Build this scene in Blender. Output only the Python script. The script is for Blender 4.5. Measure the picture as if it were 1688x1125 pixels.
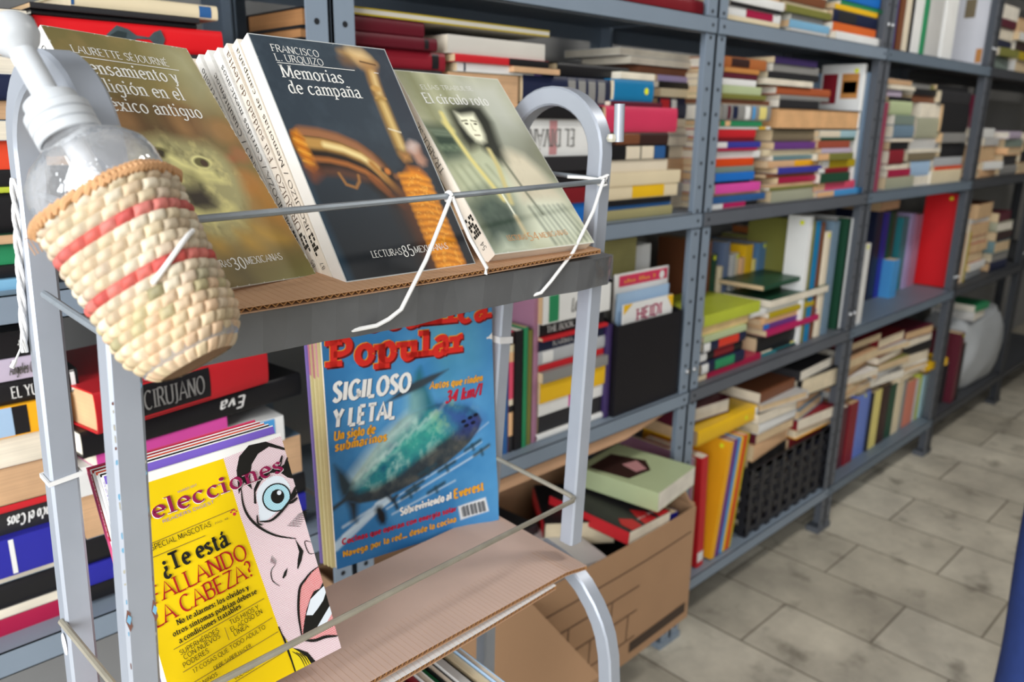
import bpy, math, random
import numpy as np
from mathutils import Vector, Matrix

for o in list(bpy.data.objects):
    bpy.data.objects.remove(o)
SC = bpy.context.scene
COL = SC.collection
random.seed(7)

# ------------------------------------------------------------------ camera, light, exposure
EYE = 1.27                                  # eye height of the photographer above the floor
cam_d = bpy.data.cameras.new('camera'); cam = bpy.data.objects.new('camera', cam_d); COL.objects.link(cam)
cam_d.sensor_width = 36.0; cam_d.lens = 36.0 * 1306.5 / 1688.0
cam_d.clip_start = 0.02; cam_d.clip_end = 60
_f = Vector((0.6709604, 0.69164192, -0.26728935)); _r = Vector((0.72051774, -0.69328003, 0.0147306)); _u = Vector((0.17511807, 0.20247037, 0.96350372))
cam.matrix_world = Matrix(((_r.x, _u.x, -_f.x, 0), (_r.y, _u.y, -_f.y, 0), (_r.z, _u.z, -_f.z, EYE), (0, 0, 0, 1)))
cam_d.dof.use_dof = True; cam_d.dof.focus_distance = 0.60; cam_d.dof.aperture_fstop = 7.1
SC.camera = cam
SC.view_settings.view_transform = 'Standard'; SC.view_settings.look = 'None'; SC.view_settings.gamma = 1.0
SC.view_settings.exposure = 0.0; SC.view_settings.use_curve_mapping = False

world = bpy.data.worlds.new('daylight'); SC.world = world; world.use_nodes = True
wb = world.node_tree.nodes['Background']; wb.inputs[0].default_value = (0.86, 0.93, 1.0, 1); wb.inputs[1].default_value = 0.8

def area(name, loc, target, sx, sy, power, color):
    d = bpy.data.lights.new(name, 'AREA'); d.shape = 'RECTANGLE'; d.size = sx; d.size_y = sy; d.energy = power; d.color = color
    o = bpy.data.objects.new(name, d); COL.objects.link(o); o.location = loc
    o.rotation_euler = (Vector(target) - Vector(loc)).to_track_quat('-Z', 'Y').to_euler()
    return o
area('door_daylight', (-2.4, -0.55, 1.75), (0.6, 0.75, 1.0), 2.0, 2.0, 160, (0.94, 0.97, 1.0))
area('cover_fill_light', (-0.9, -2.4, 2.3), (0.9, 0.6, 0.9), 1.6, 1.3, 22, (1.0, 0.985, 0.96))  # added fill aimed at the covers from behind the camera, source unseen
area('floor_fill_light', (2.6, -0.25, 2.9), (2.6, -0.2, 0), 1.2, 0.3, 30, (1.0, 0.98, 0.94))  # added overhead fill that brightens the floor, no lamp is in view

# ------------------------------------------------------------------ helpers
def lin(c):
    if isinstance(c, str):
        c = c.lstrip('#'); c = tuple(int(c[i:i+2], 16)/255 for i in (0, 2, 4))
    return tuple(((v/12.92) if v <= 0.04045 else ((v+0.055)/1.055)**2.4) for v in c)

_M = {}
def mat(name, color, rough=0.6, metal=0.0, var=0.10, scale=14.0, bump=0.0, spec=0.35):
    key = (name, color if isinstance(color, str) else tuple(color), rough, metal)
    if key in _M: return _M[key]
    m = bpy.data.materials.new(name); m.use_nodes = True; nt = m.node_tree; N = nt.nodes; L = nt.links
    b = N['Principled BSDF']; b.inputs['Roughness'].default_value = rough; b.inputs['Metallic'].default_value = metal
    b.inputs['Specular IOR Level'].default_value = spec
    c = lin(color)
    tc = N.new('ShaderNodeTexCoord'); nz = N.new('ShaderNodeTexNoise'); nz.inputs['Scale'].default_value = scale; nz.inputs['Detail'].default_value = 5
    mx = N.new('ShaderNodeMix'); mx.data_type = 'RGBA'
    mx.inputs[6].default_value = (*[v*(1-var) for v in c], 1); mx.inputs[7].default_value = (*[min(1, v*(1+var)) for v in c], 1)
    L.new(tc.outputs['Object'], nz.inputs['Vector']); L.new(nz.outputs['Fac'], mx.inputs[0]); L.new(mx.outputs[2], b.inputs['Base Color'])
    if bump:
        bp = N.new('ShaderNodeBump'); bp.inputs['Strength'].default_value = bump; bp.inputs['Distance'].default_value = 0.002
        L.new(nz.outputs['Fac'], bp.inputs['Height']); L.new(bp.outputs[0], b.inputs['Normal'])
    _M[key] = m
    return m

def mat_attr(name, rough=0.45, spec=0.3):
    key = ('attr', name)
    if key in _M: return _M[key]
    m = bpy.data.materials.new(name); m.use_nodes = True; nt = m.node_tree
    b = nt.nodes['Principled BSDF']; b.inputs['Roughness'].default_value = rough; b.inputs['Specular IOR Level'].default_value = spec
    a = nt.nodes.new('ShaderNodeVertexColor'); a.layer_name = 'print'
    nt.links.new(a.outputs['Color'], b.inputs['Base Color'])
    _M[key] = m
    return m

def mat_pages(name, color):
    key = ('pages', color)
    if key in _M: return _M[key]
    m = bpy.data.materials.new(name); m.use_nodes = True; nt = m.node_tree; N = nt.nodes; L = nt.links
    b = N['Principled BSDF']; b.inputs['Roughness'].default_value = 0.85; c = lin(color)
    tc = N.new('ShaderNodeTexCoord'); mp = N.new('ShaderNodeMapping'); mp.inputs['Scale'].default_value = (3, 3, 900)
    nz = N.new('ShaderNodeTexNoise'); nz.inputs['Scale'].default_value = 1.0; nz.inputs['Detail'].default_value = 3
    nz2 = N.new('ShaderNodeTexNoise'); nz2.inputs['Scale'].default_value = 22.0
    mx = N.new('ShaderNodeMix'); mx.data_type = 'RGBA'
    mx.inputs[6].default_value = (*[v*0.66 for v in c], 1); mx.inputs[7].default_value = (*[min(1, v*1.12) for v in c], 1)
    ad = N.new('ShaderNodeMath'); ad.operation = 'ADD'; ad.inputs[1].default_value = -0.5
    ad2 = N.new('ShaderNodeMath'); ad2.operation = 'ADD'
    L.new(tc.outputs['Object'], mp.inputs[0]); L.new(mp.outputs[0], nz.inputs['Vector']); L.new(tc.outputs['Object'], nz2.inputs['Vector'])
    L.new(nz2.outputs['Fac'], ad.inputs[0]); L.new(nz.outputs['Fac'], ad2.inputs[0]); L.new(ad.outputs[0], ad2.inputs[1])
    L.new(ad2.outputs[0], mx.inputs[0]); L.new(mx.outputs[2], b.inputs['Base Color'])
    _M[key] = m
    return m

class MB:
    def __init__(s): s.v = []; s.f = []; s.m = []
    def add(s, vs, fs, mi=0):
        n = len(s.v); s.v += [tuple(q) for q in vs]; s.f += [tuple(i+n for i in f) for f in fs]; s.m += [mi]*len(fs)
    def box(s, a, b, mi=0, M=None, bev=0.0):
        x0, y0, z0 = a; x1, y1, z1 = b
        if bev <= 0:
            vs = [(x0,y0,z0),(x1,y0,z0),(x1,y1,z0),(x0,y1,z0),(x0,y0,z1),(x1,y0,z1),(x1,y1,z1),(x0,y1,z1)]
            fs = [(0,3,2,1),(4,5,6,7),(0,1,5,4),(1,2,6,5),(2,3,7,6),(3,0,4,7)]
        else:
            vs = []; fs = []; idx = {}
            c = [(x0+x1)/2, (y0+y1)/2, (z0+z1)/2]; h = [(x1-x0)/2, (y1-y0)/2, (z1-z0)/2]
            for sx in (-1, 1):
                for sy in (-1, 1):
                    for sz in (-1, 1):
                        S = (sx, sy, sz)
                        for ax in range(3):
                            p = [c[k]+S[k]*(h[k]-(0 if k == ax else bev)) for k in range(3)]
                            idx[(S, ax)] = len(vs); vs.append(tuple(p))
            def q(*k): fs.append(tuple(idx[i] for i in k))
            for ax in range(3):
                o1, o2 = [k for k in range(3) if k != ax]
                for sg in (-1, 1):
                    def S(u, v):
                        t = [0, 0, 0]; t[ax] = sg; t[o1] = u; t[o2] = v; return tuple(t)
                    r = [S(-1,-1), S(1,-1), S(1,1), S(-1,1)]
                    if (sg > 0) == (ax == 1): r = r[::-1]
                    q(*[(k, ax) for k in r])
            for ax in range(3):
                o1, o2 = [k for k in range(3) if k != ax]
                for u in (-1, 1):
                    for v in (-1, 1):
                        A = [0,0,0]; B = [0,0,0]; A[ax] = -1; B[ax] = 1; A[o1] = B[o1] = u; A[o2] = B[o2] = v
                        A = tuple(A); B = tuple(B); q((A, o1), (B, o1), (B, o2), (A, o2))
            for sx in (-1, 1):
                for sy in (-1, 1):
                    for sz in (-1, 1):
                        t = (sx, sy, sz); q((t, 0), (t, 1), (t, 2))
        if M is not None: vs = [tuple(M @ Vector(q_)) for q_ in vs]
        s.add(vs, fs, mi)
    def sweep(s, pts, sec, mi=0, up=(0, 0, 1), closed=False, caps=True):
        """sweep a 2-D section (list of (a,b)) along points; a along the side vector, b along the up vector"""
        P = [Vector(q) for q in pts]; n = len(P); k = len(sec); base = len(s.v); U = Vector(up)
        for i in range(n):
            if closed: t = P[(i+1) % n]-P[i-1]
            else: t = P[min(i+1, n-1)]-P[max(i-1, 0)]
            t.normalize(); sd = t.cross(U)
            if sd.length < 1e-4: sd = t.cross(Vector((0, 1, 0.01)))
            sd.normalize(); b = sd.cross(t)
            sc = 1.0
            if 0 < i < n-1:
                d1 = (P[i]-P[i-1]).normalized(); sc = 1/max(0.5, d1.dot(t))
            for a, c in sec: s.v.append(tuple(P[i]+sd*a*sc+b*c))
        for i in range(n if closed else n-1):
            for j in range(k):
                s.f.append((base+i*k+j, base+i*k+(j+1) % k, base+((i+1) % n)*k+(j+1) % k, base+((i+1) % n)*k+j)); s.m.append(mi)
        if caps and not closed:
            s.f.append(tuple(base+j for j in range(k))[::-1]); s.m.append(mi)
            s.f.append(tuple(base+(n-1)*k+j for j in range(k))); s.m.append(mi)
    def tube(s, pts, r, mi=0, seg=8, closed=False):
        s.sweep(pts, [(r*math.cos(2*math.pi*i/seg), r*math.sin(2*math.pi*i/seg)) for i in range(seg)], mi, closed=closed, up=(0.03, 0.05, 1))
    def lathe(s, prof, seg=32, mi=0, M=None, sx=1.0, sy=1.0, power=2.0):
        base = len(s.v); k = len(prof)
        for i in range(seg):
            a = 2*math.pi*i/seg; ca, sa = math.cos(a), math.sin(a)
            if power != 2.0:
                e = 2.0/power; ca = math.copysign(abs(ca)**e, ca); sa = math.copysign(abs(sa)**e, sa)
            for r, z in prof:
                p = Vector((r*ca*sx, r*sa*sy, z))
                s.v.append(tuple(M @ p) if M is not None else tuple(p))
        for i in range(seg):
            for j in range(k-1):
                s.f.append((base+i*k+j, base+((i+1) % seg)*k+j, base+((i+1) % seg)*k+j+1, base+i*k+j+1)); s.m.append(mi)
    def poly(s, pts, mi=0): s.add(pts, [tuple(range(len(pts)))], mi)
    def build(s, name, mats, parent=None, smooth=False, loc=None, M=None):
        me = bpy.data.meshes.new(name); me.from_pydata(s.v, [], s.f)
        for m in (mats if isinstance(mats, (list, tuple)) else [mats]): me.materials.append(m)
        if any(s.m): me.polygons.foreach_set('material_index', s.m)
        if smooth:
            me.polygons.foreach_set('use_smooth', [True]*len(me.polygons))
            if smooth is not True: me.set_sharp_from_angle(angle=smooth)
        me.update()
        o = bpy.data.objects.new(name, me); COL.objects.link(o)
        if parent is not None: o.parent = parent
        if loc is not None: o.location = loc
        if M is not None: o.matrix_local = M
        return o

def tag(o, label, cat, group=None, kind=None):
    if label: o['label'] = label
    if cat: o['category'] = cat
    if group: o['group'] = group
    if kind: o['kind'] = kind
    return o
def thing(name, label, cat, M=None, loc=None, group=None):
    o = bpy.data.objects.new(name, None); o.empty_display_size = 0.03; COL.objects.link(o)
    if M is not None: o.matrix_world = M
    elif loc is not None: o.location = loc
    return tag(o, label, cat, group)
def frame(origin, X, Y):
    X = Vector(X).normalized(); Y = Vector(Y); Y = (Y-X*Y.dot(X)).normalized(); Z = X.cross(Y)
    return Matrix(((X.x, Y.x, Z.x, origin[0]), (X.y, Y.y, Z.y, origin[1]), (X.z, Y.z, Z.z, origin[2]), (0, 0, 0, 1)))
SMOOTH = math.radians(40)
def W(x, y, z): return (x, y, z+EYE)
# ------------------------------------------------------------------ lettering: skeleton letters drawn with a broad pen
def _arc(cx, cy, rx, ry, a0, a1, n=14):
    return [(cx+rx*math.cos(math.radians(a0+(a1-a0)*i/n)), cy+ry*math.sin(math.radians(a0+(a1-a0)*i/n))) for i in range(n+1)]
def _smooth(p, n=5):
    out = []; q = [p[0]]+list(p)+[p[-1]]
    for i in range(1, len(q)-2):
        for j in range(n):
            t = j/n; a, b, c, d = q[i-1], q[i], q[i+1], q[i+2]
            out.append(tuple(0.5*((2*b[k])+(-a[k]+c[k])*t+(2*a[k]-5*b[k]+4*c[k]-d[k])*t*t+(-a[k]+3*b[k]-3*c[k]+d[k])*t**3) for k in (0, 1)))
    return out+[p[-1]]
_G = '''A .74 0,0 .37,1 .74,0|.13,.36 .61,.36
B .62 .08,0 .08,1|~.08,1 .36,1 .52,.9 .5,.62 .3,.53 .08,.53|~.08,.53 .4,.53 .58,.4 .56,.12 .36,0 .08,0
C .72 @.4,.5,.36,.5,50,310
D .74 .08,0 .08,1|~.08,1 .42,.98 .66,.76 .68,.5 .66,.24 .42,.02 .08,0
E .58 .08,0 .08,1|.08,1 .52,1|.08,.53 .45,.53|.08,0 .55,0
F .54 .08,0 .08,1|.08,1 .52,1|.08,.52 .44,.52
G .76 @.4,.5,.36,.5,45,330|.7,.06 .7,.42|.5,.42 .74,.42
H .76 .08,0 .08,1|.68,0 .68,1|.08,.52 .68,.52
I .26 .13,0 .13,1
J .36 ~.22,1 .22,.2 .14,-.06 0,-.08
K .68 .08,0 .08,1|.62,1 .1,.46|.24,.6 .66,0
L .54 .08,1 .08,0|.08,0 .52,0
M .88 .08,0 .1,1|.1,1 .44,.08|.44,.08 .78,1|.78,1 .8,0
N .76 .08,0 .08,1|.08,1 .68,0|.68,0 .68,1
O .8 @.4,.5,.36,.5,0,360
P .58 .08,0 .08,1|~.08,1 .38,1 .54,.84 .52,.58 .34,.46 .08,.46
Q .8 @.4,.5,.36,.5,0,360|.44,.12 .76,-.2
R .66 .08,0 .08,1|~.08,1 .38,1 .54,.86 .52,.6 .34,.5 .08,.5|.32,.5 .64,0
S .56 ~.5,.86 .34,1 .12,.92 .1,.7 .3,.52 .48,.36 .48,.12 .28,0 .06,.14
T .66 .33,0 .33,1|.02,1 .64,1
U .74 ~.08,1 .08,.3 .18,.04 .38,0 .58,.06 .66,.3 .66,1
V .72 .02,1 .36,0|.36,0 .7,1
W 1.0 .02,1 .26,0|.26,0 .5,.9|.5,.9 .74,0|.74,0 .98,1
X .68 .04,1 .64,0|.62,1 .04,0
Y .66 .02,1 .33,.48|.33,.48 .64,1|.33,.48 .33,0
Z .62 .06,1 .58,1|.58,1 .04,0|.04,0 .6,0
a .5 ~.06,.54 .2,.66 .36,.62 .4,.44 .4,.1|~.4,.38 .2,.35 .06,.24 .08,.05 .22,0 .4,.14|.4,.1 .47,0
b .54 .1,1.02 .1,0|@.28,.33,.2,.33,0,360
c .46 @.27,.33,.22,.33,45,315
d .54 .44,1.02 .44,0|@.26,.33,.2,.33,0,360
e .48 .05,.36 .45,.36|@.26,.33,.21,.33,4,316
f .34 ~.34,.98 .24,1.02 .15,.9 .15,.66 .15,0|.02,.64 .3,.64
g .5 @.24,.38,.19,.28,0,360|~.43,.64 .43,.02 .34,-.24 .18,-.28 .04,-.2
h .54 .1,1.02 .1,0|~.1,.44 .22,.63 .36,.64 .44,.5 .44,0
i .24 .12,.66 .12,0|!.12,.9
j .24 ~.14,.66 .14,-.1 .08,-.26 -.04,-.26|!.14,.9
k .5 .1,1.02 .1,0|.44,.66 .12,.28|.2,.37 .48,0
l .24 .12,1.02 .12,0
m .82 .1,.66 .1,0|~.1,.46 .22,.63 .34,.64 .41,.5 .41,0|~.41,.46 .54,.63 .65,.64 .73,.5 .73,0
n .54 .1,.66 .1,0|~.1,.44 .22,.63 .36,.64 .44,.5 .44,0
o .54 @.27,.33,.22,.33,0,360
p .54 .1,.66 .1,-.28|@.28,.33,.2,.33,0,360
q .54 .44,.66 .44,-.28|@.26,.33,.2,.33,0,360
r .36 .1,.66 .1,0|~.1,.42 .2,.6 .34,.63
s .42 ~.36,.56 .22,.66 .08,.58 .1,.42 .3,.28 .36,.12 .2,0 .05,.1
t .34 ~.15,.86 .15,.14 .22,0 .34,.06|.02,.64 .32,.64
u .54 ~.1,.66 .1,.16 .2,0 .34,.03 .44,.18|.44,.66 .44,0
v .5 .03,.66 .25,0|.25,0 .47,.66
w .74 .03,.66 .2,0|.2,0 .37,.6|.37,.6 .54,0|.54,0 .71,.66
x .5 .05,.66 .45,0|.45,.66 .05,0
y .5 .04,.66 .25,.02|~.46,.66 .26,.02 .16,-.24 .02,-.26
z .46 .06,.66 .4,.66|.4,.66 .04,0|.04,0 .42,0
0 .56 @.28,.5,.22,.5,0,360
1 .36 .18,1 .18,0|.18,1 .04,.86
2 .54 ~.06,.8 .22,1 .44,.86 .42,.6 .2,.26 .05,0|.05,0 .48,0
3 .52 ~.06,.86 .22,1 .42,.86 .38,.62 .2,.53|~.2,.53 .44,.44 .46,.14 .22,0 .04,.12
4 .56 .42,0 .42,1|.42,1 .04,.3|.04,.3 .54,.3
5 .52 .42,1 .12,1|.12,1 .1,.55|~.1,.55 .34,.6 .46,.36 .38,.06 .18,0 .04,.1
6 .54 @.28,.3,.2,.3,0,360|~.42,.98 .18,.8 .08,.36
7 .5 .05,1 .46,1|.46,1 .16,0
8 .54 @.27,.26,.21,.26,0,360|@.27,.76,.17,.24,0,360
9 .54 @.26,.7,.2,.3,0,360|~.46,.64 .36,.2 .12,.02
. .24 !.12,.06
, .24 !.12,.06|.14,.02 .06,-.16
: .24 !.12,.06|!.12,.56
/ .4 .02,-.1 .38,1.05
- .36 .05,.36 .31,.36
! .28 .14,1 .14,.28|!.14,.06
? .46 ~.06,.84 .2,1 .38,.88 .36,.64 .22,.5 .22,.28|!.22,.06
¿ .46 ~.42,-.16 .28,-.32 .1,-.2 .12,.04 .26,.18 .26,.4|!.26,.62
… .8 !.12,.06|!.4,.06|!.68,.06
+ .6 .3,.1 .3,.8|.05,.45 .55,.45'''
GL = {}
for _l in _G.split('\n'):
    _c, _w, _d = _l.split(' ', 2)
    st = []
    for e in _d.split('|'):
        if e[0] == '@': st.append(('s', _arc(*[float(x) for x in e[1:].split(',')])))
        elif e[0] == '!': st.append(('d', tuple(float(x) for x in e[1:].split(','))))
        else:
            sm = e[0] == '~'; p = [tuple(float(x) for x in q.split(',')) for q in e.lstrip('~').split()]
            st.append(('s', _smooth(p) if sm else p))
    GL[_c] = (float(_w), st)
_ACC = {'á': 'a', 'é': 'e', 'í': 'i', 'ó': 'o', 'ú': 'u', 'ñ': 'n', 'É': 'E', 'Í': 'I', 'Á': 'A', 'Ñ': 'N', 'Ó': 'O'}

def lettering(mb, text, p0, p1, cap, style='serif', mi=0, z=0.0003, xf=None):
    """flat letters on the x-y plane: baseline from p0 to p1 (text is fitted between), capital height cap"""
    thick, thin, serif, slant = {'serif': (.13, .055, 1, 0), 'bold': (.2, .09, 1, 0), 'slab': (.27, .2, 2, 0), 'sans': (.24, .19, 0, 0.12),
                                 'light': (.11, .05, 1, 0), 'heavy': (.27, .21, 0, 0.0), 'plain': (.12, .1, 0, 0), 'didone': (.2, .05, 1, 0), 'brush': (.22, .1, 0, .25)}[style]
    p0 = Vector(p0); p1 = Vector(p1); d = p1-p0; Ltot = d.length; d.normalize(); nrm = Vector((-d.y, d.x))
    sp = 0.05+thick*.45
    width = sum((0.34 if c == ' ' else GL[_ACC.get(c, c)][0]+sp) for c in text)-sp
    sx = Ltot/(width*cap) if width else 1
    ang = math.radians(24)
    def put(x, y): return p0+d*(x*cap*sx)+nrm*(y*cap)
    def quad(pts):
        q = [put(x+slant*y, y) for x, y in pts]
        v = [(a.x, a.y, z) for a in q]
        if xf is not None: v = [tuple(xf @ Vector(a)) for a in v]
        mb.add(v, [tuple(range(len(v)))], mi)
    def stroke(p, ox, w=None):
        n = len(p); L = []; R = []
        for i in range(n):
            a = p[max(i-1, 0)]; b = p[min(i+1, n-1)]
            tx, ty = b[0]-a[0], b[1]-a[1]; l = math.hypot(tx, ty) or 1; tx /= l; ty /= l
            ph = math.atan2(ty, tx); hw = (w or (thin+(thick-thin)*abs(math.sin(ph-ang))))/2
            ax = 1/max(sx, .3)                                  # keep stems even when the text is condensed
            ax = max(0.75, min(ax, 1.25))
            L.append((p[i][0]+ox-ty*hw*ax, p[i][1]+tx*hw)); R.append((p[i][0]+ox+ty*hw*ax, p[i][1]-tx*hw))
        for i in range(n-1): quad([R[i], R[i+1], L[i+1], L[i]])
    x = 0.0
    for c in text:
        if c == ' ': x += 0.34; continue
        b = _ACC.get(c, c); w, st = GL[b]; up = b.isupper() or b.isdigit()
        for k, p in st:
            if k == 'd':
                if c in 'í' and p[1] > .7: continue
                r = thick*.62
                quad([(x+p[0]+r*math.cos(t*math.pi/4), p[1]+r*math.sin(t*math.pi/4)) for t in range(8)]); continue
            stroke(p, x)
            if serif:
                for (e, nb) in ((p[0], p[1]), (p[-1], p[-2])):
                    if abs(nb[1]-e[1]) < 1.2*abs(nb[0]-e[0]) or c.isdigit() or c in '?¿/,SCGsc': continue
                    if min(abs(e[1]), abs(e[1]-1), abs(e[1]-1.02), abs(e[1]-.66), abs(e[1]+.28)) > .02: continue
                    h = thin if serif == 1 else thick*.8; ln = thick*.62+.07 if serif == 1 else thick*.95
                    full = up or e[1] < .1
                    y0 = e[1] if e[1] < .1 else e[1]-h
                    quad([(x+e[0]-ln, y0), (x+e[0]+(ln if full else thick*.4), y0), (x+e[0]+(ln if full else thick*.4), y0+h), (x+e[0]-ln, y0+h)])
        if c in 'áéíóúÉÍÁÓ':
            t = 1.1 if up else .76; cx = w*.5
            stroke([(cx-.02, t), (cx+.12, t+.2)], x, thick*.7)
        if c in 'ñÑ':
            t = 1.12 if up else .82; stroke(_smooth([(w*.22, t), (w*.4, t+.08), (w*.6, t), (w*.8, t+.08)], 4), x, thick*.55)
        x += w+sp
    return mb

def marks(mb, n, p0, p1, cap, style='bold', mi=0, z=0.0003, xf=None):
    """print too blurred to read: short upright strokes in place of letters"""
    r = random.Random(n); dx = (p1[0]-p0[0])/n
    for i in range(n):
        if i % 5 == 4: continue
        x = p0[0]+dx*i; y = p0[1]+(p1[1]-p0[1])*i/n; h = cap*r.choice((.66, .66, 1.0)); w = dx*.62
        for q in ([(x, y), (x+w*.35, y), (x+w*.35, y+h), (x, y+h)], [(x+w*.35, y+h*.42), (x+w, y+h*.42), (x+w, y+h*.62), (x+w*.35, y+h*.62)]):
            v = [(a, b, z) for a, b in q]
            if xf is not None: v = [tuple(xf @ Vector(a)) for a in v]
            mb.add(v, [(0, 1, 2, 3)], mi)
# ------------------------------------------------------------------ printed pictures: colour grids computed here, one colour per mesh vertex
class Print:
    def __init__(s, w, h, step):
        s.nx = max(2, int(round(w/step))+1); s.ny = max(2, int(round(h/step))+1); s.w = w; s.h = h
        s.u, s.v = np.meshgrid(np.linspace(0, 1, s.nx), np.linspace(0, 1, s.ny)); s.c = np.zeros((s.ny, s.nx, 3)); s.rng = np.random.RandomState(3)
    def fill(s, c): s.c[:] = lin(c)
    def put(s, a, c):
        c = np.array(lin(c)) if not isinstance(c, np.ndarray) else c
        a = np.clip(a, 0, 1)[..., None]; s.c = s.c*(1-a)+c*a
    def noise(s, fx, fy=None, oct=3):
        fy = fy or fx*s.h/s.w; out = np.zeros_like(s.u); amp = 1; tot = 0
        for o in range(oct):
            gx, gy = int(fx*2**o)+3, int(fy*2**o)+3; g = s.rng.rand(gy, gx)
            X = s.u*(gx-2); Y = s.v*(gy-2); i = X.astype(int); j = Y.astype(int); a = X-i; b = Y-j; a = a*a*(3-2*a); b = b*b*(3-2*b)
            out += amp*((g[j, i]*(1-a)+g[j, i+1]*a)*(1-b)+(g[j+1, i]*(1-a)+g[j+1, i+1]*a)*b); tot += amp; amp *= .55
        return out/tot
    def dist_seg(s, p, q):
        ax, ay = p[0]*s.w, p[1]*s.h; bx, by = q[0]*s.w, q[1]*s.h; X = s.u*s.w; Y = s.v*s.h
        dx, dy = bx-ax, by-ay; t = np.clip(((X-ax)*dx+(Y-ay)*dy)/(dx*dx+dy*dy+1e-12), 0, 1)
        return np.hypot(X-ax-t*dx, Y-ay-t*dy)
    def line(s, pts, width, c, soft=0.0006, alpha=1.0, offset=(0, 0)):
        d = np.full_like(s.u, 9.0)
        for a, b in zip(pts[:-1], pts[1:]): d = np.minimum(d, s.dist_seg((a[0]+offset[0], a[1]+offset[1]), (b[0]+offset[0], b[1]+offset[1])))
        s.put((width/2-d)/soft*.5+.5 if alpha == 1 else alpha*np.clip((width/2-d)/soft*.5+.5, 0, 1), c)
    def mask(s, pts, soft=0.0006):
        ins = np.zeros(s.u.shape, bool); n = len(pts); d = np.full_like(s.u, 9.0)
        for i in range(n):
            (x0, y0), (x1, y1) = pts[i], pts[(i+1) % n]
            cond = ((y0 > s.v) != (y1 > s.v)); t = np.where(cond, (x1-x0)*(s.v-y0)/((y1-y0) if abs(y1-y0) > 1e-9 else 1e-9)+x0, -9)
            ins ^= cond & (s.u < t); d = np.minimum(d, s.dist_seg((x0, y0), (x1, y1)))
        return np.clip(np.where(ins, d, -d)/soft*.5+.5, 0, 1)
    def poly(s, pts, c, soft=0.0006, alpha=1.0): s.put(s.mask(pts, soft)*alpha, c)
    def ell(s, cx, cy, rx, ry, c, soft=.15, alpha=1.0):
        d = np.hypot((s.u-cx)/rx, (s.v-cy)/ry); s.put(np.clip((1-d)/soft, 0, 1)*alpha, c)
    def mesh(s, name, material, parent, z=0.0, bend=None):
        me = bpy.data.meshes.new(name); nv = s.nx*s.ny
        co = np.zeros((nv, 3)); co[:, 0] = (s.u*s.w).ravel(); co[:, 1] = (s.v*s.h).ravel(); co[:, 2] = z
        if bend is not None: co[:, 2] += bend(s.u, s.v).ravel()
        i = np.arange(nv).reshape(s.ny, s.nx); q = np.stack([i[:-1, :-1], i[:-1, 1:], i[1:, 1:], i[1:, :-1]], -1).reshape(-1, 4)
        me.vertices.add(nv); me.vertices.foreach_set('co', co.ravel())
        me.loops.add(q.size); me.polygons.add(len(q)); me.loops.foreach_set('vertex_index', q.ravel().astype(np.int32))
        me.polygons.foreach_set('loop_start', np.arange(0, q.size, 4, dtype=np.int32))
        me.update(calc_edges=True)
        a = me.color_attributes.new('print', 'FLOAT_COLOR', 'POINT'); cc = np.ones((nv, 4), np.float32); cc[:, :3] = np.clip(s.c, 0, 1).reshape(-1, 3)
        a.data.foreach_set('color', cc.ravel()); me.materials.append(material)
        o = bpy.data.objects.new(name, me); COL.objects.link(o); o.parent = parent
        return o
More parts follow.
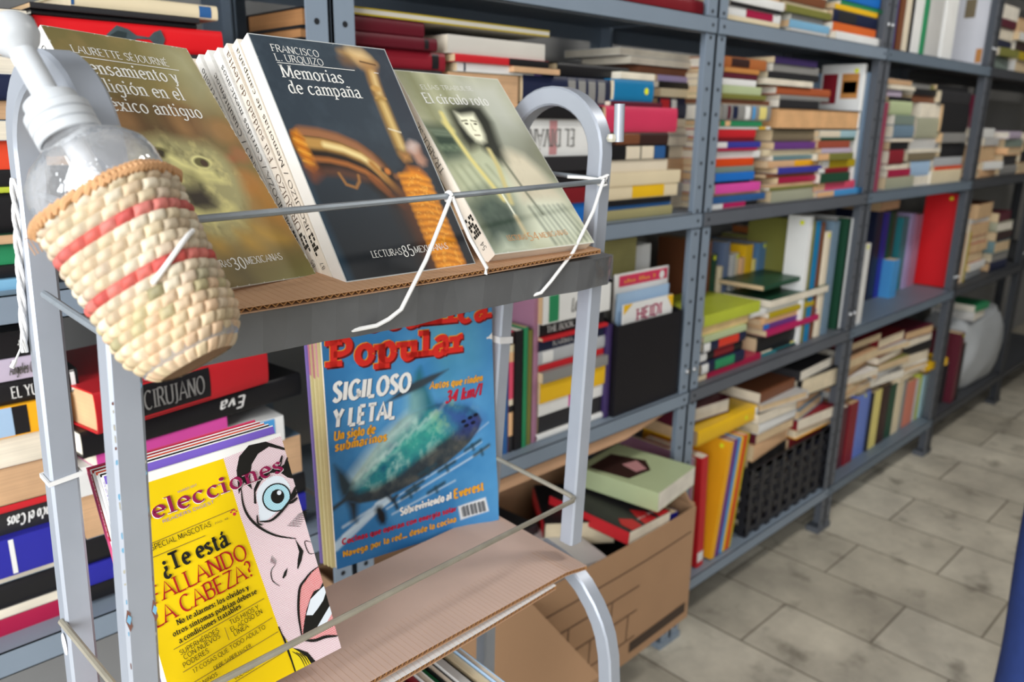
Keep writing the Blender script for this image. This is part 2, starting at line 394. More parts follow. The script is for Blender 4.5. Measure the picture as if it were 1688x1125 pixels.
# ------------------------------------------------------------------ room shell
def floor_mat():
    m = bpy.data.materials.new('stone_tiles'); m.use_nodes = True; nt = m.node_tree; N = nt.nodes; L = nt.links; b = N['Principled BSDF']
    b.inputs['Roughness'].default_value = 0.62
    tc = N.new('ShaderNodeTexCoord'); mp = N.new('ShaderNodeMapping'); mp.inputs['Rotation'].default_value = (0, 0, math.pi/2)
    br = N.new('ShaderNodeTexBrick'); br.inputs['Scale'].default_value = 1.0; br.inputs['Brick Width'].default_value = 0.42; br.inputs['Row Height'].default_value = 0.235
    br.inputs['Mortar Size'].default_value = 0.003; br.offset = 0.45
    br.inputs['Color1'].default_value = (*lin('#ece6d9'), 1); br.inputs['Color2'].default_value = (*lin('#c9c2b4'), 1); br.inputs['Mortar'].default_value = (*lin('#938b7e'), 1)
    n1 = N.new('ShaderNodeTexNoise'); n1.inputs['Scale'].default_value = 2.3; n1.inputs['Detail'].default_value = 8; n1.inputs['Roughness'].default_value = .65
    r1 = N.new('ShaderNodeValToRGB'); r1.color_ramp.elements[0].position = .38; r1.color_ramp.elements[0].color = (*lin('#9c978c'), 1); r1.color_ramp.elements[1].position = .66; r1.color_ramp.elements[1].color = (*lin('#f4f0e4'), 1)
    mx = N.new('ShaderNodeMix'); mx.data_type = 'RGBA'; mx.blend_type = 'MULTIPLY'; mx.inputs[0].default_value = .7
    n2 = N.new('ShaderNodeTexNoise'); n2.inputs['Scale'].default_value = 9; n2.inputs['Detail'].default_value = 6
    r2 = N.new('ShaderNodeValToRGB'); r2.color_ramp.elements[0].position = .27; r2.color_ramp.elements[0].color = (*lin('#77726a'), 1); r2.color_ramp.elements[1].position = .42; r2.color_ramp.elements[1].color = (1, 1, 1, 1)
    mx2 = N.new('ShaderNodeMix'); mx2.data_type = 'RGBA'; mx2.blend_type = 'MULTIPLY'; mx2.inputs[0].default_value = .65
    L.new(tc.outputs['Object'], mp.inputs[0]); L.new(mp.outputs[0], br.inputs['Vector']); L.new(tc.outputs['Object'], n1.inputs['Vector']); L.new(tc.outputs['Object'], n2.inputs['Vector'])
    L.new(n1.outputs['Fac'], r1.inputs[0]); L.new(n2.outputs['Fac'], r2.inputs[0])
    L.new(br.outputs['Color'], mx.inputs[6]); L.new(r1.outputs[0], mx.inputs[7]); L.new(mx.outputs[2], mx2.inputs[6]); L.new(r2.outputs[0], mx2.inputs[7]); L.new(mx2.outputs[2], b.inputs['Base Color'])
    bp = N.new('ShaderNodeBump'); bp.inputs['Strength'].default_value = .25; bp.inputs['Distance'].default_value = .004; L.new(br.outputs['Fac'], bp.inputs['Height']); bp.invert = True
    L.new(bp.outputs[0], b.inputs['Normal'])
    return m
def struct(name, a, b, m):
    mb = MB(); mb.box(a, b); o = mb.build(name, m); o['kind'] = 'structure'; return o
plaster = mat('plaster_wall', '#9b9a98', .9, var=.06, scale=3)
struct('floor', (-3.2, -3.2, -0.05), (7.6, 1.34, 0.0), floor_mat())
struct('wall_back', (-3.2, 1.34, -0.05), (7.6, 1.44, 3.0), plaster)
struct('wall_right', (7.5, -3.2, 0), (7.6, 1.34, 3.0), plaster)
struct('ceiling', (-3.2, -3.2, 3.0), (7.6, 1.44, 3.06), plaster)
# the street side (left and behind the photographer) is open shopfront: only the piers between the openings are wall
for k, (a, b) in enumerate([((-3.2, 0.55, 0), (-3.1, 1.34, 3.0)), ((-3.2, -3.2, 2.75), (-3.1, 0.55, 3.0)), ((-3.2, -3.2, 0), (-3.1, -2.5, 2.75))]):
    struct('wall_left', a, b, plaster)
for a, b in [((.1, -3.2, 0), (7.5, -3.1, 3.0)), ((-3.1, -3.2, 0), (-2.0, -3.1, 3.0)), ((-2.0, -3.2, 2.75), (.1, -3.1, 3.0)), ((-2.0, -3.2, 0), (.1, -3.1, .9))]:
    struct('wall_front', a, b, plaster)

lamp_m = mat('added_lamp_housing', '#e4e4e2', .5); glow = bpy.data.materials.new('added_lit_tube'); glow.use_nodes = True; glow.node_tree.nodes['Principled BSDF'].inputs['Emission Color'].default_value = (1, .98, .94, 1); glow.node_tree.nodes['Principled BSDF'].inputs['Emission Strength'].default_value = 3
tl = thing('added_ceiling_lamp', 'white tube lamp added unseen above the aisle to brighten the floor', 'lamp', loc=(2.6, -.25, 3.0))  # added fixture to go with the floor fill, out of view
mb = MB(); mb.box((-.62, -.16, -.05), (.62, .16, 0)); mb.build('added_lamp_housing', lamp_m, tl)
mb = MB(); mb.sweep([(-.58, -.07, -.065), (.58, -.07, -.065)], [(.013*math.cos(i*math.pi/5), .013*math.sin(i*math.pi/5)) for i in range(10)]); mb.build('added_lamp_tube', glow, tl); mb = MB(); mb.sweep([(-.58, .07, -.065), (.58, .07, -.065)], [(.013*math.cos(i*math.pi/5), .013*math.sin(i*math.pi/5)) for i in range(10)]); mb.build('added_lamp_tube', glow, tl)
# ------------------------------------------------------------------ steel shelving units along the back wall
SHY = 0.96                                                       # front face of the shelves
J = [-.315, .5945, 1.502, 2.358, 3.268, 4.178, 5.09]
LEVELS = [.153, .676, 1.085, 1.480, 1.90]
steel = mat('shelf_grey_paint', '#8592a0', .45, .1, var=.07, scale=9)
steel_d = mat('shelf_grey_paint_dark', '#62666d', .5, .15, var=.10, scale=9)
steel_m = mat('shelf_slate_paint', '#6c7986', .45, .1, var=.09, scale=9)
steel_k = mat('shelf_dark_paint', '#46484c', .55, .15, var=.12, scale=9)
hole_m = mat('punched_hole', '#1a1c20', .8); bolt_m = mat('zinc_bolt', '#c9cacb', .35, .8)
def shelving_unit(k, label, levels, sm, pm, right=None, lower=None):
    x0, x1 = J[k]+.002, J[k+1]-.002
    t = thing('shelving_unit', label, 'shelf unit', loc=(x0, SHY, 0), group='steel shelving units along the back wall')
    w = x1-x0; D = .31; H = 2.3
    for px, sx in ((0, 1), (w, -1)):
        for py, sy in ((0, 1), (D, -1)):
            mb = MB(); th = .0025; fl = .034
            a, b = sorted((px, px+sx*fl)); c, d = sorted((py, py+sy*th)); mb.box((a, c, 0), (b, d, H))
            a, b = sorted((px, px+sx*th)); c, d = sorted((py, py+sy*fl)); mb.box((a, c, 0), (b, d, H))
            if sy == 1:
                for q in range(int(H/.05)):
                    z = .04+q*.05; cx = px+sx*.019
                    mb.poly([(cx+.0042*math.cos(u*math.pi/4), -.0004, z+.0042*math.sin(u*math.pi/4)) for u in range(8)], 1)
            if sy == 1: mb.box((min(px, px+sx*.04), -.003, 0), (max(px, px+sx*.04), .04, .018), 0)
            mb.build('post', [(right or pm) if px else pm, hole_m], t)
    for z in levels:
        mb = MB(); lip = .032
        mb.box((.003, -.0035, z-.0015), (w-.003, D-.003, z))
        mb.box((.003, -.0035, z-lip), (w-.003, -.002, z)); mb.box((.003, D-.005, z-lip), (w-.003, D-.0035, z))
        mb.box((.003, -.0035, z-lip), (w-.003, .012, z-lip+.0015))
        for cx in (.019, w-.019):
            mb.poly([(cx+.004*math.cos(u*math.pi/4), -.0039, z-.016+.004*math.sin(u*math.pi/4)) for u in range(8)], 1)
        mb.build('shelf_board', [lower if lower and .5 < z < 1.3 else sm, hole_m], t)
    for px, sx in ((.012, 1), (w-.012, -1)):
        for z in (levels[1]+.05, levels[3]+.06):
            mb = MB(); mb.lathe([(0, -.0055), (.0045, -.005), (.006, -.002), (.006, 0)], 10, M=Matrix.Translation((px, -.0005, z)) @ Matrix.Rotation(-math.pi/2, 4, 'X'))
            mb.build('bolt', bolt_m, t, smooth=SMOOTH)
    return t
shelving_unit(0, 'grey steel shelving unit at the far left behind the rack', LEVELS, steel, steel)
shelving_unit(1, 'grey steel shelving unit directly behind the book rack', LEVELS, steel, steel)
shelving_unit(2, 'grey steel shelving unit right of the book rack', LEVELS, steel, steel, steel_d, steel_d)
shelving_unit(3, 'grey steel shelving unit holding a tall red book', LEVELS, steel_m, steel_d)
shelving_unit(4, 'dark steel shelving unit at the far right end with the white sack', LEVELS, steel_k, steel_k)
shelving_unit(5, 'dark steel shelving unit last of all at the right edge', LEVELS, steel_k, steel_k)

# ------------------------------------------------------------------ the display rack
rackp = mat('rack_silver_paint', '#a6abb4', .36, .25, var=.08, scale=30)
rust = mat('rust_spot', '#7d5548', .8); bluep = mat('old_blue_paint', '#7fb6d6', .6); weld = mat('weld_bead', '#d9d5c4', .4, .4)
wirep = mat('wire_grey_paint', '#8f969c', .4, .3, var=.25, scale=60); wire_b = mat('wire_brown_paint', '#a39c8c', .5, .3, var=.25, scale=50)
tray_m = mat('tray_sheet_metal', '#6c6d6e', .5, .2, var=.16, scale=25)
RK = thing('display_rack', 'silver painted metal book rack with arched square tube sides', 'rack', loc=(.38, .55, 0))
RKI = RK.matrix_world.inverted() if False else Matrix.Translation((-.38, -.55, 0))
def rpart(mb, name, m, smooth=False, parent=None):
    mb.v = [(x-.38, y-.55, z) for x, y, z in mb.v]
    return mb.build(name, m, parent or RK, smooth=smooth)
S = .0095
SQ = [(-S, -S+.002), (-S+.002, -S), (S-.002, -S), (S, -S+.002), (S, S-.002), (S-.002, S), (-S+.002, S), (-S, S-.002)]
def lerp(a, b, t): return tuple(a[i]+(b[i]-a[i])*t for i in range(3))
# corner positions of the four posts (front-left corner of each tube), top and bottom, then moved to the tube centre
LFt, LFb = W(.1405, .470, -.030), W(.1185, .470, -.46)
LBt, LBb = W(.137, .619, -.030), W(.1145, .586, -.46)
RFt, RFb = W(.6225, .519, -.03), W(.605, .523, -.46)
RBt, RBb = W(.611, .632, -.03), W(.594, .650, -.46)
c_ = lambda p: (p[0]+S, p[1]+S, p[2])
LFt, LFb, LBt, LBb, RFt, RFb, RBt, RBb = map(c_, (LFt, LFb, LBt, LBb, RFt, RFb, RBt, RBb))
def arch(ft, bt, n=18, rise=.062):
    out = []
    for i in range(n+1):
        a = math.pi*i/n; m = [(ft[k]+bt[k])/2 for k in (0, 1, 2)]; h = [(ft[k]-bt[k])/2 for k in (0, 1, 2)]
        out.append((m[0]+h[0]*math.cos(a), m[1]+h[1]*math.cos(a), m[2]+h[2]*math.cos(a)+rise*math.sin(a)))
    return out
mb = MB(); fr = [LFb]+[lerp(LFb, LFt, t) for t in (.3, .6, .85)]+arch(LFt, LBt, rise=.058)+[lerp(LBt, LBb, t) for t in (.15, .4, .7, 1)]
mb.sweep(fr, SQ, up=(1, 0, 0)); left_side = rpart(mb, 'side_frame', rackp, SMOOTH)
mb = MB(); fr = [RFb]+[lerp(RFb, RFt, t) for t in (.3, .6, .85)]+arch(RFt, RBt, rise=.056)+[lerp(RBt, RBb, t) for t in (.15, .4, .7, 1)]
mb.sweep(fr, SQ, up=(1, 0, 0)); right_side = rpart(mb, 'side_frame', rackp, SMOOTH)
# lower stage: curved legs that run out to the front, with straight rear legs
def leg_curve(x0, dy, dz):
    yz = [(.575, -.488), (.545, -.492), (.526, -.497), (.507, -.508), (.49, -.525), (.479, -.541), (.472, -.556), (.466, -.58), (.463, -.61), (.462, -.66), (.462, -.90)]
    return [(x0, y+dy+S, z+dz+EYE-S*.5) for y, z in yz]+[(x0, .462+dy+S, 0.0)]
for lc in (leg_curve(.130+S, -.050, .03), leg_curve(.6125+S, 0, 0)):
    mb = MB(); mb.sweep(lc, SQ, up=(1, 0, 0)); rpart(mb, 'leg', rackp, SMOOTH)
for bb in (LBb, RBb):
    mb = MB(); mb.sweep([bb, (bb[0]-.01, bb[1]-.004, .4), (bb[0]-.02, bb[1]-.01, 0)], SQ, up=(1, 0, 0)); rpart(mb, 'leg', rackp, SMOOTH)
# peg welded to the right arch
mb = MB(); px, py, pz = .6365, .509, EYE-.018
pts = [(px, py, pz), (px-.0012, py, pz+.036)]
mb.sweep(pts, [(.0052*math.cos(i*math.pi/6), .0052*math.sin(i*math.pi/6)) for i in range(12)], up=(0, 1, 0))
mb.lathe([(0, -.004), (.004, -.003), (.0055, 0), (.004, .004), (0, .005)], 8, 1, M=Matrix.Translation((px-.006, py+.004, pz+.003)))
rpart(mb, 'peg', [rackp, weld], SMOOTH)
# upper tray: folded sheet, floor and front lip, floor slopes down to the front
mb = MB()
TL0, TR0 = Vector(W(.1705, .4565, -.1168)), Vector(W(.6235, .499, -.1285))
TLb, TRb = Vector(W(.163, .612, -.105)), Vector(W(.607, .632, -.110))
dn = Vector((0, .004, -.030)); th = Vector((0, .0012, 0)); up = Vector((0, 0, .0012))
mb.add([TL0, TR0, TRb, TLb, TL0-up, TR0-up, TRb-up, TLb-up], [(0, 1, 2, 3), (7, 6, 5, 4), (0, 4, 5, 1), (1, 5, 6, 2), (2, 6, 7, 3), (3, 7, 4, 0)])
nseg = 24; fv = []
for i in range(nseg+1):
    q = TL0.lerp(TR0, i/nseg); w_ = .0008*math.sin(i*1.7)+.0006*math.sin(i*.6)
    fv += [q+Vector((0, w_, 0)), q+dn+Vector((0, w_*1.5, .0012*math.sin(i*.5))), q+dn+th, q+th]
fs = []
for i in range(nseg):
    for k in range(4): fs.append((i*4+k, i*4+(k+1) % 4, i*4+4+(k+1) % 4, i*4+4+k))
mb.add(fv, fs)
for P_ in (TL0, TR0):                                            # small side flanges
    B_ = TLb if P_ is TL0 else TRb
    mb.add([P_, B_, B_+Vector((0, 0, -.02)), P_+dn], [(0, 1, 2, 3)])
rpart(mb, 'upper_tray', tray_m)
# lower tray frame (mostly under the cardboard)
mb = MB()
a, b, c, d = W(.128, .478, -.468), W(.622, .520, -.494), W(.605, .66, -.482), W(.118, .60, -.462)
a2 = lerp(a, d, .16); b2 = lerp(b, c, .10); mb.sweep([a2, b2], [(-.008, -.004), (.008, -.004), (.008, .004), (-.008, .004)]); mb.sweep([d, c], [(-.008, -.006), (.008, -.006), (.008, .006), (-.008, .006)])
for t in (.0, .25, .5, .75, 1.0): mb.sweep([lerp(a2, b2, t), lerp(d, c, t)], [(-.004, -.004), (.004, -.004), (.004, .004), (-.004, .004)])
rpart(mb, 'lower_tray', tray_m)
# lower-stage shelf further down (only a glimpse is in view)
mb = MB(); z = .455
for y in (.475, .585): mb.sweep([(.10, y, z), (.60, y+.03, z)], SQ)
for t in (.05, .5, .95): mb.sweep([(.10+.5*t, .475+.03*t, z), (.10+.5*t, .585+.03*t, z)], [(-.006, -.006), (.006, -.006), (.006, .006), (-.006, .006)])
rpart(mb, 'bottom_tray', rackp)
# retaining wires
def wire(pts, r, m): mb = MB(); mb.tube(pts, r, seg=8); return rpart(mb, 'retaining_wire', m, SMOOTH)
wire([W(.146, .61, -.052), W(.150, .480, -.0565), W(.1505, .4605, -.0575), W(.155, .4565, -.0578), W(.39, .480, -.0565), W(.612, .507, -.0552), W(.6165, .512, -.0545), W(.6175, .520, -.054), W(.609, .66, -.049)], .0024, wirep)
wire([W(.138, .600, -.118), W(.1385, .596, -.1185), W(.139, .545, -.121), W(.1405, .486, -.124)], .0026, wirep)
wire([W(.118, .60, -.365), W(.125, .500, -.371), W(.127, .4655, -.372), W(.134, .4645, -.3725), W(.37, .492, -.385), W(.598, .517, -.3985), W(.6035, .521, -.399), W(.6045, .528, -.398), W(.597, .66, -.387)], .0026, wire_b)
# chipped paint, rust and weld marks on the left tube
mb = MB()
random.seed(5)
for i in range(26):
    z = EYE-.15-.0072*i-random.random()*.005; t = (EYE-.03-z)/.43; x = LFt[0]+(LFb[0]-LFt[0])*t
    sx = random.choice((-1, -1, 1)); mi = random.choice((0, 1, 1, 2, 2)); h = .0012+random.random()*.0034; wd = .0006+.0008*random.random()
    x0 = x-S+.0012 if sx < 0 else x+S-.0020; y0 = LFt[1]-S-.0002
    mb.poly([(x0+wd*.5*math.cos(q)*(1+.4*random.random()), y0+(.0004 if sx > 0 else .0004), z+h*.5*math.sin(q)*(1+.5*random.random())) for q in [k*math.pi/4 for k in range(8)]], mi)
for dx in (-1, 1):
    z = EYE-.302; x = LFt[0]+(LFb[0]-LFt[0])*.633; y0 = LFt[1]-S-.0003
    mb.poly([(x+dx*.0078+a*.0030, y0, z+b*.0085) for a, b in [(-.6, 0), (-.1, .9), (.5, .5), (.3, 0), (.6, -.6), (0, -1)]], 0)
    mb.poly([(x+dx*.0078+a*.0018, y0-.0002, z+b*.004) for a, b in [(-.8, 0), (0, 1), (.9, .3), (.2, -.9)]], 1)
rpart(mb, 'paint_chips', [rust, bluep, weld])

# cardboard liners: two paper faces with the fluting showing at the front edge
kraft = mat('kraft_paper', '#c39a78', .85, var=.16, scale=12); kraft_p = mat('worn_kraft_paper', '#d2b4a4', .85, var=.12, scale=16); flute = mat('fluting_paper', '#a87848', .9)
def cardboard(name, label, fl, fr_, br, bl, m_top, th=.0042, sag=.0, flute_len=.006, curl=None, mats=None, n=40):
    fl, fr_, br, bl = map(Vector, (fl, fr_, br, bl)); c = (fl+fr_)/2; c = Vector((c.x, c.y, 0))
    t = thing(name, label, 'cardboard', loc=tuple(c))
    def P(u, v):
        a = fl.lerp(fr_, u); b = bl.lerp(br, u); q = a.lerp(b, v); s_ = -sag*math.sin(math.pi*u)*(1-v)
        if curl: s_ += curl(u, v)
        return q+Vector((0, 0, s_))-c
    for nm, dz, m in (('top_liner', 0, m_top), ('bottom_liner', -th, kraft)):
        mb = MB(); g = [[P(i/n, j/8) + Vector((0, 0, dz)) for i in range(n+1)] for j in range(9)]
        vs = [q for r_ in g for q in r_]; ofs = len(vs); vs += [q-Vector((0, 0, .0005)) for q in vs[:ofs]]; fs = []
        for j in range(8):
            for i in range(n):
                a = j*(n+1)+i; fs.append((a, a+1, a+n+2, a+n+1)); fs.append((ofs+a+n+1, ofs+a+n+2, ofs+a+1, ofs+a))
        for i in range(n): fs.append((i, ofs+i, ofs+i+1, i+1))
        mb.add(vs, fs); mb.build(nm, m, t, smooth=SMOOTH)
    mb = MB(); L_ = (fr_-fl).length; k = int(L_/flute_len)*2
    for i in range(k):
        z0, z1 = (-.0006, -th+.0004) if i % 2 == 0 else (-th+.0004, -.0006)
        a0 = P(i/k, .002); a1 = P((i+1)/k, .002); b0 = P(i/k, .35); b1 = P((i+1)/k, .35)
        q = [a0+Vector((0, 0, z0)), a1+Vector((0, 0, z1)), b1+Vector((0, 0, z1)), b0+Vector((0, 0, z0))]
        w_ = Vector((0, 0, .0007)); q += [x_+w_ for x_ in q]
        mb.add(q, [(0, 1, 2, 3), (7, 6, 5, 4), (0, 4, 5, 1)])
    for e in (0, 1):
        q = [P(e, 0), P(e, 1), P(e, 1)-Vector((0, 0, th)), P(e, 0)-Vector((0, 0, th))]; mb.add(q, [(0, 1, 2, 3)])
    mb.build('fluting', flute, t)
    return t
cardboard('cardboard_liner', 'brown corrugated cardboard lining the upper tray under three books', W(.172, .4545, -.1125), W(.594, .4905, -.1185), W(.60, .62, -.108), W(.168, .60, -.102), kraft, th=.0036, sag=.0012)
cardboard('cardboard_liner', 'pinkish brown corrugated cardboard sheet on the lower tray', W(.120, .469, -.4435), W(.618, .510, -.4775), W(.603, .655, -.466), W(.12, .60, -.438), kraft_p, th=.0046, sag=-.002,
          curl=lambda u, v: -.006*max(0, u-.93)/.07*(1-v))
white_p = mat('white_card', '#e8e6e4', .8)
cardboard('cardboard_liner', 'white backed corrugated sheet under the pinkish lower cardboard', W(.120, .4675, -.4505), W(.56, .5035, -.4805), W(.56, .62, -.4725), W(.12, .58, -.4445), white_p, th=.0046, sag=.0035)
mb = MB(); mb.add([(.0, .0, 0), (.78, .0, 0), (.78, .26, 0), (0, .26, 0), (0, -.004, -.030), (.62, -.004, -.028), (.78, .0, -.004), (0, .26, -.004)], [(0, 1, 2, 3), (0, 4, 5, 1), (1, 5, 6), (4, 7, 6, 5), (3, 2, 6, 7), (0, 3, 7, 4)])
o = mb.build('cardboard_sheet', kraft, loc=(.66, .968, EYE-.594-.0325)); tag(o, 'brown cardboard sheet tucked under the middle shelf behind the rack', 'cardboard')
# ------------------------------------------------------------------ books and magazines shown on the rack
pages_w = mat_pages('page_edges', '#efe2cf'); pages_c = mat_pages('page_edges_cream', '#e3cfa8')
white_ink = mat('white_ink', '#f2f0ea', .5, var=.03); black_ink = mat('black_ink', '#16140f', .5, var=.02); dark_ink = mat('brown_ink', '#5a4233', .6)
orange_ink = mat('orange_ink', '#d9944e', .5); cover_white = mat('white_cover_stock', '#f1eee8', .45, var=.04, scale=30); cover_cream = mat('cream_cover_stock', '#f1e6d6', .5, var=.06, scale=24)
def pose(bl, yaw, roll, lean, z=EYE):
    y, r, l = map(math.radians, (yaw, roll, lean))
    X = Vector((math.cos(y), math.sin(y), 0)); Yv = Vector((-math.sin(y), math.cos(y), 0)); h = Vector((0, 0, 1))*math.cos(l)+Yv*math.sin(l)
    return frame((bl[0], bl[1], bl[2]+z), X*math.cos(r)+h*math.sin(r), h*math.cos(r)-X*math.sin(r))
COV = {}
def soft_book(t, w, h, th, cover, pages, spine_round=.0, pic_z=.0004, lift=None):
    """paperback: front sheet, back sheet, spine wrap (spine at x=0), page block"""
    mb = MB(); s = .00035
    ring = []
    k = 5
    for i in range(k+1):
        a = math.pi/2+math.pi*i/k; ring.append((-spine_round+spine_round*math.cos(a)*1.0 if spine_round else 0, -th/2+th/2*math.sin(a)))
    prof = [(w, 0)]+[(ring[i][0]+spine_round, ring[i][1]) for i in range(k+1)]+[(w, -th)]
    n = len(prof); vs = []
    for yy in (0, h):
        for x, z in prof: vs.append((x, yy, z))
        for x, z in prof: vs.append((x if x >= w-1e-6 else x+s, yy, z-s if z > -th/2 else z+s))
    fs = []
    for i in range(n-1):
        fs.append((i, i+1, 2*n+i+1, 2*n+i)); fs.append((n+i+1, n+i, 3*n+i, 3*n+i+1))
        fs.append((i+1, i, n+i, n+i+1)); fs.append((2*n+i, 2*n+i+1, 3*n+i+1, 3*n+i))
    for i in (0, n-1): fs.append((i, 2*n+i, 3*n+i, n+i))
    mb.add(vs, fs); cv_ = mb.build('cover', cover, t); COV[t.name] = cv_
    mb = MB(); mb.box((.0009, .0012, -th+s*1.6), (w-.0012, h-.0012, -s*1.6)); mb.build('page_block', pages, t)
def text_part(t, name, rows, m, w, h, z=.0006, mats=None):
    mb = MB()
    for r in rows:
        tx, a, b, cap, st = r[:5]; mi = r[5] if len(r) > 5 else 0; dz = r[6] if len(r) > 6 else 0
        lettering(mb, tx, (a[0]*w, a[1]*h), (b[0]*w, b[1]*h), cap*h, st, mi, z+dz)
    return mb.build(name, mats or m, t)
def rule(mb, a, b, wd, w, h, z=.0006, mi=0):
    A = Vector((a[0]*w, a[1]*h)); B = Vector((b[0]*w, b[1]*h)); d = (B-A).normalized(); n = Vector((-d.y, d.x))*wd/2
    mb.poly([(*(A-n), z), (*(B-n), z), (*(B+n), z), (*(A+n), z)], mi)
gloss = mat_attr('printed_cover', .5, .22); gloss2 = mat_attr('printed_cover_glossy', .42, .22)

# --- the dark novel-sized paperback in the middle
w, h, th = .1325, .2105, .0125
M85 = pose((.3045, .4865, -.1139), 4.6, -1.2, 33.5)
t = thing('paperback_book', 'dark blue paperback with a golden sword hilt, centre of the upper tray', 'book', M85, group='paperbacks on the upper tray')
soft_book(t, w, h, th, cover_white, pages_w)
p = Print(w, h, .00055); p.fill('#313c46'); n = p.noise(6, 9, 4)
p.put(np.clip((.62-p.v)*1.5, 0, .9), '#191a1c'); p.put(np.clip(n-.45, 0, 1)*.9*np.clip(p.v*1.3-.3, 0, 1), '#5b6a74'); p.put(np.clip((p.u-.7)*2, 0, .6)*(p.v > .45), '#2b2d38')
p.poly([(.0, .0), (.05, .0), (.03, .2), (.012, .45), (0, .6)], '#2d4a5e', .004, .7)
g = [(.10, .545), (.212, .538), (.325, .520), (.435, .487), (.505, .445), (.545, .40)]
p.line([(.14, .45), (.25, .462), (.36, .44), (.44, .40), (.50, .35), (.56, .30)], .012, '#241a12', .004); p.line([(.16, .43), (.26, .425), (.34, .41), (.42, .40)], .007, '#5a3a2c', .003)
p.line(g, .027, '#50331c', .002); p.line(g, .010, '#a06a45', .003, offset=(0, .045)); p.line(g, .0012, '#2c1c12', .001, offset=(0, .03))
p.line(g, .011, '#c2924a', .002, offset=(0, .0)); p.line(g[1:], .005, '#f6dc98', .002, offset=(.01, .002)); p.line(g, .008, '#23180f', .003, offset=(0, -.04)); p.line(g, .004, '#b06a32', .002, offset=(0, -.062))
p.line([(.50, .46), (.56, .40), (.62, .34), (.70, .27)], .006, '#b9813c', .002); p.line([(.46, .40), (.54, .33), (.62, .27)], .005, '#8c4f24', .002); p.line([(.57, .43), (.63, .39), (.67, .36)], .004, '#151210', .002)
p.line([(.24, .42), (.26, .375), (.32, .36), (.36, .385), (.37, .41)], .0022, '#a9743c', .0012)
p.ell(.60, .425, .03, .02, '#c97a35', .6); p.ell(.66, .40, .04, .02, '#8c5a35', .7)
p.poly([(.036, .593), (.07, .60), (.09, .57), (.1, .503), (.104, .449), (.07, .435), (.043, .45), (.032, .503), (.02, .551)], '#e08a1e', .003)
for q in range(7): p.line([(.03+.005*q*.3, .585-.022*q), (.095, .56-.02*q)], .0012, '#f5ab3c' if q % 2 else '#b5600f', .0012)
p.poly([(.04, .45), (.1, .455), (.11, .42), (.06, .40)], '#8a4a26', .006)
rod = [(.80, .875), (.79, .829), (.785, .774)]; p.line(rod, .011, '#a97c3e', .003); p.line(rod, .004, '#e9c98a', .003, offset=(.01, 0))
p.ell(.782, .80, .05, .02, '#c79a55', .5); p.ell(.79, .755, .055, .014, '#d4aa66', .5); p.ell(.772, .745, .05, .008, '#5a3d22', .6)
p.line([(.785, .74), (.782, .637), (.784, .5)], .0115, '#a8813f', .003); p.line([(.785, .73), (.786, .637), (.79, .52)], .0045, '#e3c37d', .003, offset=(.006, 0)); p.line([(.75, .615), (.835, .60)], .0012, '#e9dcc0', .0008)
p.poly([(.616, .962), (.70, .975), (.80, .968), (.859, .921), (.80, .905), (.72, .915)], '#c59754', .006); p.poly([(.70, .97), (.78, .968), (.82, .945), (.74, .935)], '#f0d199', .008)
p.poly([(.60, .93), (.66, .935), (.67, .905), (.61, .91)], '#7d5a36', .006); p.poly([(.735, .93), (.86, .92), (.84, .895), (.745, .90)], '#b58653', .006); p.line([(.745, .925), (.86, .915)], .0015, '#5a3c22')
p.poly([(.745, .515), (.83, .512), (.835, .46), (.80, .435), (.745, .45)], '#2a1f16', .004); p.poly([(.76, .505), (.82, .50), (.82, .475), (.77, .47)], '#c58b4c', .004)
p.poly([(.70, .42), (.83, .44), (.84, .40), (.70, .38)], '#15120f', .005); p.line([(.73, .42), (.66, .30)], .003, '#6d4526', .002)
p.poly([(.894, .556), (.945, .543), (.938, .501), (.958, .474), (.935, .45), (.90, .446), (.871, .46), (.856, .493), (.823, .515), (.86, .55)], '#b98a72', .003); p.poly([(.89, .55), (.92, .545), (.88, .52), (.85, .53)], '#d9c9c2', .006)
p.poly([(.56, .36), (.70, .35), (.71, .25), (.69, .12), (.70, .0), (.60, .0), (.575, .16), (.555, .28)], '#35241a', .012)
p.poly([(.62, .345), (.70, .36), (.72, .25), (.70, .12), (.71, .0), (.655, .0), (.645, .14)], '#63371c', .01)
p.poly([(.689, .382), (.78, .44), (.861, .433), (.895, .405), (.885, .297), (.905, .161), (.905, -.01), (.70, -.01), (.69, .118), (.712, .249), (.682, .329)], '#d97c12', .004)
for q in range(15):
    v0 = .40-.03*q; p.line([(.69, v0+.004), (.79, v0+.004), (.90, v0-.018)], .0042, '#f59d22', .0025, .9); p.line([(.69, v0-.012), (.79, v0-.012), (.90, v0-.034)], .0018, '#8f4708', .0016, .8)
p.put(np.clip((p.noise(60, 90, 2)-.5)*2, 0, .5)*p.mask([(.69, .38), (.86, .43), (.90, 0), (.70, 0)]), '#ffbb4d')
fade = np.clip(((.62-p.v)*4), 0, 1)*np.clip((p.u-.90)*14, 0, 1); p.put(fade*.7, '#1b1f26')
e = np.minimum(np.minimum(p.u*w, (1-p.u)*w), np.minimum(p.v*h, (1-p.v)*h)); p.put((e < .0007+.0012*np.clip(p.noise(50, 80, 2)-.55, 0, 1))*.8, '#cfd2d0')
p.mesh('cover_picture', gloss, COV[t.name], .0003)
text_part(COV[t.name], 'title_lettering', [('FRANCISCO', (.118, .931), (.44, .924), .030, 'light'), ('L. URQUIZO', (.119, .891), (.448, .886), .030, 'light'), ('Memorias', (.122, .820), (.547, .813), .054, 'serif'),
    ('de campaña', (.125, .754), (.635, .750), .054, 'serif'), ('LECTURAS', (.236, .078), (.455, .077), .026, 'light'), ('85', (.463, .066), (.548, .068), .044, 'light'), ('MEXICANAS', (.556, .077), (.826, .078), .026, 'light')], white_ink, w, h)
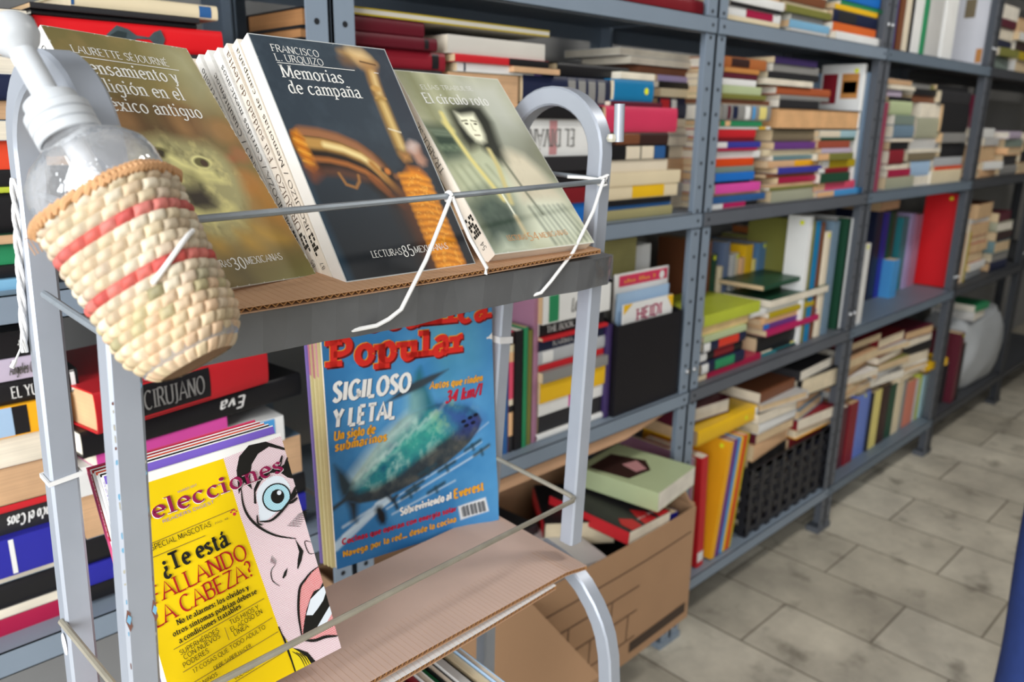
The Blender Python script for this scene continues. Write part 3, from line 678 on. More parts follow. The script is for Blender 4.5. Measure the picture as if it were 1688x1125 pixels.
mb = MB(); rule(mb, (.119, .8825), (.67, .878), .0006, w, h); rule(mb, (.82, .8755), (.856, .874), .0006, w, h); mb.build('title_rule', white_ink, COV[t.name])

# --- five more paperbacks standing behind it, white spines to the left
rows = [('white paperback spine directly behind the dark blue sword-hilt paperback', [('URQUIZO / Memorias de campaña', .18, .97, .0052, 0)], '87', cover_cream),
        ('cream paperback spine with red brown title, second behind the sword-hilt paperback', [('URQUIZO / Fui soldado de levita', .20, .97, .0068, 1)], '85', cover_cream),
        ('white paperback spine with black lettering, third behind the sword-hilt paperback', [('MENDOZA / Corridos mexicanos', .20, .93, .0058, 0)], '71', cover_white),
        ('white paperback spine with tall black lettering, fourth behind the sword-hilt paperback', [('TOSCANO / Cuauhtémoc', .30, .90, .0062, 0)], '9', cover_white),
        ('white paperback spine with widely set lettering, fifth behind the sword-hilt paperback', [('VASCONCELOS / Ulises criollo', .30, .94, .0066, 0)], '11', cover_white),
        ('warm tinted paperback, rearmost of those behind the sword-hilt paperback', [('VASCONCELOS / La tormenta', .30, .92, .0066, 1)], '54', mat('peach_cover_stock', '#eedcc8', .5))]
XF = Matrix(((0, 0, -1.0, 0), (1, 0, 0, 0), (0, -1.0, 0, 0), (0, 0, 0, 1)))          # spine letters read upwards on the spine face
yy = .4875+.0155; ths = [.0095, .0085, .0095, .009, .0085, .0085]
for i, (lab, tx, num, cv) in enumerate(rows):
    th2 = ths[i]; hh = .206-.0006*(i % 3)
    M2 = pose((.3030-.0012*i, yy, -.1128+.0003*i), 4.6, -1.2, 33.8+1.15*i)
    yy += th2/math.cos(math.radians(34))+.0002
    t2 = thing('paperback_book', lab, 'book', M2, group='paperbacks on the upper tray')
    soft_book(t2, .128, hh, th2, cv, pages_w)
    mb = MB()
    for s_, a, b, cap, mi in tx: lettering(mb, s_, (a*hh, (th2-cap*.85)*.5), (b*hh, (th2-cap*.85)*.5), cap*.85, 'light', mi, .0003, XF)
    lettering(mb, num, (.045*hh, th2*.3), (.045*hh+.006, th2*.3), .004, 'light', 0, .0003, XF)
    random.seed(i)
    for r_ in range(5):                                          # the publisher's small black block at the foot of the spine
        for c2 in range(3):
            if random.random() < .72:
                a = .105*hh+.0035*r_; b = th2*.14+c2*th2*.24
                q = [(a, b), (a+.0028, b), (a+.0028, b+th2*.2), (a, b+th2*.2)]
                mb.poly([tuple(XF @ Vector((x, y, .0003))) for x, y in q], 0)
    mb.build('spine_lettering', [black_ink, dark_ink], COV[t2.name])

# --- the grey paperback on the right with the seated figure
w, h, th = .1325, .2055, .0135
M54 = pose((.4505, .4867, -.1088), 2.2, -1.3, 42.1)
t = thing('paperback_book', 'grey green paperback with an old photograph of a seated figure, right end of upper tray', 'book', M54, group='paperbacks on the upper tray')
soft_book(t, w, h, th, cover_cream, pages_w)
p = Print(w, h, .0006); p.fill('#a4a48d'); p.put(np.clip(p.noise(5, 8, 4)-.4, 0, 1), '#8d8d70'); 
for q in range(7): p.line([(.0+.12*q, 1.0), (.02+.115*q, .62)], .004, '#8b8c6f' if q % 2 else '#b9b9a2', .006, .8)
p.poly([(.45, 1.0), (1, 1), (1, .62), (.66, .62), (.6, .8)], '#b9b9b0', .02, .9); p.poly([(.55, .62), (1, .62), (1, .40), (.62, .40)], '#77766a', .03, .9); p.poly([(.6, .75), (.74, .75), (.74, .4), (.62, .38)], '#a3a69d', .04, .8)
p.poly([(0, .69), (.227, .68), (.243, .50), (.151, .47), (0, .465)], '#4c5a4e', .008); p.line([(.04, .655), (.17, .65)], .002, '#8c9583', .003); p.line([(.06, .635), (.18, .63)], .002, '#8c9583', .003)
for q in range(3): p.poly([(.03+.065*q, .575), (.08+.065*q, .573), (.08+.065*q, .545), (.03+.065*q, .547)], '#7e8a76', .003)
p.poly([(0, .468), (.12, .49), (.233, .502), (.381, .555), (.524, .528), (.56, .40), (.50, .25), (.30, .22), (0, .25)], '#b3b6a0', .012)
for q in range(5): p.line([(.05+.08*q, .46), (.10+.09*q, .28)], .0022, '#8f937d', .003, .7)
p.poly([(.298, .782), (.374, .803), (.516, .828), (.638, .807), (.66, .713), (.612, .593), (.60, .477), (.52, .47), (.401, .576), (.30, .55), (.27, .613), (.282, .717)], '#3b3d33', .006)
p.poly([(.35, .765), (.40, .752), (.46, .758), (.525, .764), (.527, .70), (.515, .64), (.49, .60), (.44, .587), (.395, .60), (.365, .64), (.345, .70)], '#d8d6c3', .004)
p.line([(.37, .715), (.42, .72)], .0014, '#6d6a58', .001); p.line([(.46, .72), (.505, .715)], .0014, '#6d6a58', .001); p.ell(.40, .70, .022, .008, '#6b6858', .5); p.ell(.485, .70, .022, .008, '#6b6858', .5); p.line([(.44, .70), (.435, .665), (.45, .66)], .001, '#a29f8b', .001); p.line([(.42, .633), (.465, .633)], .0014, '#8a7d6c', .001)
p.poly([(0, .256), (.12, .30), (.258, .325), (.375, .26), (.42, .30), (.46, .24), (.47, .15), (.352, .069), (.276, .029), (.065, .006), (0, .02)], '#58645a', .012); p.put(p.mask([(0, .2), (.25, .3), (.3, .03), (0, .03)], .02)*np.clip(p.noise(9, 12, 3)-.4, 0, 1)*1.6, '#7e8a7c')
p.poly([(.5, .36), (.973, .301), (1, .0), (.62, .0), (.42, .06), (.46, .155)], '#c6c8b9', .02)
p.poly([(.614, .53), (.655, .546), (.698, .543), (.795, .513), (.873, .43), (.933, .317), (.932, .251), (.52, .256), (.53, .367), (.56, .46)], '#c2bba9', .008); p.put(p.mask([(.614, .53), (.70, .543), (.80, .51), (.88, .42), (.93, .26), (.56, .26)], .01)*np.clip(p.noise(12, 16, 3)-.5, 0, 1), '#a79f8c')
for q in range(8): p.line([(.55+.05*q, .22), (.60+.055*q, .02)], .002, '#7f8576' if q % 3 else '#565e52', .003, .8)
p.line([(.219, .756), (.211, .672), (.25, .502), (.345, .27)], .0052, '#c9c08c', .002); p.line([(.20, .70), (.225, .66)], .006, '#c9c08c', .003)
p.line([(.475, .548), (.47, .456), (.424, .319), (.40, .253)], .0055, '#bdb48a', .002); p.line([(.36, .30), (.37, .176)], .0022, '#d8d8ca', .001); p.line([(.37, .176), (.372, .086)], .005, '#b6ad92', .002); p.line([(.55, .5), (.60, .30), (.64, .18)], .002, '#5e6353', .002)
p.poly([(.02, .0), (.34, .0), (.30, .05), (.22, .03), (.14, .07)], '#b9bdae', .01)
p.c = np.clip(.30*(np.clip(p.c, 0, 1)/.30)**1.45, 0, 1)
e = np.minimum(np.minimum(p.u*w, (1-p.u)*w), np.minimum(p.v*h, (1-p.v)*h)); p.put((e < .0007+.0016*np.clip(p.noise(50, 80, 2)-.5, 0, 1))*.8, '#dcdad0')
p.mesh('cover_picture', gloss, COV[t.name], .0003)
text_part(COV[t.name], 'title_lettering', [('ELÍAS TRABULSE', (.16, .893), (.66, .906), .026, 'light'), ('El círculo roto', (.13, .812), (.74, .818), .058, 'serif'), ('LECTURAS', (.181, .059), (.36, .056), .026, 'light', 1), ('54', (.375, .047), (.47, .049), .04, 'light', 1), ('MEXICANAS', (.49, .055), (.777, .06), .026, 'light', 1)], None, w, h, mats=[white_ink, orange_ink])
mb = MB()
lettering(mb, 'TRABULSE', (.45*h, th*.3), (.72*h, th*.3), .006, 'light', 0, .0003, XF)
random.seed(3)
for r_ in range(6):
    for c2 in range(4):
        if random.random() < .7:
            a = .115*h+.0035*r_; b = th*.12+c2*.0026; mb.poly([tuple(XF @ Vector((x, y, .0003))) for x, y in [(a, b), (a+.003, b), (a+.003, b+.0022), (a, b+.0022)]], 0)
lettering(mb, '54', (.05*h, th*.3), (.05*h+.007, th*.3), .005, 'light', 0, .0003, XF); mb.build('spine_lettering', [black_ink], COV[t.name])

# --- the olive paperback on the left behind the basket
w, h, th = .1135, .2065, .019
M30 = pose((.1905, .4835, -.1066), 19.5, -3.5, 38.1)
t = thing('paperback_book', 'olive brown paperback with a carved stone skull, left end of upper tray', 'book', M30, group='paperbacks on the upper tray')
soft_book(t, w, h, th, cover_white, pages_w)
p = Print(w, h, .0006); p.fill('#8d7f58'); n = p.noise(5, 9, 4); p.put(np.clip((p.v-.72)*3, 0, 1)*.9, '#7b7450'); p.put(np.clip(n-.42, 0, 1)*1.2, '#a08a62')
p.put(np.clip(1-np.abs(p.v-.62)*7, 0, 1)*np.clip(1.5*p.noise(3, 5, 3), 0, 1)*.75, '#6e5742'); p.poly([(.55, .98), (1, .97), (1, .78), (.62, .8)], '#9a9266', .03, .6); p.poly([(.84, .97), (.93, .97), (.98, .82), (.90, .80)], '#c9cbb5', .03, .6)
for a, b, c in [((.2, .66), .16, '#9a7a58'), ((.62, .66), .2, '#a6845c'), ((.9, .62), .16, '#a9885f'), ((.86, .40), .16, '#b58a5c'), ((.93, .52), .1, '#a97d5c')]: p.ell(a[0], a[1], b, b*.5, c, .6, .8)
p.ell(.835, .50, .07, .03, '#b5654a', .9, .5)
for q in [[(.25, .74), (.32, .62), (.38, .74)], [(.42, .72), (.50, .60), (.56, .73)], [(.62, .72), (.68, .61), (.74, .70)]]: p.poly(q, '#5b4632', .008, .7)
p.poly([(.86, .38), (1, .36), (1, .20), (.86, .24)], '#b98a4a', .02)
p.poly([(.10, .50), (.259, .574), (.389, .590), (.565, .572), (.729, .55), (.803, .499), (.815, .416), (.767, .33), (.701, .26), (.649, .218), (.56, .18), (.491, .171), (.36, .18), (.25, .22), (.10, .30)], '#a8a27c', .006)
p.put(p.mask([(.20, .55), (.39, .585), (.70, .55), (.80, .42), (.66, .23), (.40, .2), (.2, .3)], .01)*np.clip(p.noise(16, 26, 3)-.45, 0, 1)*2.2, '#d3cb95'); p.put(p.mask([(.20, .55), (.39, .585), (.70, .55), (.80, .42), (.66, .23), (.40, .2), (.2, .3)], .01)*np.clip(.42-p.noise(14, 22, 3), 0, 1)*3, '#6f6b4c')
p.ell(.58, .485, .085, .032, '#d9d4a0', .3); p.ell(.585, .483, .065, .024, '#77724f', .3); p.ell(.60, .48, .03, .018, '#5c4a3c', .3); p.ell(.32, .52, .07, .026, '#77724f', .3); p.ell(.325, .518, .032, .016, '#4d4636', .3)
p.line([(.38, .50), (.44, .47), (.52, .445), (.62, .44)], .006, '#d6d09a', .003); p.line([(.36, .46), (.50, .42), (.66, .41)], .005, '#cfc993', .003); p.poly([(.40, .44), (.47, .44), (.50, .41), (.42, .40)], '#8a8460', .006)
p.poly([(.315, .38), (.47, .385), (.515, .345), (.52, .295), (.315, .29)], '#4a4238', .006); p.line([(.31, .29), (.40, .262), (.53, .27), (.62, .30)], .007, '#ccc58f', .004)
for pl in ([(.553, .20), (.64, .185), (.717, .13), (.70, .10), (.62, .10), (.56, .13)], [(.70, .225), (.80, .205), (.932, .156), (.90, .14), (.79, .145), (.70, .18)], [(.322, .186), (.40, .17), (.437, .115), (.40, .10), (.338, .115)]): p.poly(pl, '#b0924e', .006); p.poly([(x*.96+.02, y*.98+.006) for x, y in pl], '#bd9f5c', .014, .5)
p.put(np.clip((.16-p.v)*9, 0, 1)*.85, '#7c6f4c'); p.put(np.clip((.11-p.v)*9, 0, 1)*np.clip(p.u*1.6-.5, 0, 1)*.8, '#8b8a5c'); p.poly([(.38, .10), (.43, .10), (.47, .0), (.44, 0)], '#5a5240', .01, .6)
p.c = np.clip(.30*(np.clip(p.c, 0, 1)/.30)**1.3, 0, 1)
e = np.minimum(np.minimum(p.u*w, (1-p.u)*w), np.minimum(p.v*h, (1-p.v)*h)); p.put((e < .0005+.001*np.clip(p.noise(50, 80, 2)-.55, 0, 1))*.8, '#dcdad0')
p.mesh('cover_picture', gloss, COV[t.name], .0003)
text_part(COV[t.name], 'title_lettering', [('LAURETTE SÉJOURNÉ', (.112, .903), (.763, .898), .030, 'light'), ('Pensamiento y', (.10, .824), (.771, .826), .054, 'serif'), ('religión en el', (.10, .755), (.735, .748), .054, 'serif'), ('México antiguo', (.07, .681), (.80, .674), .054, 'serif'),
    ('LECTURAS', (.17, .080), (.377, .075), .026, 'light'), ('30', (.385, .061), (.482, .062), .044, 'light'), ('MEXICANAS', (.492, .075), (.791, .078), .026, 'light')], white_ink, w, h)
mb = MB(); rule(mb, (.083, .889), (.822, .885), .0006, w, h); mb.build('title_rule', white_ink, COV[t.name])
mb = MB(); lettering(mb, 'SÉJOURNÉ / Pensamiento', (.35*h, th*.3), (.95*h, th*.3), .0065, 'light', 0, .0003, XF); mb.build('spine_lettering', black_ink, COV[t.name])
# two more white paperbacks behind it
for i, lab in enumerate(['white paperback spine behind the skull paperback, nearer of the two', 'white paperback with a pinkish spine, rearmost behind the skull paperback']):
    M2 = pose((.1845-.005*i, .4835+.024+.015*i, -.105), 19.5, -3.5, 37.5+.8*i); t2 = thing('paperback_book', lab, 'book', M2, group='paperbacks on the upper tray')
    soft_book(t2, .113, .203, .011, cover_white if i == 0 else cover_cream, pages_w)
    mb = MB(); lettering(mb, ['MEXICANAS / Lecturas', 'LECTURAS / Mexicanas'][i], (.35*.2, .003), (.93*.2, .003), .005, 'light', 0, .0003, XF); mb.build('spine_lettering', black_ink, COV[t2.name])

# --- the blue popular mechanics style magazine on the lower tray
w, h, th = .205, .292, .0045
MM = pose((.3955, .6745, -.4705), -10.6, 1.1, -.5)
t = thing('magazine', 'blue magazine with a whale-like submarine on its cover, standing on the lower tray', 'magazine', MM, group='magazines on the lower tray')
hs = .27/.292
def B(pts): return [(x, y*hs) for x, y in pts]
curl = lambda u, v: -.010*np.clip((u-.72)/.28, 0, 1)**2*np.clip(v*1.6-.25, 0, 1)+.004*np.clip((u-.8)/.2, 0, 1)*np.clip(.25-v, 0, 1)*4
def curved_block(t, w, h, z0, z1, name, m, x0=.0, x1=None, y0=.0, y1=None):
    nx, ny = 24, 12; x1 = w if x1 is None else x1; y1 = h if y1 is None else y1; mb = MB(); vs = []
    for z in (z0, z1):
        for j in range(ny+1):
            for i in range(nx+1):
                u = (x0+(x1-x0)*i/nx)/w; v = (y0+(y1-y0)*j/ny)/h; vs.append((u*w, v*h, z+float(curl(np.array(u), np.array(v)))))
    o = (nx+1)*(ny+1); fs = []
    for j in range(ny):
        for i in range(nx):
            a = j*(nx+1)+i; fs.append((a, a+1, a+nx+2, a+nx+1)); fs.append((o+a+nx+1, o+a+nx+2, o+a+1, o+a))
    for i in range(nx):
        fs.append((i+1, i, o+i, o+i+1)); a = ny*(nx+1)+i; fs.append((a, a+1, o+a+1, o+a))
    for j in range(ny):
        a = j*(nx+1); fs.append((a, a+nx+1, o+a+nx+1, o+a)); a += nx; fs.append((a+nx+1, a, o+a, o+a+nx+1))
    mb.add(vs, fs); return mb.build(name, m, t)
COV[t.name] = curved_block(t, w, h, -.0004, 0, 'cover', cover_white); curved_block(t, w, h, -.004, -.0006, 'page_block', pages_w, .0, w-.001, .001, h-.001)
p = Print(w, h, .00085); p.fill('#3f86bd'); n = p.noise(4, 6, 4); p.put(np.clip(n-.4, 0, 1)*1.3, '#6aaedb'); p.put(np.clip(.45-n, 0, 1)*1.5, '#2a6ba4'); p.put(np.clip((.2-p.u)*2.5, 0, 1)*.7, '#24527c'); p.put(np.clip((.12-p.v)*6, 0, 1)*.6, '#2b6bb5'); p.put(np.clip((p.u-.7)*1.6, 0, .5), '#5a9fd2')
for a, b in [((.62, 1), (.70, .80)), ((.80, .98), (.84, .72)), ((.70, .62), (.64, .9))]: p.line([a, b], .018, '#63a8a8', .02, .45)
for a, b, wd, al in [((.0, .10), (.30, .25), .010, .8), ((.05, .14), (.32, .24), .004, .9), ((.30, .205), (.95, .36), .0016, .9), ((.30, .23), (.9, .39), .001, .8), ((.33, .173), (.72, .245), .0014, .8), ((.24, .24), (.64, .375), .0028, .9), ((.05, .18), (.2, .22), .003, .7), ((.62, .36), (.95, .47), .001, .7)]: p.line(B([a, b]), wd, '#cfe3ee', .0016, al)
hull = B([(.198, .435), (.278, .502), (.405, .577), (.47, .595), (.54, .607), (.615, .612), (.685, .603), (.813, .565), (.886, .52), (.905, .49), (.88, .45), (.82, .405), (.76, .375), (.664, .335), (.526, .300), (.391, .272), (.267, .253), (.147, .262), (.08, .29), (.07, .31), (.118, .375)])
p.poly(hull, '#343e44', .0015)
top = B([(.10, .345), (.198, .435), (.278, .502), (.405, .577), (.54, .607), (.685, .603), (.80, .57), (.86, .535), (.80, .505), (.66, .45), (.52, .40), (.38, .345), (.25, .315), (.15, .31)])
p.poly(top, '#2c868c', .004); mk = p.mask(top, .008); n2 = p.noise(20, 24, 4); p.put(mk*np.clip(n2-.50, 0, 1)*2.2, '#bfe6da'); p.put(mk*np.clip(.46-n2, 0, 1)*3.5, '#1d5f7e')
for q in range(26):
    a = .14+.020*q; b = .37+.0085*q; p.line(B([(a, b-.02*((q*5) % 3)), (a+.05, b+.035-.02*((q*5) % 3))]), .0022, ('#dff2ea', '#1c6a80', '#7fd0c0')[q % 3], .0022, .55)
p.line(B([(.13, .375), (.22, .445), (.34, .52), (.45, .57)]), .011, '#d9efe4', .010, .75); p.line(B([(.45, .46), (.58, .50), (.70, .53)]), .02, '#4fc0a0', .014, .5)
p.poly(B([(.62, .60), (.685, .603), (.813, .565), (.905, .49), (.85, .455), (.76, .46), (.68, .50)]), '#3b4a9c', .012, .8); p.put(p.mask(B([(.60, .605), (.80, .565), (.80, .50), (.64, .52)]), .02)*np.clip(n2-.5, 0, 1)*2.5, '#7fae4f')
for q in ((.782, .507), (.825, .516), (.863, .522), (.845, .49), (.80, .485)): p.ell(q[0], q[1]*hs, .02, .009, '#14182c', .3)
mk = p.mask(hull, .003)*(1-p.mask(top, .012)); p.put(mk*np.clip(n2-.45, 0, 1)*1.3, '#6d6a5e'); p.put(mk*np.clip(.45-n2, 0, 1)*2, '#23282c')
p.poly(B([(.455, .60), (.463, .68), (.50, .766), (.526, .785), (.55, .72), (.60, .612), (.54, .60)]), '#2e6f80', .004); p.poly(B([(.455, .60), (.47, .68), (.505, .66), (.51, .60)]), '#9fd0cc', .012, .8)
p.poly(B([(.316, .662), (.39, .695), (.465, .722), (.58, .742), (.692, .752), (.60, .715), (.52, .695), (.409, .675)]), '#39444c', .002)
p.poly(B([(.024, .453), (.077, .410), (.115, .355), (.088, .305), (.05, .31), (.035, .36)]), '#2d3d44', .004); p.poly(B([(.065, .30), (.139, .275), (.126, .184), (.098, .196), (.09, .25)]), '#2b3338', .004); p.line(B([(.0, .27), (.08, .30), (.10, .31)]), .005, '#333d42', .002)
p.poly(B([(.231, .215), (.245, .228), (.268, .224), (.292, .19), (.296, .16), (.285, .138), (.258, .142), (.24, .17)]), '#1f2224', .003)
p.line(B([(.30, .275), (.335, .235), (.36, .25)]), .004, '#22303a', .002); p.line(B([(.34, .24), (.36, .195)]), .004, '#22303a', .002)
for a in ((.44, .245), (.47, .27), (.60, .235), (.55, .33), (.67, .32), (.84, .385), (.90, .35)):
    p.line(B([(a[0]-.05, a[1]-.012), (a[0]+.05, a[1]+.014)]), .004, '#2a4450', .002); p.line(B([(a[0]-.005, a[1]+.005), (a[0]+.006, a[1]-.02)]), .003, '#2a4450', .002)
p.poly(B([(.737, .117), (.916, .125), (.936, .055), (.752, .049)]), '#e8eaea', .0012)
for q in range(19):
    if q in (6, 12): continue
    x = .765+.0083*q; p.line(B([(x-.008+.0, .108), (x+.003, .062)]), .0009+.0007*((q*7) % 3), '#5b5f63', .0006)
p.mesh('cover_picture', gloss2, COV[t.name], .0002, bend=curl)
red_i = mat('red_ink', '#dd2b22', .4); dred = mat('dark_red_ink', '#6d1014', .4); yel_i = mat('yellow_ink', '#f0a92a', .4); navy_i = mat('navy_ink', '#12345c', .5); pink_i = mat('crimson_ink', '#c8203a', .4)
def shadowed(tx, a, b, cap, st, mi, sh=3, d=.004):
    a, b = B([a, b]); c = cap*hs
    return [(tx, (a[0]+d, a[1]-d*.7), (b[0]+d, b[1]-d*.7), c, st, sh, 0), (tx, a, b, c, st, mi, .0004)]
R = []
for tx, a, b, cap in [('Mecánica', (.04, .982), (.955, .935), .088), ('Popular', (.038, .850), (.783, .817), .105)]:
    a, b = B([a, b]); c = cap*hs
    R += [(tx, (a[0]+.009, a[1]-.008), (b[0]+.009, b[1]-.008), c, 'slab', 1, 0), (tx, (a[0]-.003, a[1]+.003), (b[0]-.003, b[1]+.003), c, 'slab', 2, .0003), (tx, a, b, c, 'slab', 0, .0006)]
R += shadowed('SIGILOSO', (.035, .714), (.455, .695), .072, 'sans', 4)+shadowed('Y LETAL', (.030, .609), (.366, .595), .070, 'sans', 4)
R += shadowed('Un siglo de', (.030, .557), (.25, .549), .036, 'sans', 2, d=.002)+shadowed('submarinos', (.031, .512), (.313, .506), .036, 'sans', 2, d=.002)+shadowed('Autos que rinden', (.575, .684), (.912, .667), .030, 'sans', 2, d=.002)
R += shadowed('34 km/l', (.667, .609), (.90, .607), .050, 'brush', 5, 1, .003)+shadowed('Sobreviviendo al', (.376, .158), (.693, .166), .032, 'heavy', 4, d=.002)+shadowed('Everest', (.711, .163), (.903, .166), .040, 'heavy', 2, d=.002)
R += shadowed('Cocinas que operan con energía solar', (.038, .105), (.722, .101), .024, 'heavy', 5, 1, .001)+shadowed('Navega por la red… desde la cocina', (.039, .048), (.72, .050), .026, 'heavy', 2, d=.001)
o = text_part(COV[t.name], 'title_lettering', R, None, w, h, z=.0005, mats=[red_i, dred, yel_i, navy_i, white_ink, pink_i])
for v in o.data.vertices: v.co.z += float(curl(np.array(v.co.x/w), np.array(v.co.y/h)))
# more magazines behind it, seen by their spines
for i, (lab, th2, cols) in enumerate([('pink and cream spined magazine directly behind the submarine magazine', .004, ('#c98a96', '#cfc08c')), ('cream spined magazine with a dark pink head, second behind the submarine magazine', .0045, ('#b06a78', '#d2c594')),
                                      ('cream spined magazine with a rosy head, third behind the submarine magazine', .0045, ('#b9717f', '#cbbf8a')), ('thin violet spined magazine at the back behind the submarine magazine', .003, ('#7f6cb4', '#7f6cb4'))]):
    off = .0052+sum((.0047, .0052, .0052, .0036)[:i])
    M2 = MM @ Matrix.Translation((-.0035-.0022*i, 0, -off)); t2 = thing('magazine', lab, 'magazine', M2, group='magazines on the lower tray')
    mb = MB(); hh = .288-.003*(i % 2); ms = [mat('magazine_spine', cols[0], .5), mat('magazine_spine', cols[1], .5)]
    mb.box((0, 0, -th2), (.0004, hh*.76, 0), 1); mb.box((0, hh*.76, -th2), (.0004, hh, 0), 0); mb.box((0.0004, 0, -.0003), (.19, hh, 0), 1); mb.box((0.0004, 0, -th2), (.19, hh, -th2+.0003), 1); mb.build('cover', ms, t2)
    mb = MB(); mb.box((.0005, .001, -th2+.0004), (.188, hh-.001, -.0004)); mb.build('page_block', pages_w, t2)

# --- the yellow and pink digest magazine with the comic face
w, h, th = .135, .190, .0055
MS = pose((.1665, .5185, -.4392), -3.4, 2.8, 22.8)
t = thing('magazine', 'small yellow and pink magazine with a comic style face, left on the lower tray', 'magazine', MS, group='magazines on the lower tray')
soft_book(t, w, h, th, cover_white, pages_w)
yellow = mat('yellow_cover_ink', '#ecc808', .3, var=.05, scale=18)
def halftone(name, base, dot, freq=720, r=.35):
    m = bpy.data.materials.new(name); m.use_nodes = True; nt = m.node_tree; N = nt.nodes; L = nt.links; b = N['Principled BSDF']; b.inputs['Roughness'].default_value = .3
    tc = N.new('ShaderNodeTexCoord'); mp = N.new('ShaderNodeMapping'); mp.inputs['Rotation'].default_value = (0, 0, math.radians(45)); mp.inputs['Scale'].default_value = (freq, freq, 0)
    vo = N.new('ShaderNodeTexVoronoi'); vo.inputs['Scale'].default_value = 1; vo.inputs['Randomness'].default_value = 0; vo.voronoi_dimensions = '2D'
    rp = N.new('ShaderNodeValToRGB'); rp.color_ramp.elements[0].position = r; rp.color_ramp.elements[0].color = (*lin(dot), 1); rp.color_ramp.elements[1].position = r+.12; rp.color_ramp.elements[1].color = (*lin(base), 1)
    L.new(tc.outputs['Object'], mp.inputs[0]); L.new(mp.outputs[0], vo.inputs['Vector']); L.new(vo.outputs['Distance'], rp.inputs[0]); L.new(rp.outputs[0], b.inputs['Base Color']); return m
skin = halftone('pink_halftone', '#f4eaea', '#cc8f9c', 800, .30); iris_m = halftone('blue_halftone', '#c7eaf0', '#6fb9cf', 800, .26); lips = halftone('red_halftone', '#f6d9d6', '#d2353c', 800, .36)
violet = mat('violet_ink', '#7a5fc0', .4); ink = black_ink; eye_w = mat('eye_white_ink', '#e6ecf2', .35); plum = mat('plum_ink', '#8f1648', .4); redk = mat('deep_red_ink', '#a8141c', .4); hairy = mat('hair_yellow_ink', '#e8d01c', .4); mag_red = mat('rose_red_ink', '#cf2c48', .4)
FM = [yellow, skin, ink, eye_w, iris_m, lips, violet, hairy, mag_red, cover_white]
mb = MB()
def F(pts, mi, k, smooth=0):
    q = _smooth(list(pts)+[pts[0]], 4)[:-1] if smooth else pts
    import mathutils.geometry as G
    v = [Vector((min(max(x, .0), 1.0)*w, min(max(y, 0), 1.0)*h, .0002+.00012*k)) for x, y in q]
    tri = G.tessellate_polygon([v]); mb.add([tuple(a) for a in v], [tuple(f) for f in tri], mi)
def FL(pts, wd, mi, k, taper=True):
    q = _smooth(pts, 6); n = len(q)
    for i in range(n-1):
        a = Vector((q[i][0]*w, q[i][1]*h)); b = Vector((q[i+1][0]*w, q[i+1][1]*h)); d = (b-a)
        if d.length < 1e-7: continue
        d.normalize(); nn = Vector((-d.y, d.x)); f = lambda i: wd/2*(math.sin(math.pi*min(max((i+.8)/(n+.6), 0), 1))**.6 if taper else 1)
        z = .0002+.00012*k; mb.poly([(*(a-nn*f(i)), z), (*(b-nn*f(i+1)), z), (*(b+nn*f(i+1)), z), (*(a+nn*f(i)), z)], mi)
F([(0, 0), (.684, 0), (.662, .208), (.624, .70), (.621, .965), (0, .962)], 0, 0); F([(.684, 0), (1, 0), (1, .985), (.621, .965), (.624, .70), (.662, .208)], 1, 0)
F([(.621, .965), (1, .985), (1, 1), (0, 1), (0, .962)], 9, 0)
F([(.65, .80), (.676, .90), (.714, .953), (.788, .987), (.895, .981), (1.0, .930), (1.0, .917), (.907, .955), (.830, .940), (.775, .905), (.74, .85), (.735, .80), (.70, .84)], 2, 1)
F([(.745, .72), (.75, .77), (.794, .806), (.87, .826), (.934, .81), (.965, .765), (.958, .74), (.931, .714), (.885, .692), (.827, .668), (.775, .655), (.735, .652), (.73, .68)], 3, 1, 1)
F([(.735, .735), (.75, .785), (.80, .822), (.87, .842), (.93, .832), (.965, .80), (1.0, .785), (1.0, .87), (.95, .855), (.87, .858), (.80, .845), (.745, .80), (.722, .74)], 2, 2)
import itertools
def EL(cx, cy, rx, mi, k, n=28, ry=None): F([(cx+rx*math.cos(2*math.pi*i/n), cy+(ry or rx*w/h)*math.sin(2*math.pi*i/n)) for i in range(n)], mi, k)
EL(.866, .732, .092, 2, 3, ry=.062); EL(.866, .732, .083, 4, 4, ry=.056); EL(.872, .735, .043, 2, 5, ry=.031); EL(.888, .748, .014, 3, 6); EL(.855, .752, .012, 2, 6, ry=.012)
FL([(.672, .82), (.658, .75), (.672, .69), (.72, .63), (.80, .575), (.912, .531)], .0021, 2, 3)
FL([(.722, .66), (.786, .646), (.854, .662), (.93, .695), (1.0, .735)], .0022, 2, 7); FL([(.72, .69), (.712, .655), (.735, .64)], .0016, 2, 7)
for a, b in [((.93, .70), (1.0, .725)), ((.92, .69), (.99, .70)), ((.95, .715), (1.0, .75)), ((.90, .83), (.97, .90)), ((.94, .83), (1.0, .885))]: FL([a, ((a[0]+b[0])/2, (a[1]+b[1])/2-.004), b], .0024, 2, 8)
F([(.905, .533), (.92, .50), (.936, .468), (.905, .43), (.871, .402), (.868, .408), (.885, .44), (.908, .472), (.908, .50)], 2, 3)
F([(.811, .427), (.785, .415), (.765, .396), (.768, .389), (.79, .398), (.80, .41)], 2, 3); FL([(.745, .46), (.71, .44), (.703, .40), (.735, .366)], .0008, 2, 3)
for q in range(5): FL([(.72+.006*q, .475-.004*q), (.742+.004*q, .502-.006*q)], .0004, 2, 3)
for q in range(8): FL([(.88+.012*q, .60+.004*q), (.96+.012*q, .575+.008*q)], .0005, 2, 3)
FL([(1, .49), (.96, .505), (.965, .45), (1, .44)], .0008, 2, 3)
L_out = [(1.0, .378), (.945, .368), (.895, .348), (.852, .326), (.82, .275), (.798, .221), (.785, .16), (.779, .11), (.849, .085), (.92, .078), (.997, .057), (1.0, .17)]
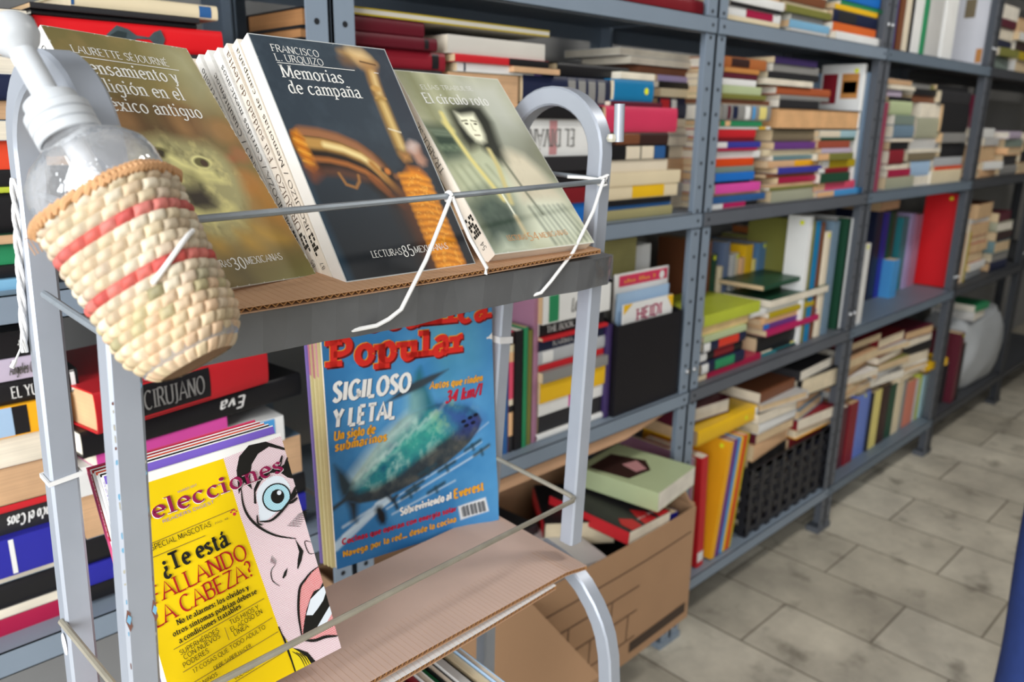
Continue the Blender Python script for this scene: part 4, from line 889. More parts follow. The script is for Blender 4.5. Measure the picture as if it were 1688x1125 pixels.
F(L_out, 5, 3); F([(1.0, .305), (.97, .285), (.93, .285), (.894, .262), (.85, .22), (.828, .191), (.80, .15), (.78, .112), (.849, .105), (.92, .11), (1.0, .165)], 2, 4)
F([(1.0, .288), (.95, .275), (.894, .258), (.842, .202), (.88, .19), (.925, .208), (.97, .23), (1.0, .258)], 3, 5, 0); F([(1.0, .195), (.937, .161), (.849, .112), (.896, .107), (.95, .13), (1.0, .16)], 3, 5)
FL(L_out[:8], .0022, 2, 6); FL(L_out[7:11], .0026, 2, 6)
F([(.671, .176), (.69, .13), (.70, .10), (.736, .085), (.79, .05), (.82, 0), (.684, 0), (.672, .09)], 2, 2); F([(.682, .15), (.70, .105), (.74, .07), (.775, .035), (.79, 0), (.69, 0)], 7, 3)
for q in range(3): FL([(.70+.02*q, .085-.01*q), (.735+.015*q, .05-.006*q), (.75+.014*q, .0)], .0008, 2, 4)
FL([(.662, .208), (.675, .12), (.684, 0)], .001, 2, 4, False)
F([(0, .975), (.97, 1.0), (1, 1), (0, 1)], 9, 1)
for a, r in [((.593, .726), .010), ((.577, .738), .0055), ((.587, .744), .0055), ((.600, .742), .0055), ((.609, .734), .005)]: EL(a[0], a[1], r, 8, 2, 10)
mb.build('cover_picture', FM, COV[t.name])
text_part(COV[t.name], 'title_lettering', [('Selecciones', (.06, .812), (.953, .830), .068, 'didone', 4, -.0001), ('Selecciones', (.064, .815), (.950, .833), .066, 'didone', 0, .0002), ('READERS DIGEST', (.20, .789), (.50, .799), .012, 'plain', 5), ('MARZO 2017', (.32, .885), (.43, .89), .008, 'plain', 5),
    ('ESPECIAL MASCOTAS', (.085, .699), (.447, .711), .021, 'plain', 1), ('PÁG. 48', (.47, .712), (.55, .715), .008, 'plain', 2), ('¿Te está', (.13, .596), (.512, .612), .066, 'bold', 1), ('FALLANDO', (.04, .497), (.60, .531), .066, 'serif', 3), ('LA CABEZA?', (.02, .409), (.609, .455), .066, 'serif', 3),
    ('No te alarmes: los olvidos y', (.13, .386), (.555, .407), .021, 'bold', 1), ('otros síntomas podrían deberse', (.094, .350), (.592, .378), .021, 'bold', 1), ('a condiciones tratables', (.115, .316), (.483, .348), .021, 'bold', 1),
    ('SUPERHÉROES', (.102, .271), (.331, .293), .019, 'plain', 1), ('CON NUEVOS', (.116, .248), (.329, .270), .019, 'plain', 1), ('PODERES', (.102, .219), (.249, .234), .019, 'plain', 1), ('TUS HIJOS Y', (.40, .300), (.58, .313), .019, 'plain', 1), ('EL ACOSO EN', (.394, .272), (.593, .291), .019, 'plain', 1), ('LÍNEA', (.405, .250), (.495, .259), .019, 'plain', 1),
    ('17 COSAS QUE TODO ADULTO', (.143, .183), (.586, .226), .017, 'plain', 1), ('DEBE SABER HACER', (.25, .158), (.478, .180), .015, 'plain', 1), ('ENTRE NIÑOS', (.08, .120), (.259, .134), .015, 'plain', 1), ('LA VIDA', (.10, .095), (.24, .108), .014, 'plain', 1), ('VOCABULARIO', (.34, .085), (.52, .10), .014, 'plain', 1)],
    None, w, h, z=.0014, mats=[plum, ink, dark_ink, redk, cover_white, violet])
mb = MB()
for a, b in [((.06, .725), (.60, .748)), ((.06, .672), (.40, .683)), ((.075, .303), (.623, .345)), ((.365, .30), (.37, .245)), ((.09, .205), (.64, .255)), ((.10, .148), (.65, .19)), ((.10, .06), (.66, .10))]: rule(mb, a, b, .0004, w, h, .0012)
mb.build('column_rule', dark_ink, COV[t.name])
# the digests stacked behind it (the stack of spines seen between the two left tubes)
cols = [('white digest magazine with a violet top band, directly behind the comic face magazine', '#ece9e6', violet), ('white digest magazine with a black top band, second behind the comic face magazine', '#f0eeea', ink), ('white digest magazine with an orange red top band, third behind the comic face magazine', '#efeeec', mat('vermilion_ink', '#d8502f', .4)),
        ('white digest magazine with a crimson title on its spine, fourth behind the comic face magazine', '#f0eeec', redk), ('pink spined digest magazine, rearmost behind the comic face magazine', '#d9507e', mag_red)]
for i, (lab, c, bm) in enumerate(cols):
    th2 = (.005, .0055, .005, .006, .0045)[i]; off = .0062+sum((.0055, .006, .0055, .0065)[:i])
    M2 = MS @ Matrix.Translation((-.002-.0012*i, .0078+.0022*i, -off)); t2 = thing('magazine', lab, 'magazine', M2, group='magazines on the lower tray')
    cm = mat('digest_cover', c, .4, var=.04); soft_book(t2, w, h, th2, cm, pages_w)
    mb = MB()
    bh = .0062 if i == 0 else .0024; mb.poly([(0, h-.001-bh, .0003), (w, h-.001-bh, .0003), (w, h-.001, .0003), (0, h-.001, .0003)], 0)
    X2 = Matrix(((0, 0, -1.0, 0), (-1, 0, 0, 0), (0, 1.0, 0, 0), (0, 0, 0, 1)))
    mb.poly([(-.0003, h*.70, -th2*.95), (-.0003, h*.98, -th2*.95), (-.0003, h*.98, -th2*.1), (-.0003, h*.70, -th2*.1)][::-1], 2 if i != 3 else 1)
    if i in (0, 3): lettering(mb, 'Selecciones', (-h*.975, -th2*.8), (-h*.72, -th2*.8), th2*.55, 'bold', 3 if i == 3 else 0, .0006, X2)
    mb.poly([(-.0003, h*.10, -th2*.95), (-.0003, h*.28, -th2*.95), (-.0003, h*.28, -th2*.1), (-.0003, h*.10, -th2*.1)][::-1], 0 if i == 0 else 2)
    mb.build('printed_band', [bm, redk, cm, white_ink], COV[t2.name])
# ------------------------------------------------------------------ pump bottle in its woven basket, tied to the left tube
bt, bb_ = Vector(W(.1369, .4428, -.0445)), Vector(W(.1557, .3941, -.1233))
AX = (bt-bb_).normalized(); toc = (Vector((0, 0, EYE))-(bt+bb_)/2).normalized()
nrm = (toc*math.cos(math.radians(27))-_r*math.sin(math.radians(27))); nrm = (nrm-AX*nrm.dot(AX)).normalized(); sd = nrm.cross(AX)*-1
BM = Matrix(((sd.x, nrm.x, AX.x, bb_.x), (sd.y, nrm.y, AX.y, bb_.y), (sd.z, nrm.z, AX.z, bb_.z), (0, 0, 0, 1)))
if BM.to_3x3().determinant() < 0:
    BM = Matrix(((-sd.x, nrm.x, AX.x, bb_.x), (-sd.y, nrm.y, AX.y, bb_.y), (-sd.z, nrm.z, AX.z, bb_.z), (0, 0, 0, 1)))
HB = (bt-bb_).length
t = thing('woven_basket', 'small woven palm basket with two red rows hanging on the left tube', 'basket', BM)
def sect(a, z, infl=0.0, pw=2.9):
    k = z/HB; A = (.0300+.0062*k)+infl; B = (.0225+.0045*k)+infl; e = 2/pw
    if z < .022: f = 1-.34*(1-z/.022)**2; A *= f; B *= f
    c, s_ = math.cos(a), math.sin(a)
    return (math.copysign(abs(c)**e, c)*A, math.copysign(abs(s_)**e, s_)*B)
straw = mat_attr('woven_palm', .6)
random.seed(11)
NC, NR = 21, 17; vs = []; fs = []; cols = []
perim = [0.0]; NP = 720; pts_ = [sect(2*math.pi*i/NP, HB*.5) for i in range(NP+1)]
for i in range(NP): perim.append(perim[-1]+math.hypot(pts_[i+1][0]-pts_[i][0], pts_[i+1][1]-pts_[i][1]))
def ang_at(u):
    u = (u % 1)*perim[-1]; lo, hi = 0, NP
    while hi-lo > 1:
        m_ = (lo+hi)//2
        if perim[m_] <= u: lo = m_
        else: hi = m_
    return 2*math.pi*(lo+(u-perim[lo])/(perim[hi]-perim[lo]))/NP
rh = HB/NR
for r_ in range(NR):
    for c in range(NC):
        base = random.choice(['#e0cfb2', '#d6c3a2', '#e6d8be', '#d4bc9c', '#dcc6ac', '#dac7aa'])
        if r_ < 6: base = random.choice(['#e2c6a4', '#debd9a', '#e6cfb0', '#dac39e', '#e4cdaa'])
        row = NR-1-r_
        if row == 3 and (c % 3 or True): base = random.choice(['#d9685c', '#cf5a54', '#dd8277', '#d46a62'])
        if row == 8: base = random.choice(['#d4655b', '#dd7c70', '#c9564f', '#d97065'])
        if row in (10, 11, 12) and random.random() < .32: base = random.choice(['#b9ac83', '#a9a07a', '#b3a98a', '#c3b58c'])
        lc = np.array(lin(base))*(0.70+.22*random.random()); n0 = len(vs); K = 7
        off = .5*(r_ % 2)
        for j in range(K):
            for i in range(K):
                fu = i/(K-1); fv = j/(K-1)
                u = (c+off+fu*1.02+.16*(fv-.5))/NC; z = (r_+fv*1.05)*rh
                hgt = .0026*(max(0, math.sin(math.pi*fu))**.38)*(max(0, math.sin(math.pi*fv))**.38)-.0014
                x, y = sect(ang_at(u), min(z, HB), hgt)
                vs.append((x, y, z)); cols.append(tuple(lc*(0.90+.12*math.sin(9*fu+c)+.05*math.sin(31*fu))))
        for j in range(K-1):
            for i in range(K-1):
                a = n0+j*K+i; fs.append((a, a+1, a+K+1, a+K))
mb = MB(); mb.add(vs, fs); o = mb.build('woven_wall', straw, t, smooth=True)
a_ = o.data.color_attributes.new('print', 'FLOAT_COLOR', 'POINT'); a_.data.foreach_set('color', np.array([(*c, 1) for c in cols], np.float32).ravel())
palm_in = mat('palm_inside', '#7d5f45', .8, var=.25, scale=60)
mb = MB(); n = 48; R0 = [(*sect(2*math.pi*i/n, 0, -.0016), .0005) for i in range(n)]; R1 = [(*sect(2*math.pi*i/n, HB*.5, -.0014), HB*.5) for i in range(n)]; R2 = [(*sect(2*math.pi*i/n, HB, -.0014), HB) for i in range(n)]
mb.add(R0+R1+R2, [(i, (i+1) % n, n+(i+1) % n, n+i) for i in range(n)]+[(n+i, n+(i+1) % n, 2*n+(i+1) % n, 2*n+i) for i in range(n)]+[tuple(range(n))[::-1]]); mb.build('basket_lining', palm_in, t, smooth=SMOOTH)
rim_m = mat('palm_rim', '#c39468', .6, var=.3, scale=90); mb = MB(); m_ = 64
for i in range(m_):
    a0, a1 = 2*math.pi*i/m_, 2*math.pi*(i+1.25)/m_
    p0, p1 = sect(a0, HB, .0), sect(a1, HB, .0); mid = sect((a0+a1)/2, HB, .0012)
    mb.tube([(*p0, HB-.0018), (*mid, HB+.0004), (*p1, HB+.0020)], .0019+.0004*random.random(), seg=7)
mb.build('basket_rim', rim_m, t, smooth=SMOOTH)
mb = MB()
for q in range(4):
    SG = -1 if BM.col[0].xyz.dot(_r) > 0 else 1; a0 = 0 if SG > 0 else math.pi
    p0 = sect(a0+.1*q, HB, .001); mb.tube([(*p0, HB), (p0[0]+SG*(.002+.0007*q), p0[1]+.001*q, HB+.0015), (p0[0]+SG*.0032, p0[1]+.001*q, HB-.004-.0015*q)], .0003, seg=5)
mb.build('loose_fibre', rim_m, t)

plastic = bpy.data.materials.new('clear_plastic'); plastic.use_nodes = True; nt = plastic.node_tree; N = nt.nodes; L = nt.links; N.remove(N['Principled BSDF'])
tr = N.new('ShaderNodeBsdfTransparent'); tr.inputs[0].default_value = (.90, .90, .91, 1); gl = N.new('ShaderNodeBsdfGlossy'); gl.inputs['Roughness'].default_value = .06
df = N.new('ShaderNodeBsdfDiffuse'); df.inputs[0].default_value = (.85, .86, .88, 1)
lw = N.new('ShaderNodeLayerWeight'); lw.inputs[0].default_value = .5; m1 = N.new('ShaderNodeMixShader'); m2 = N.new('ShaderNodeMixShader'); m2.inputs[0].default_value = .16
nz = N.new('ShaderNodeTexNoise'); nz.inputs['Scale'].default_value = 140; bp = N.new('ShaderNodeBump'); bp.inputs['Strength'].default_value = .35; bp.inputs['Distance'].default_value = .003
tc = N.new('ShaderNodeTexCoord'); L.new(tc.outputs['Object'], nz.inputs['Vector']); L.new(nz.outputs['Fac'], bp.inputs['Height']); L.new(bp.outputs[0], gl.inputs['Normal'])
L.new(lw.outputs['Facing'], m1.inputs[0]); L.new(tr.outputs[0], m1.inputs[1]); L.new(gl.outputs[0], m1.inputs[2]); L.new(m1.outputs[0], m2.inputs[1]); L.new(df.outputs[0], m2.inputs[2])
L.new(m2.outputs[0], N['Material Output'].inputs['Surface'])
pumpw = bpy.data.materials.new('pump_white_plastic'); pumpw.use_nodes = True; b = pumpw.node_tree.nodes['Principled BSDF']
b.inputs['Base Color'].default_value = (.60, .62, .64, 1); b.inputs['Alpha'].default_value = .88; b.inputs['Roughness'].default_value = .35; b.inputs['Subsurface Weight'].default_value = .0; b.inputs['Subsurface Radius'].default_value = (.01, .01, .01); b.inputs['Subsurface Scale'].default_value = .3
PM = BM @ Matrix.Translation((0, 0, .003))
t = thing('pump_bottle', 'clear plastic pump bottle with white dispenser head, standing in the woven basket', 'bottle', PM)
H0 = HB-.003
mb = MB(); mb.lathe([(.020, .001), (.0265, .002), (.0275, .010), (.0295, H0*.5), (.0325, H0-.006), (.0352, H0+.006), (.0352, H0+.015), (.0330, H0+.023), (.0270, H0+.030), (.0185, H0+.0355), (.0150, H0+.040), (.0148, H0+.052)], 48, sx=1.0, sy=.72, power=2.3)
mb.build('bottle_body', plastic, t, smooth=True)
mb = MB(); c0 = H0+.038
prof = [(.0155, c0), (.0164, c0+.0005), (.0164, c0+.005), (.0153, c0+.0056), (.0164, c0+.0066), (.0164, c0+.0105), (.0153, c0+.0112), (.0164, c0+.0122), (.0164, c0+.016), (.0150, c0+.0172), (.0135, c0+.018), (.0135, c0+.023), (.0110, c0+.0245), (.0080, c0+.025), (.0078, c0+.027)]
mb.lathe(prof, 40); mb.build('pump_collar', pumpw, t, smooth=SMOOTH)
SPX = -1 if BM.col[0].xyz.dot(_r) > 0 else 1
mb = MB(); mb.lathe([(.0068, c0+.02), (.0066, c0+.052), (.0105, c0+.056), (.0125, c0+.060), (.0125, c0+.067), (.0100, c0+.070), (0, c0+.071)], 28)
mb.sweep([(.004, 0, c0+.0635), (SPX*.02, .004, c0+.0635), (SPX*.036, .006, c0+.061), (SPX*.042, .007, c0+.056)], [(.005*math.cos(i*math.pi/6), .0045*math.sin(i*math.pi/6)) for i in range(12)], up=(0, 0, 1))
mb.build('pump_head', pumpw, t, smooth=SMOOTH)
tube_m = mat('dip_tube', '#e6e8ea', .3); mb = MB(); mb.lathe([(.0058, c0), (.0058, c0-.020), (.0045, c0-.022)], 16); mb.tube([(0, 0, c0-.02), (.002, 0, c0-.05), (.006, 0, .03), (.009, 0, .006)], .0024, seg=10); mb.build('dip_tube', tube_m, t, smooth=SMOOTH)

# ------------------------------------------------------------------ cords, tape and small things tied to the rack
cord_m = mat('white_cord', '#e9e7e4', .7, var=.06, scale=120); bag_m = mat('white_plastic_strip', '#dcdad8', .4, var=.1, scale=80)
def cord(name, label, paths, r, cat='cord', m=cord_m):
    c = Vector(paths[0][0]); t = thing(name, label, cat, loc=tuple(c))
    for k, pth in enumerate(paths):
        mb = MB(); q = [Vector(a)-c for a in pth]; mb.tube([tuple(a) for a in q], r, seg=8); mb.build('strand' if k < 9 else 'strand', m, t, smooth=SMOOTH)
    return t
def oY(x, y, Y):
    """point on the vertical plane Y seen under the measured sight line (x, y in 1688 x 1125)"""
    d = _f+_r*((x-844)/1306.4877)-_u*((y-562.5)/1306.4877); d = d*(Y/d.y); return (d.x, d.y, d.z+EYE)
k0 = W(.3945, .4795, -.0567)
ring = [(k0[0]+.0006*math.sin(a), k0[1]+.0034*math.cos(a), k0[2]+.0034*math.sin(a)) for a in [i*math.pi/6 for i in range(13)]]
cord('elastic_cord', 'white elastic cord looped over the upper wire in front of the sword-hilt paperback', [ring, [(k0[0], k0[1]-.003, k0[2]), W(.362, .4665, -.1005), W(.335, .4625, -.134), W(.326, .4655, -.1405), W(.317, .4685, -.1445), W(.28, .475, -.1465)], [(k0[0]+.001, k0[1]-.0034, k0[2]), W(.412, .4745, -.090), W(.4285, .4725, -.1155), W(.4275, .473, -.1205)]], .00165)
k1 = W(.6085, .5065, -.0553)
ring = [(k1[0]+.0006*math.sin(a), k1[1]+.0034*math.cos(a), k1[2]+.0034*math.sin(a)) for a in [i*math.pi/6 for i in range(13)]]
cord('elastic_cord', 'white elastic cord tied to the right end of the upper wire', [ring, [(k1[0], k1[1]-.003, k1[2]), W(.588, .497, -.082), W(.552, .489, -.117), W(.519, .4855, -.140), W(.5085, .4875, -.1495), W(.500, .492, -.152)], [(k1[0]-.002, k1[1]-.002, k1[2]+.003), (k1[0]+.004, k1[1]-.004, k1[2]+.006), (k1[0]+.005, k1[1]-.003, k1[2]-.003), (k1[0]-.003, k1[1]-.004, k1[2]-.004)], [(k1[0], k1[1]+.002, k1[2]+.0015), (k1[0]-.012, k1[1]+.012, k1[2]+.0035), (k1[0]-.024, k1[1]+.022, k1[2]+.004)]], .0016)
# white tie band round the back left tube
def band(name, label, zc, tb, bb, hw, m, th=.0006, tilt=.0):
    f = (tb[2]-zc)/(tb[2]-bb[2]); x = tb[0]+(bb[0]-tb[0])*f; y = tb[1]+(bb[1]-tb[1])*f; s_ = S+.0004
    t = MB(); q = [(-s_, -s_), (s_, -s_), (s_, s_), (-s_, s_)]
    vs = []
    for e in (0, th):
        for dz in (-hw, hw):
            for a, b in q: vs.append((a*(1+e/s_), b*(1+e/s_), dz+tilt*a))
    fs = []
    for i in range(4):
        j = (i+1) % 4; fs += [(8+i, 8+j, 12+j, 12+i), (i, 4+i, 4+j, j), (4+i, 12+i, 12+j, 4+j), (i, j, 8+j, 8+i)]
    t.add(vs, fs); o = t.build(name, m, loc=(x, y, zc)); return tag(o, label, 'tie')
band('tie_band', 'white cord band tied around the back left tube of the rack', EYE-.2545, LBt, LBb, .0016, cord_m, .0016, .12)
band('tape_band', 'white tape band around the back right tube beside the submarine magazine', EYE-.245, RBt, RBb, .004, bag_m, .0005, -.15)
# twisted white strip hanging along the back left tube
mb = None; c = Vector(W(.1405, .627, -.03)); t = thing('plastic_strip', 'twisted white plastic strip hanging along the back left tube', 'strip', loc=tuple(c))
for k in range(3):
    mb = MB(); P_ = []
    for i in range(40):
        q = i/39; a = 4.5*q*math.pi+k*2.09; P_.append((-.0045+.0022*math.cos(a)*(1-.5*q)-.010*q, -.004+.0022*math.sin(a)*(1-.5*q), -.012-.120*q))
    mb.tube(P_, .0014, seg=7); mb.build('strand', bag_m, t, smooth=SMOOTH)
mb = MB(); mb.tube([(-.014, -.004, -.118), (-.0175, -.008, -.128), (-.023, -.012, -.136)], .0007, seg=6); mb.tube([(-.0225, -.0116, -.135), (-.0255, -.0135, -.139)], .0016, seg=7); mb.build('loose_end', cord_m, t, smooth=SMOOTH)
# round white sticker on the same tube
mb = MB(); mb.lathe([(.0, -.0006), (.0055, -.0006), (.0058, 0)], 20, M=Matrix(((0, 0, 1, 0), (1, 0, 0, 0), (0, 1.6, 0, 0), (0, 0, 0, 1))))
fq = .84; o = mb.build('round_sticker', white_p, loc=(LBt[0]+(LBb[0]-LBt[0])*fq-S-.0002, LBt[1]+(LBb[1]-LBt[1])*fq, EYE-.385)); tag(o, 'white oval sticker low on the back left tube', 'sticker')
# white tie holding the basket
RT = 0 if BM.col[0].xyz.dot(_r) > 0 else math.pi
mb = MB(); P_ = []
for i in range(9):
    a = RT+((.05 if RT == 0 else -.05)*0+(.02+.40*i/8)*(1 if RT == 0 else -1))*math.pi; x, y = sect(a, HB*.52, .0016); P_.append((x, y, HB*(.62-.20*i/8)))
P_ = [tuple(BM @ Vector(q)) for q in P_]; cc = Vector(P_[0]); mb.tube([tuple(Vector(q)-cc) for q in P_], .0013, seg=8)
o = mb.build('white_tie', cord_m, loc=tuple(cc), smooth=SMOOTH); tag(o, 'short white tie across the right side of the woven basket', 'tie')
# clear tape at the right end of the upper tray
tape = bpy.data.materials.new('clear_tape'); tape.use_nodes = True; nt = tape.node_tree; N = nt.nodes; L = nt.links; N.remove(N['Principled BSDF'])
tr = N.new('ShaderNodeBsdfTransparent'); df = N.new('ShaderNodeBsdfGlossy'); df.inputs['Roughness'].default_value = .25; df.inputs[0].default_value = (.9, .9, .88, 1); mx = N.new('ShaderNodeMixShader'); nz = N.new('ShaderNodeTexNoise'); nz.inputs['Scale'].default_value = 90; nz.inputs['Detail'].default_value = 4
rp = N.new('ShaderNodeValToRGB'); rp.color_ramp.elements[0].position = .42; rp.color_ramp.elements[0].color = (.12, .12, .12, 1); rp.color_ramp.elements[1].position = .62; rp.color_ramp.elements[1].color = (.75, .75, .75, 1)
tc = N.new('ShaderNodeTexCoord'); L.new(tc.outputs['Object'], nz.inputs['Vector']); L.new(nz.outputs['Fac'], rp.inputs[0]); L.new(rp.outputs[0], mx.inputs[0]); L.new(tr.outputs[0], mx.inputs[1]); L.new(df.outputs[0], mx.inputs[2]); L.new(mx.outputs[0], N['Material Output'].inputs['Surface'])
mb = MB(); A = TR0+Vector((-.030, -.0036, -.001)); B2 = TR0+Vector((-.004, -.0015, -.0005)); C2 = TR0+Vector((.006, .004, 0)); D2 = TR0+Vector((.0115, .014, -.001))
g = [A, B2, C2, D2]; n = 6; vs = []
random.seed(2)
for i in range(13):
    s_ = i/12*3; k = min(int(s_), 2); q = g[k].lerp(g[k+1], s_-k)
    for j in range(n): vs.append(q+Vector((random.uniform(-.0003, .0003), random.uniform(-.0006, 0), -.026*j/(n-1)+random.uniform(-.001, .001)))-TR0)
mb.add(vs, [(i*n+j, (i+1)*n+j, (i+1)*n+j+1, i*n+j+1) for i in range(12) for j in range(n-1)])
o = mb.build('clear_tape', tape, loc=tuple(TR0), smooth=True); tag(o, 'crumpled clear tape wrapped around the right end of the upper tray', 'tape')
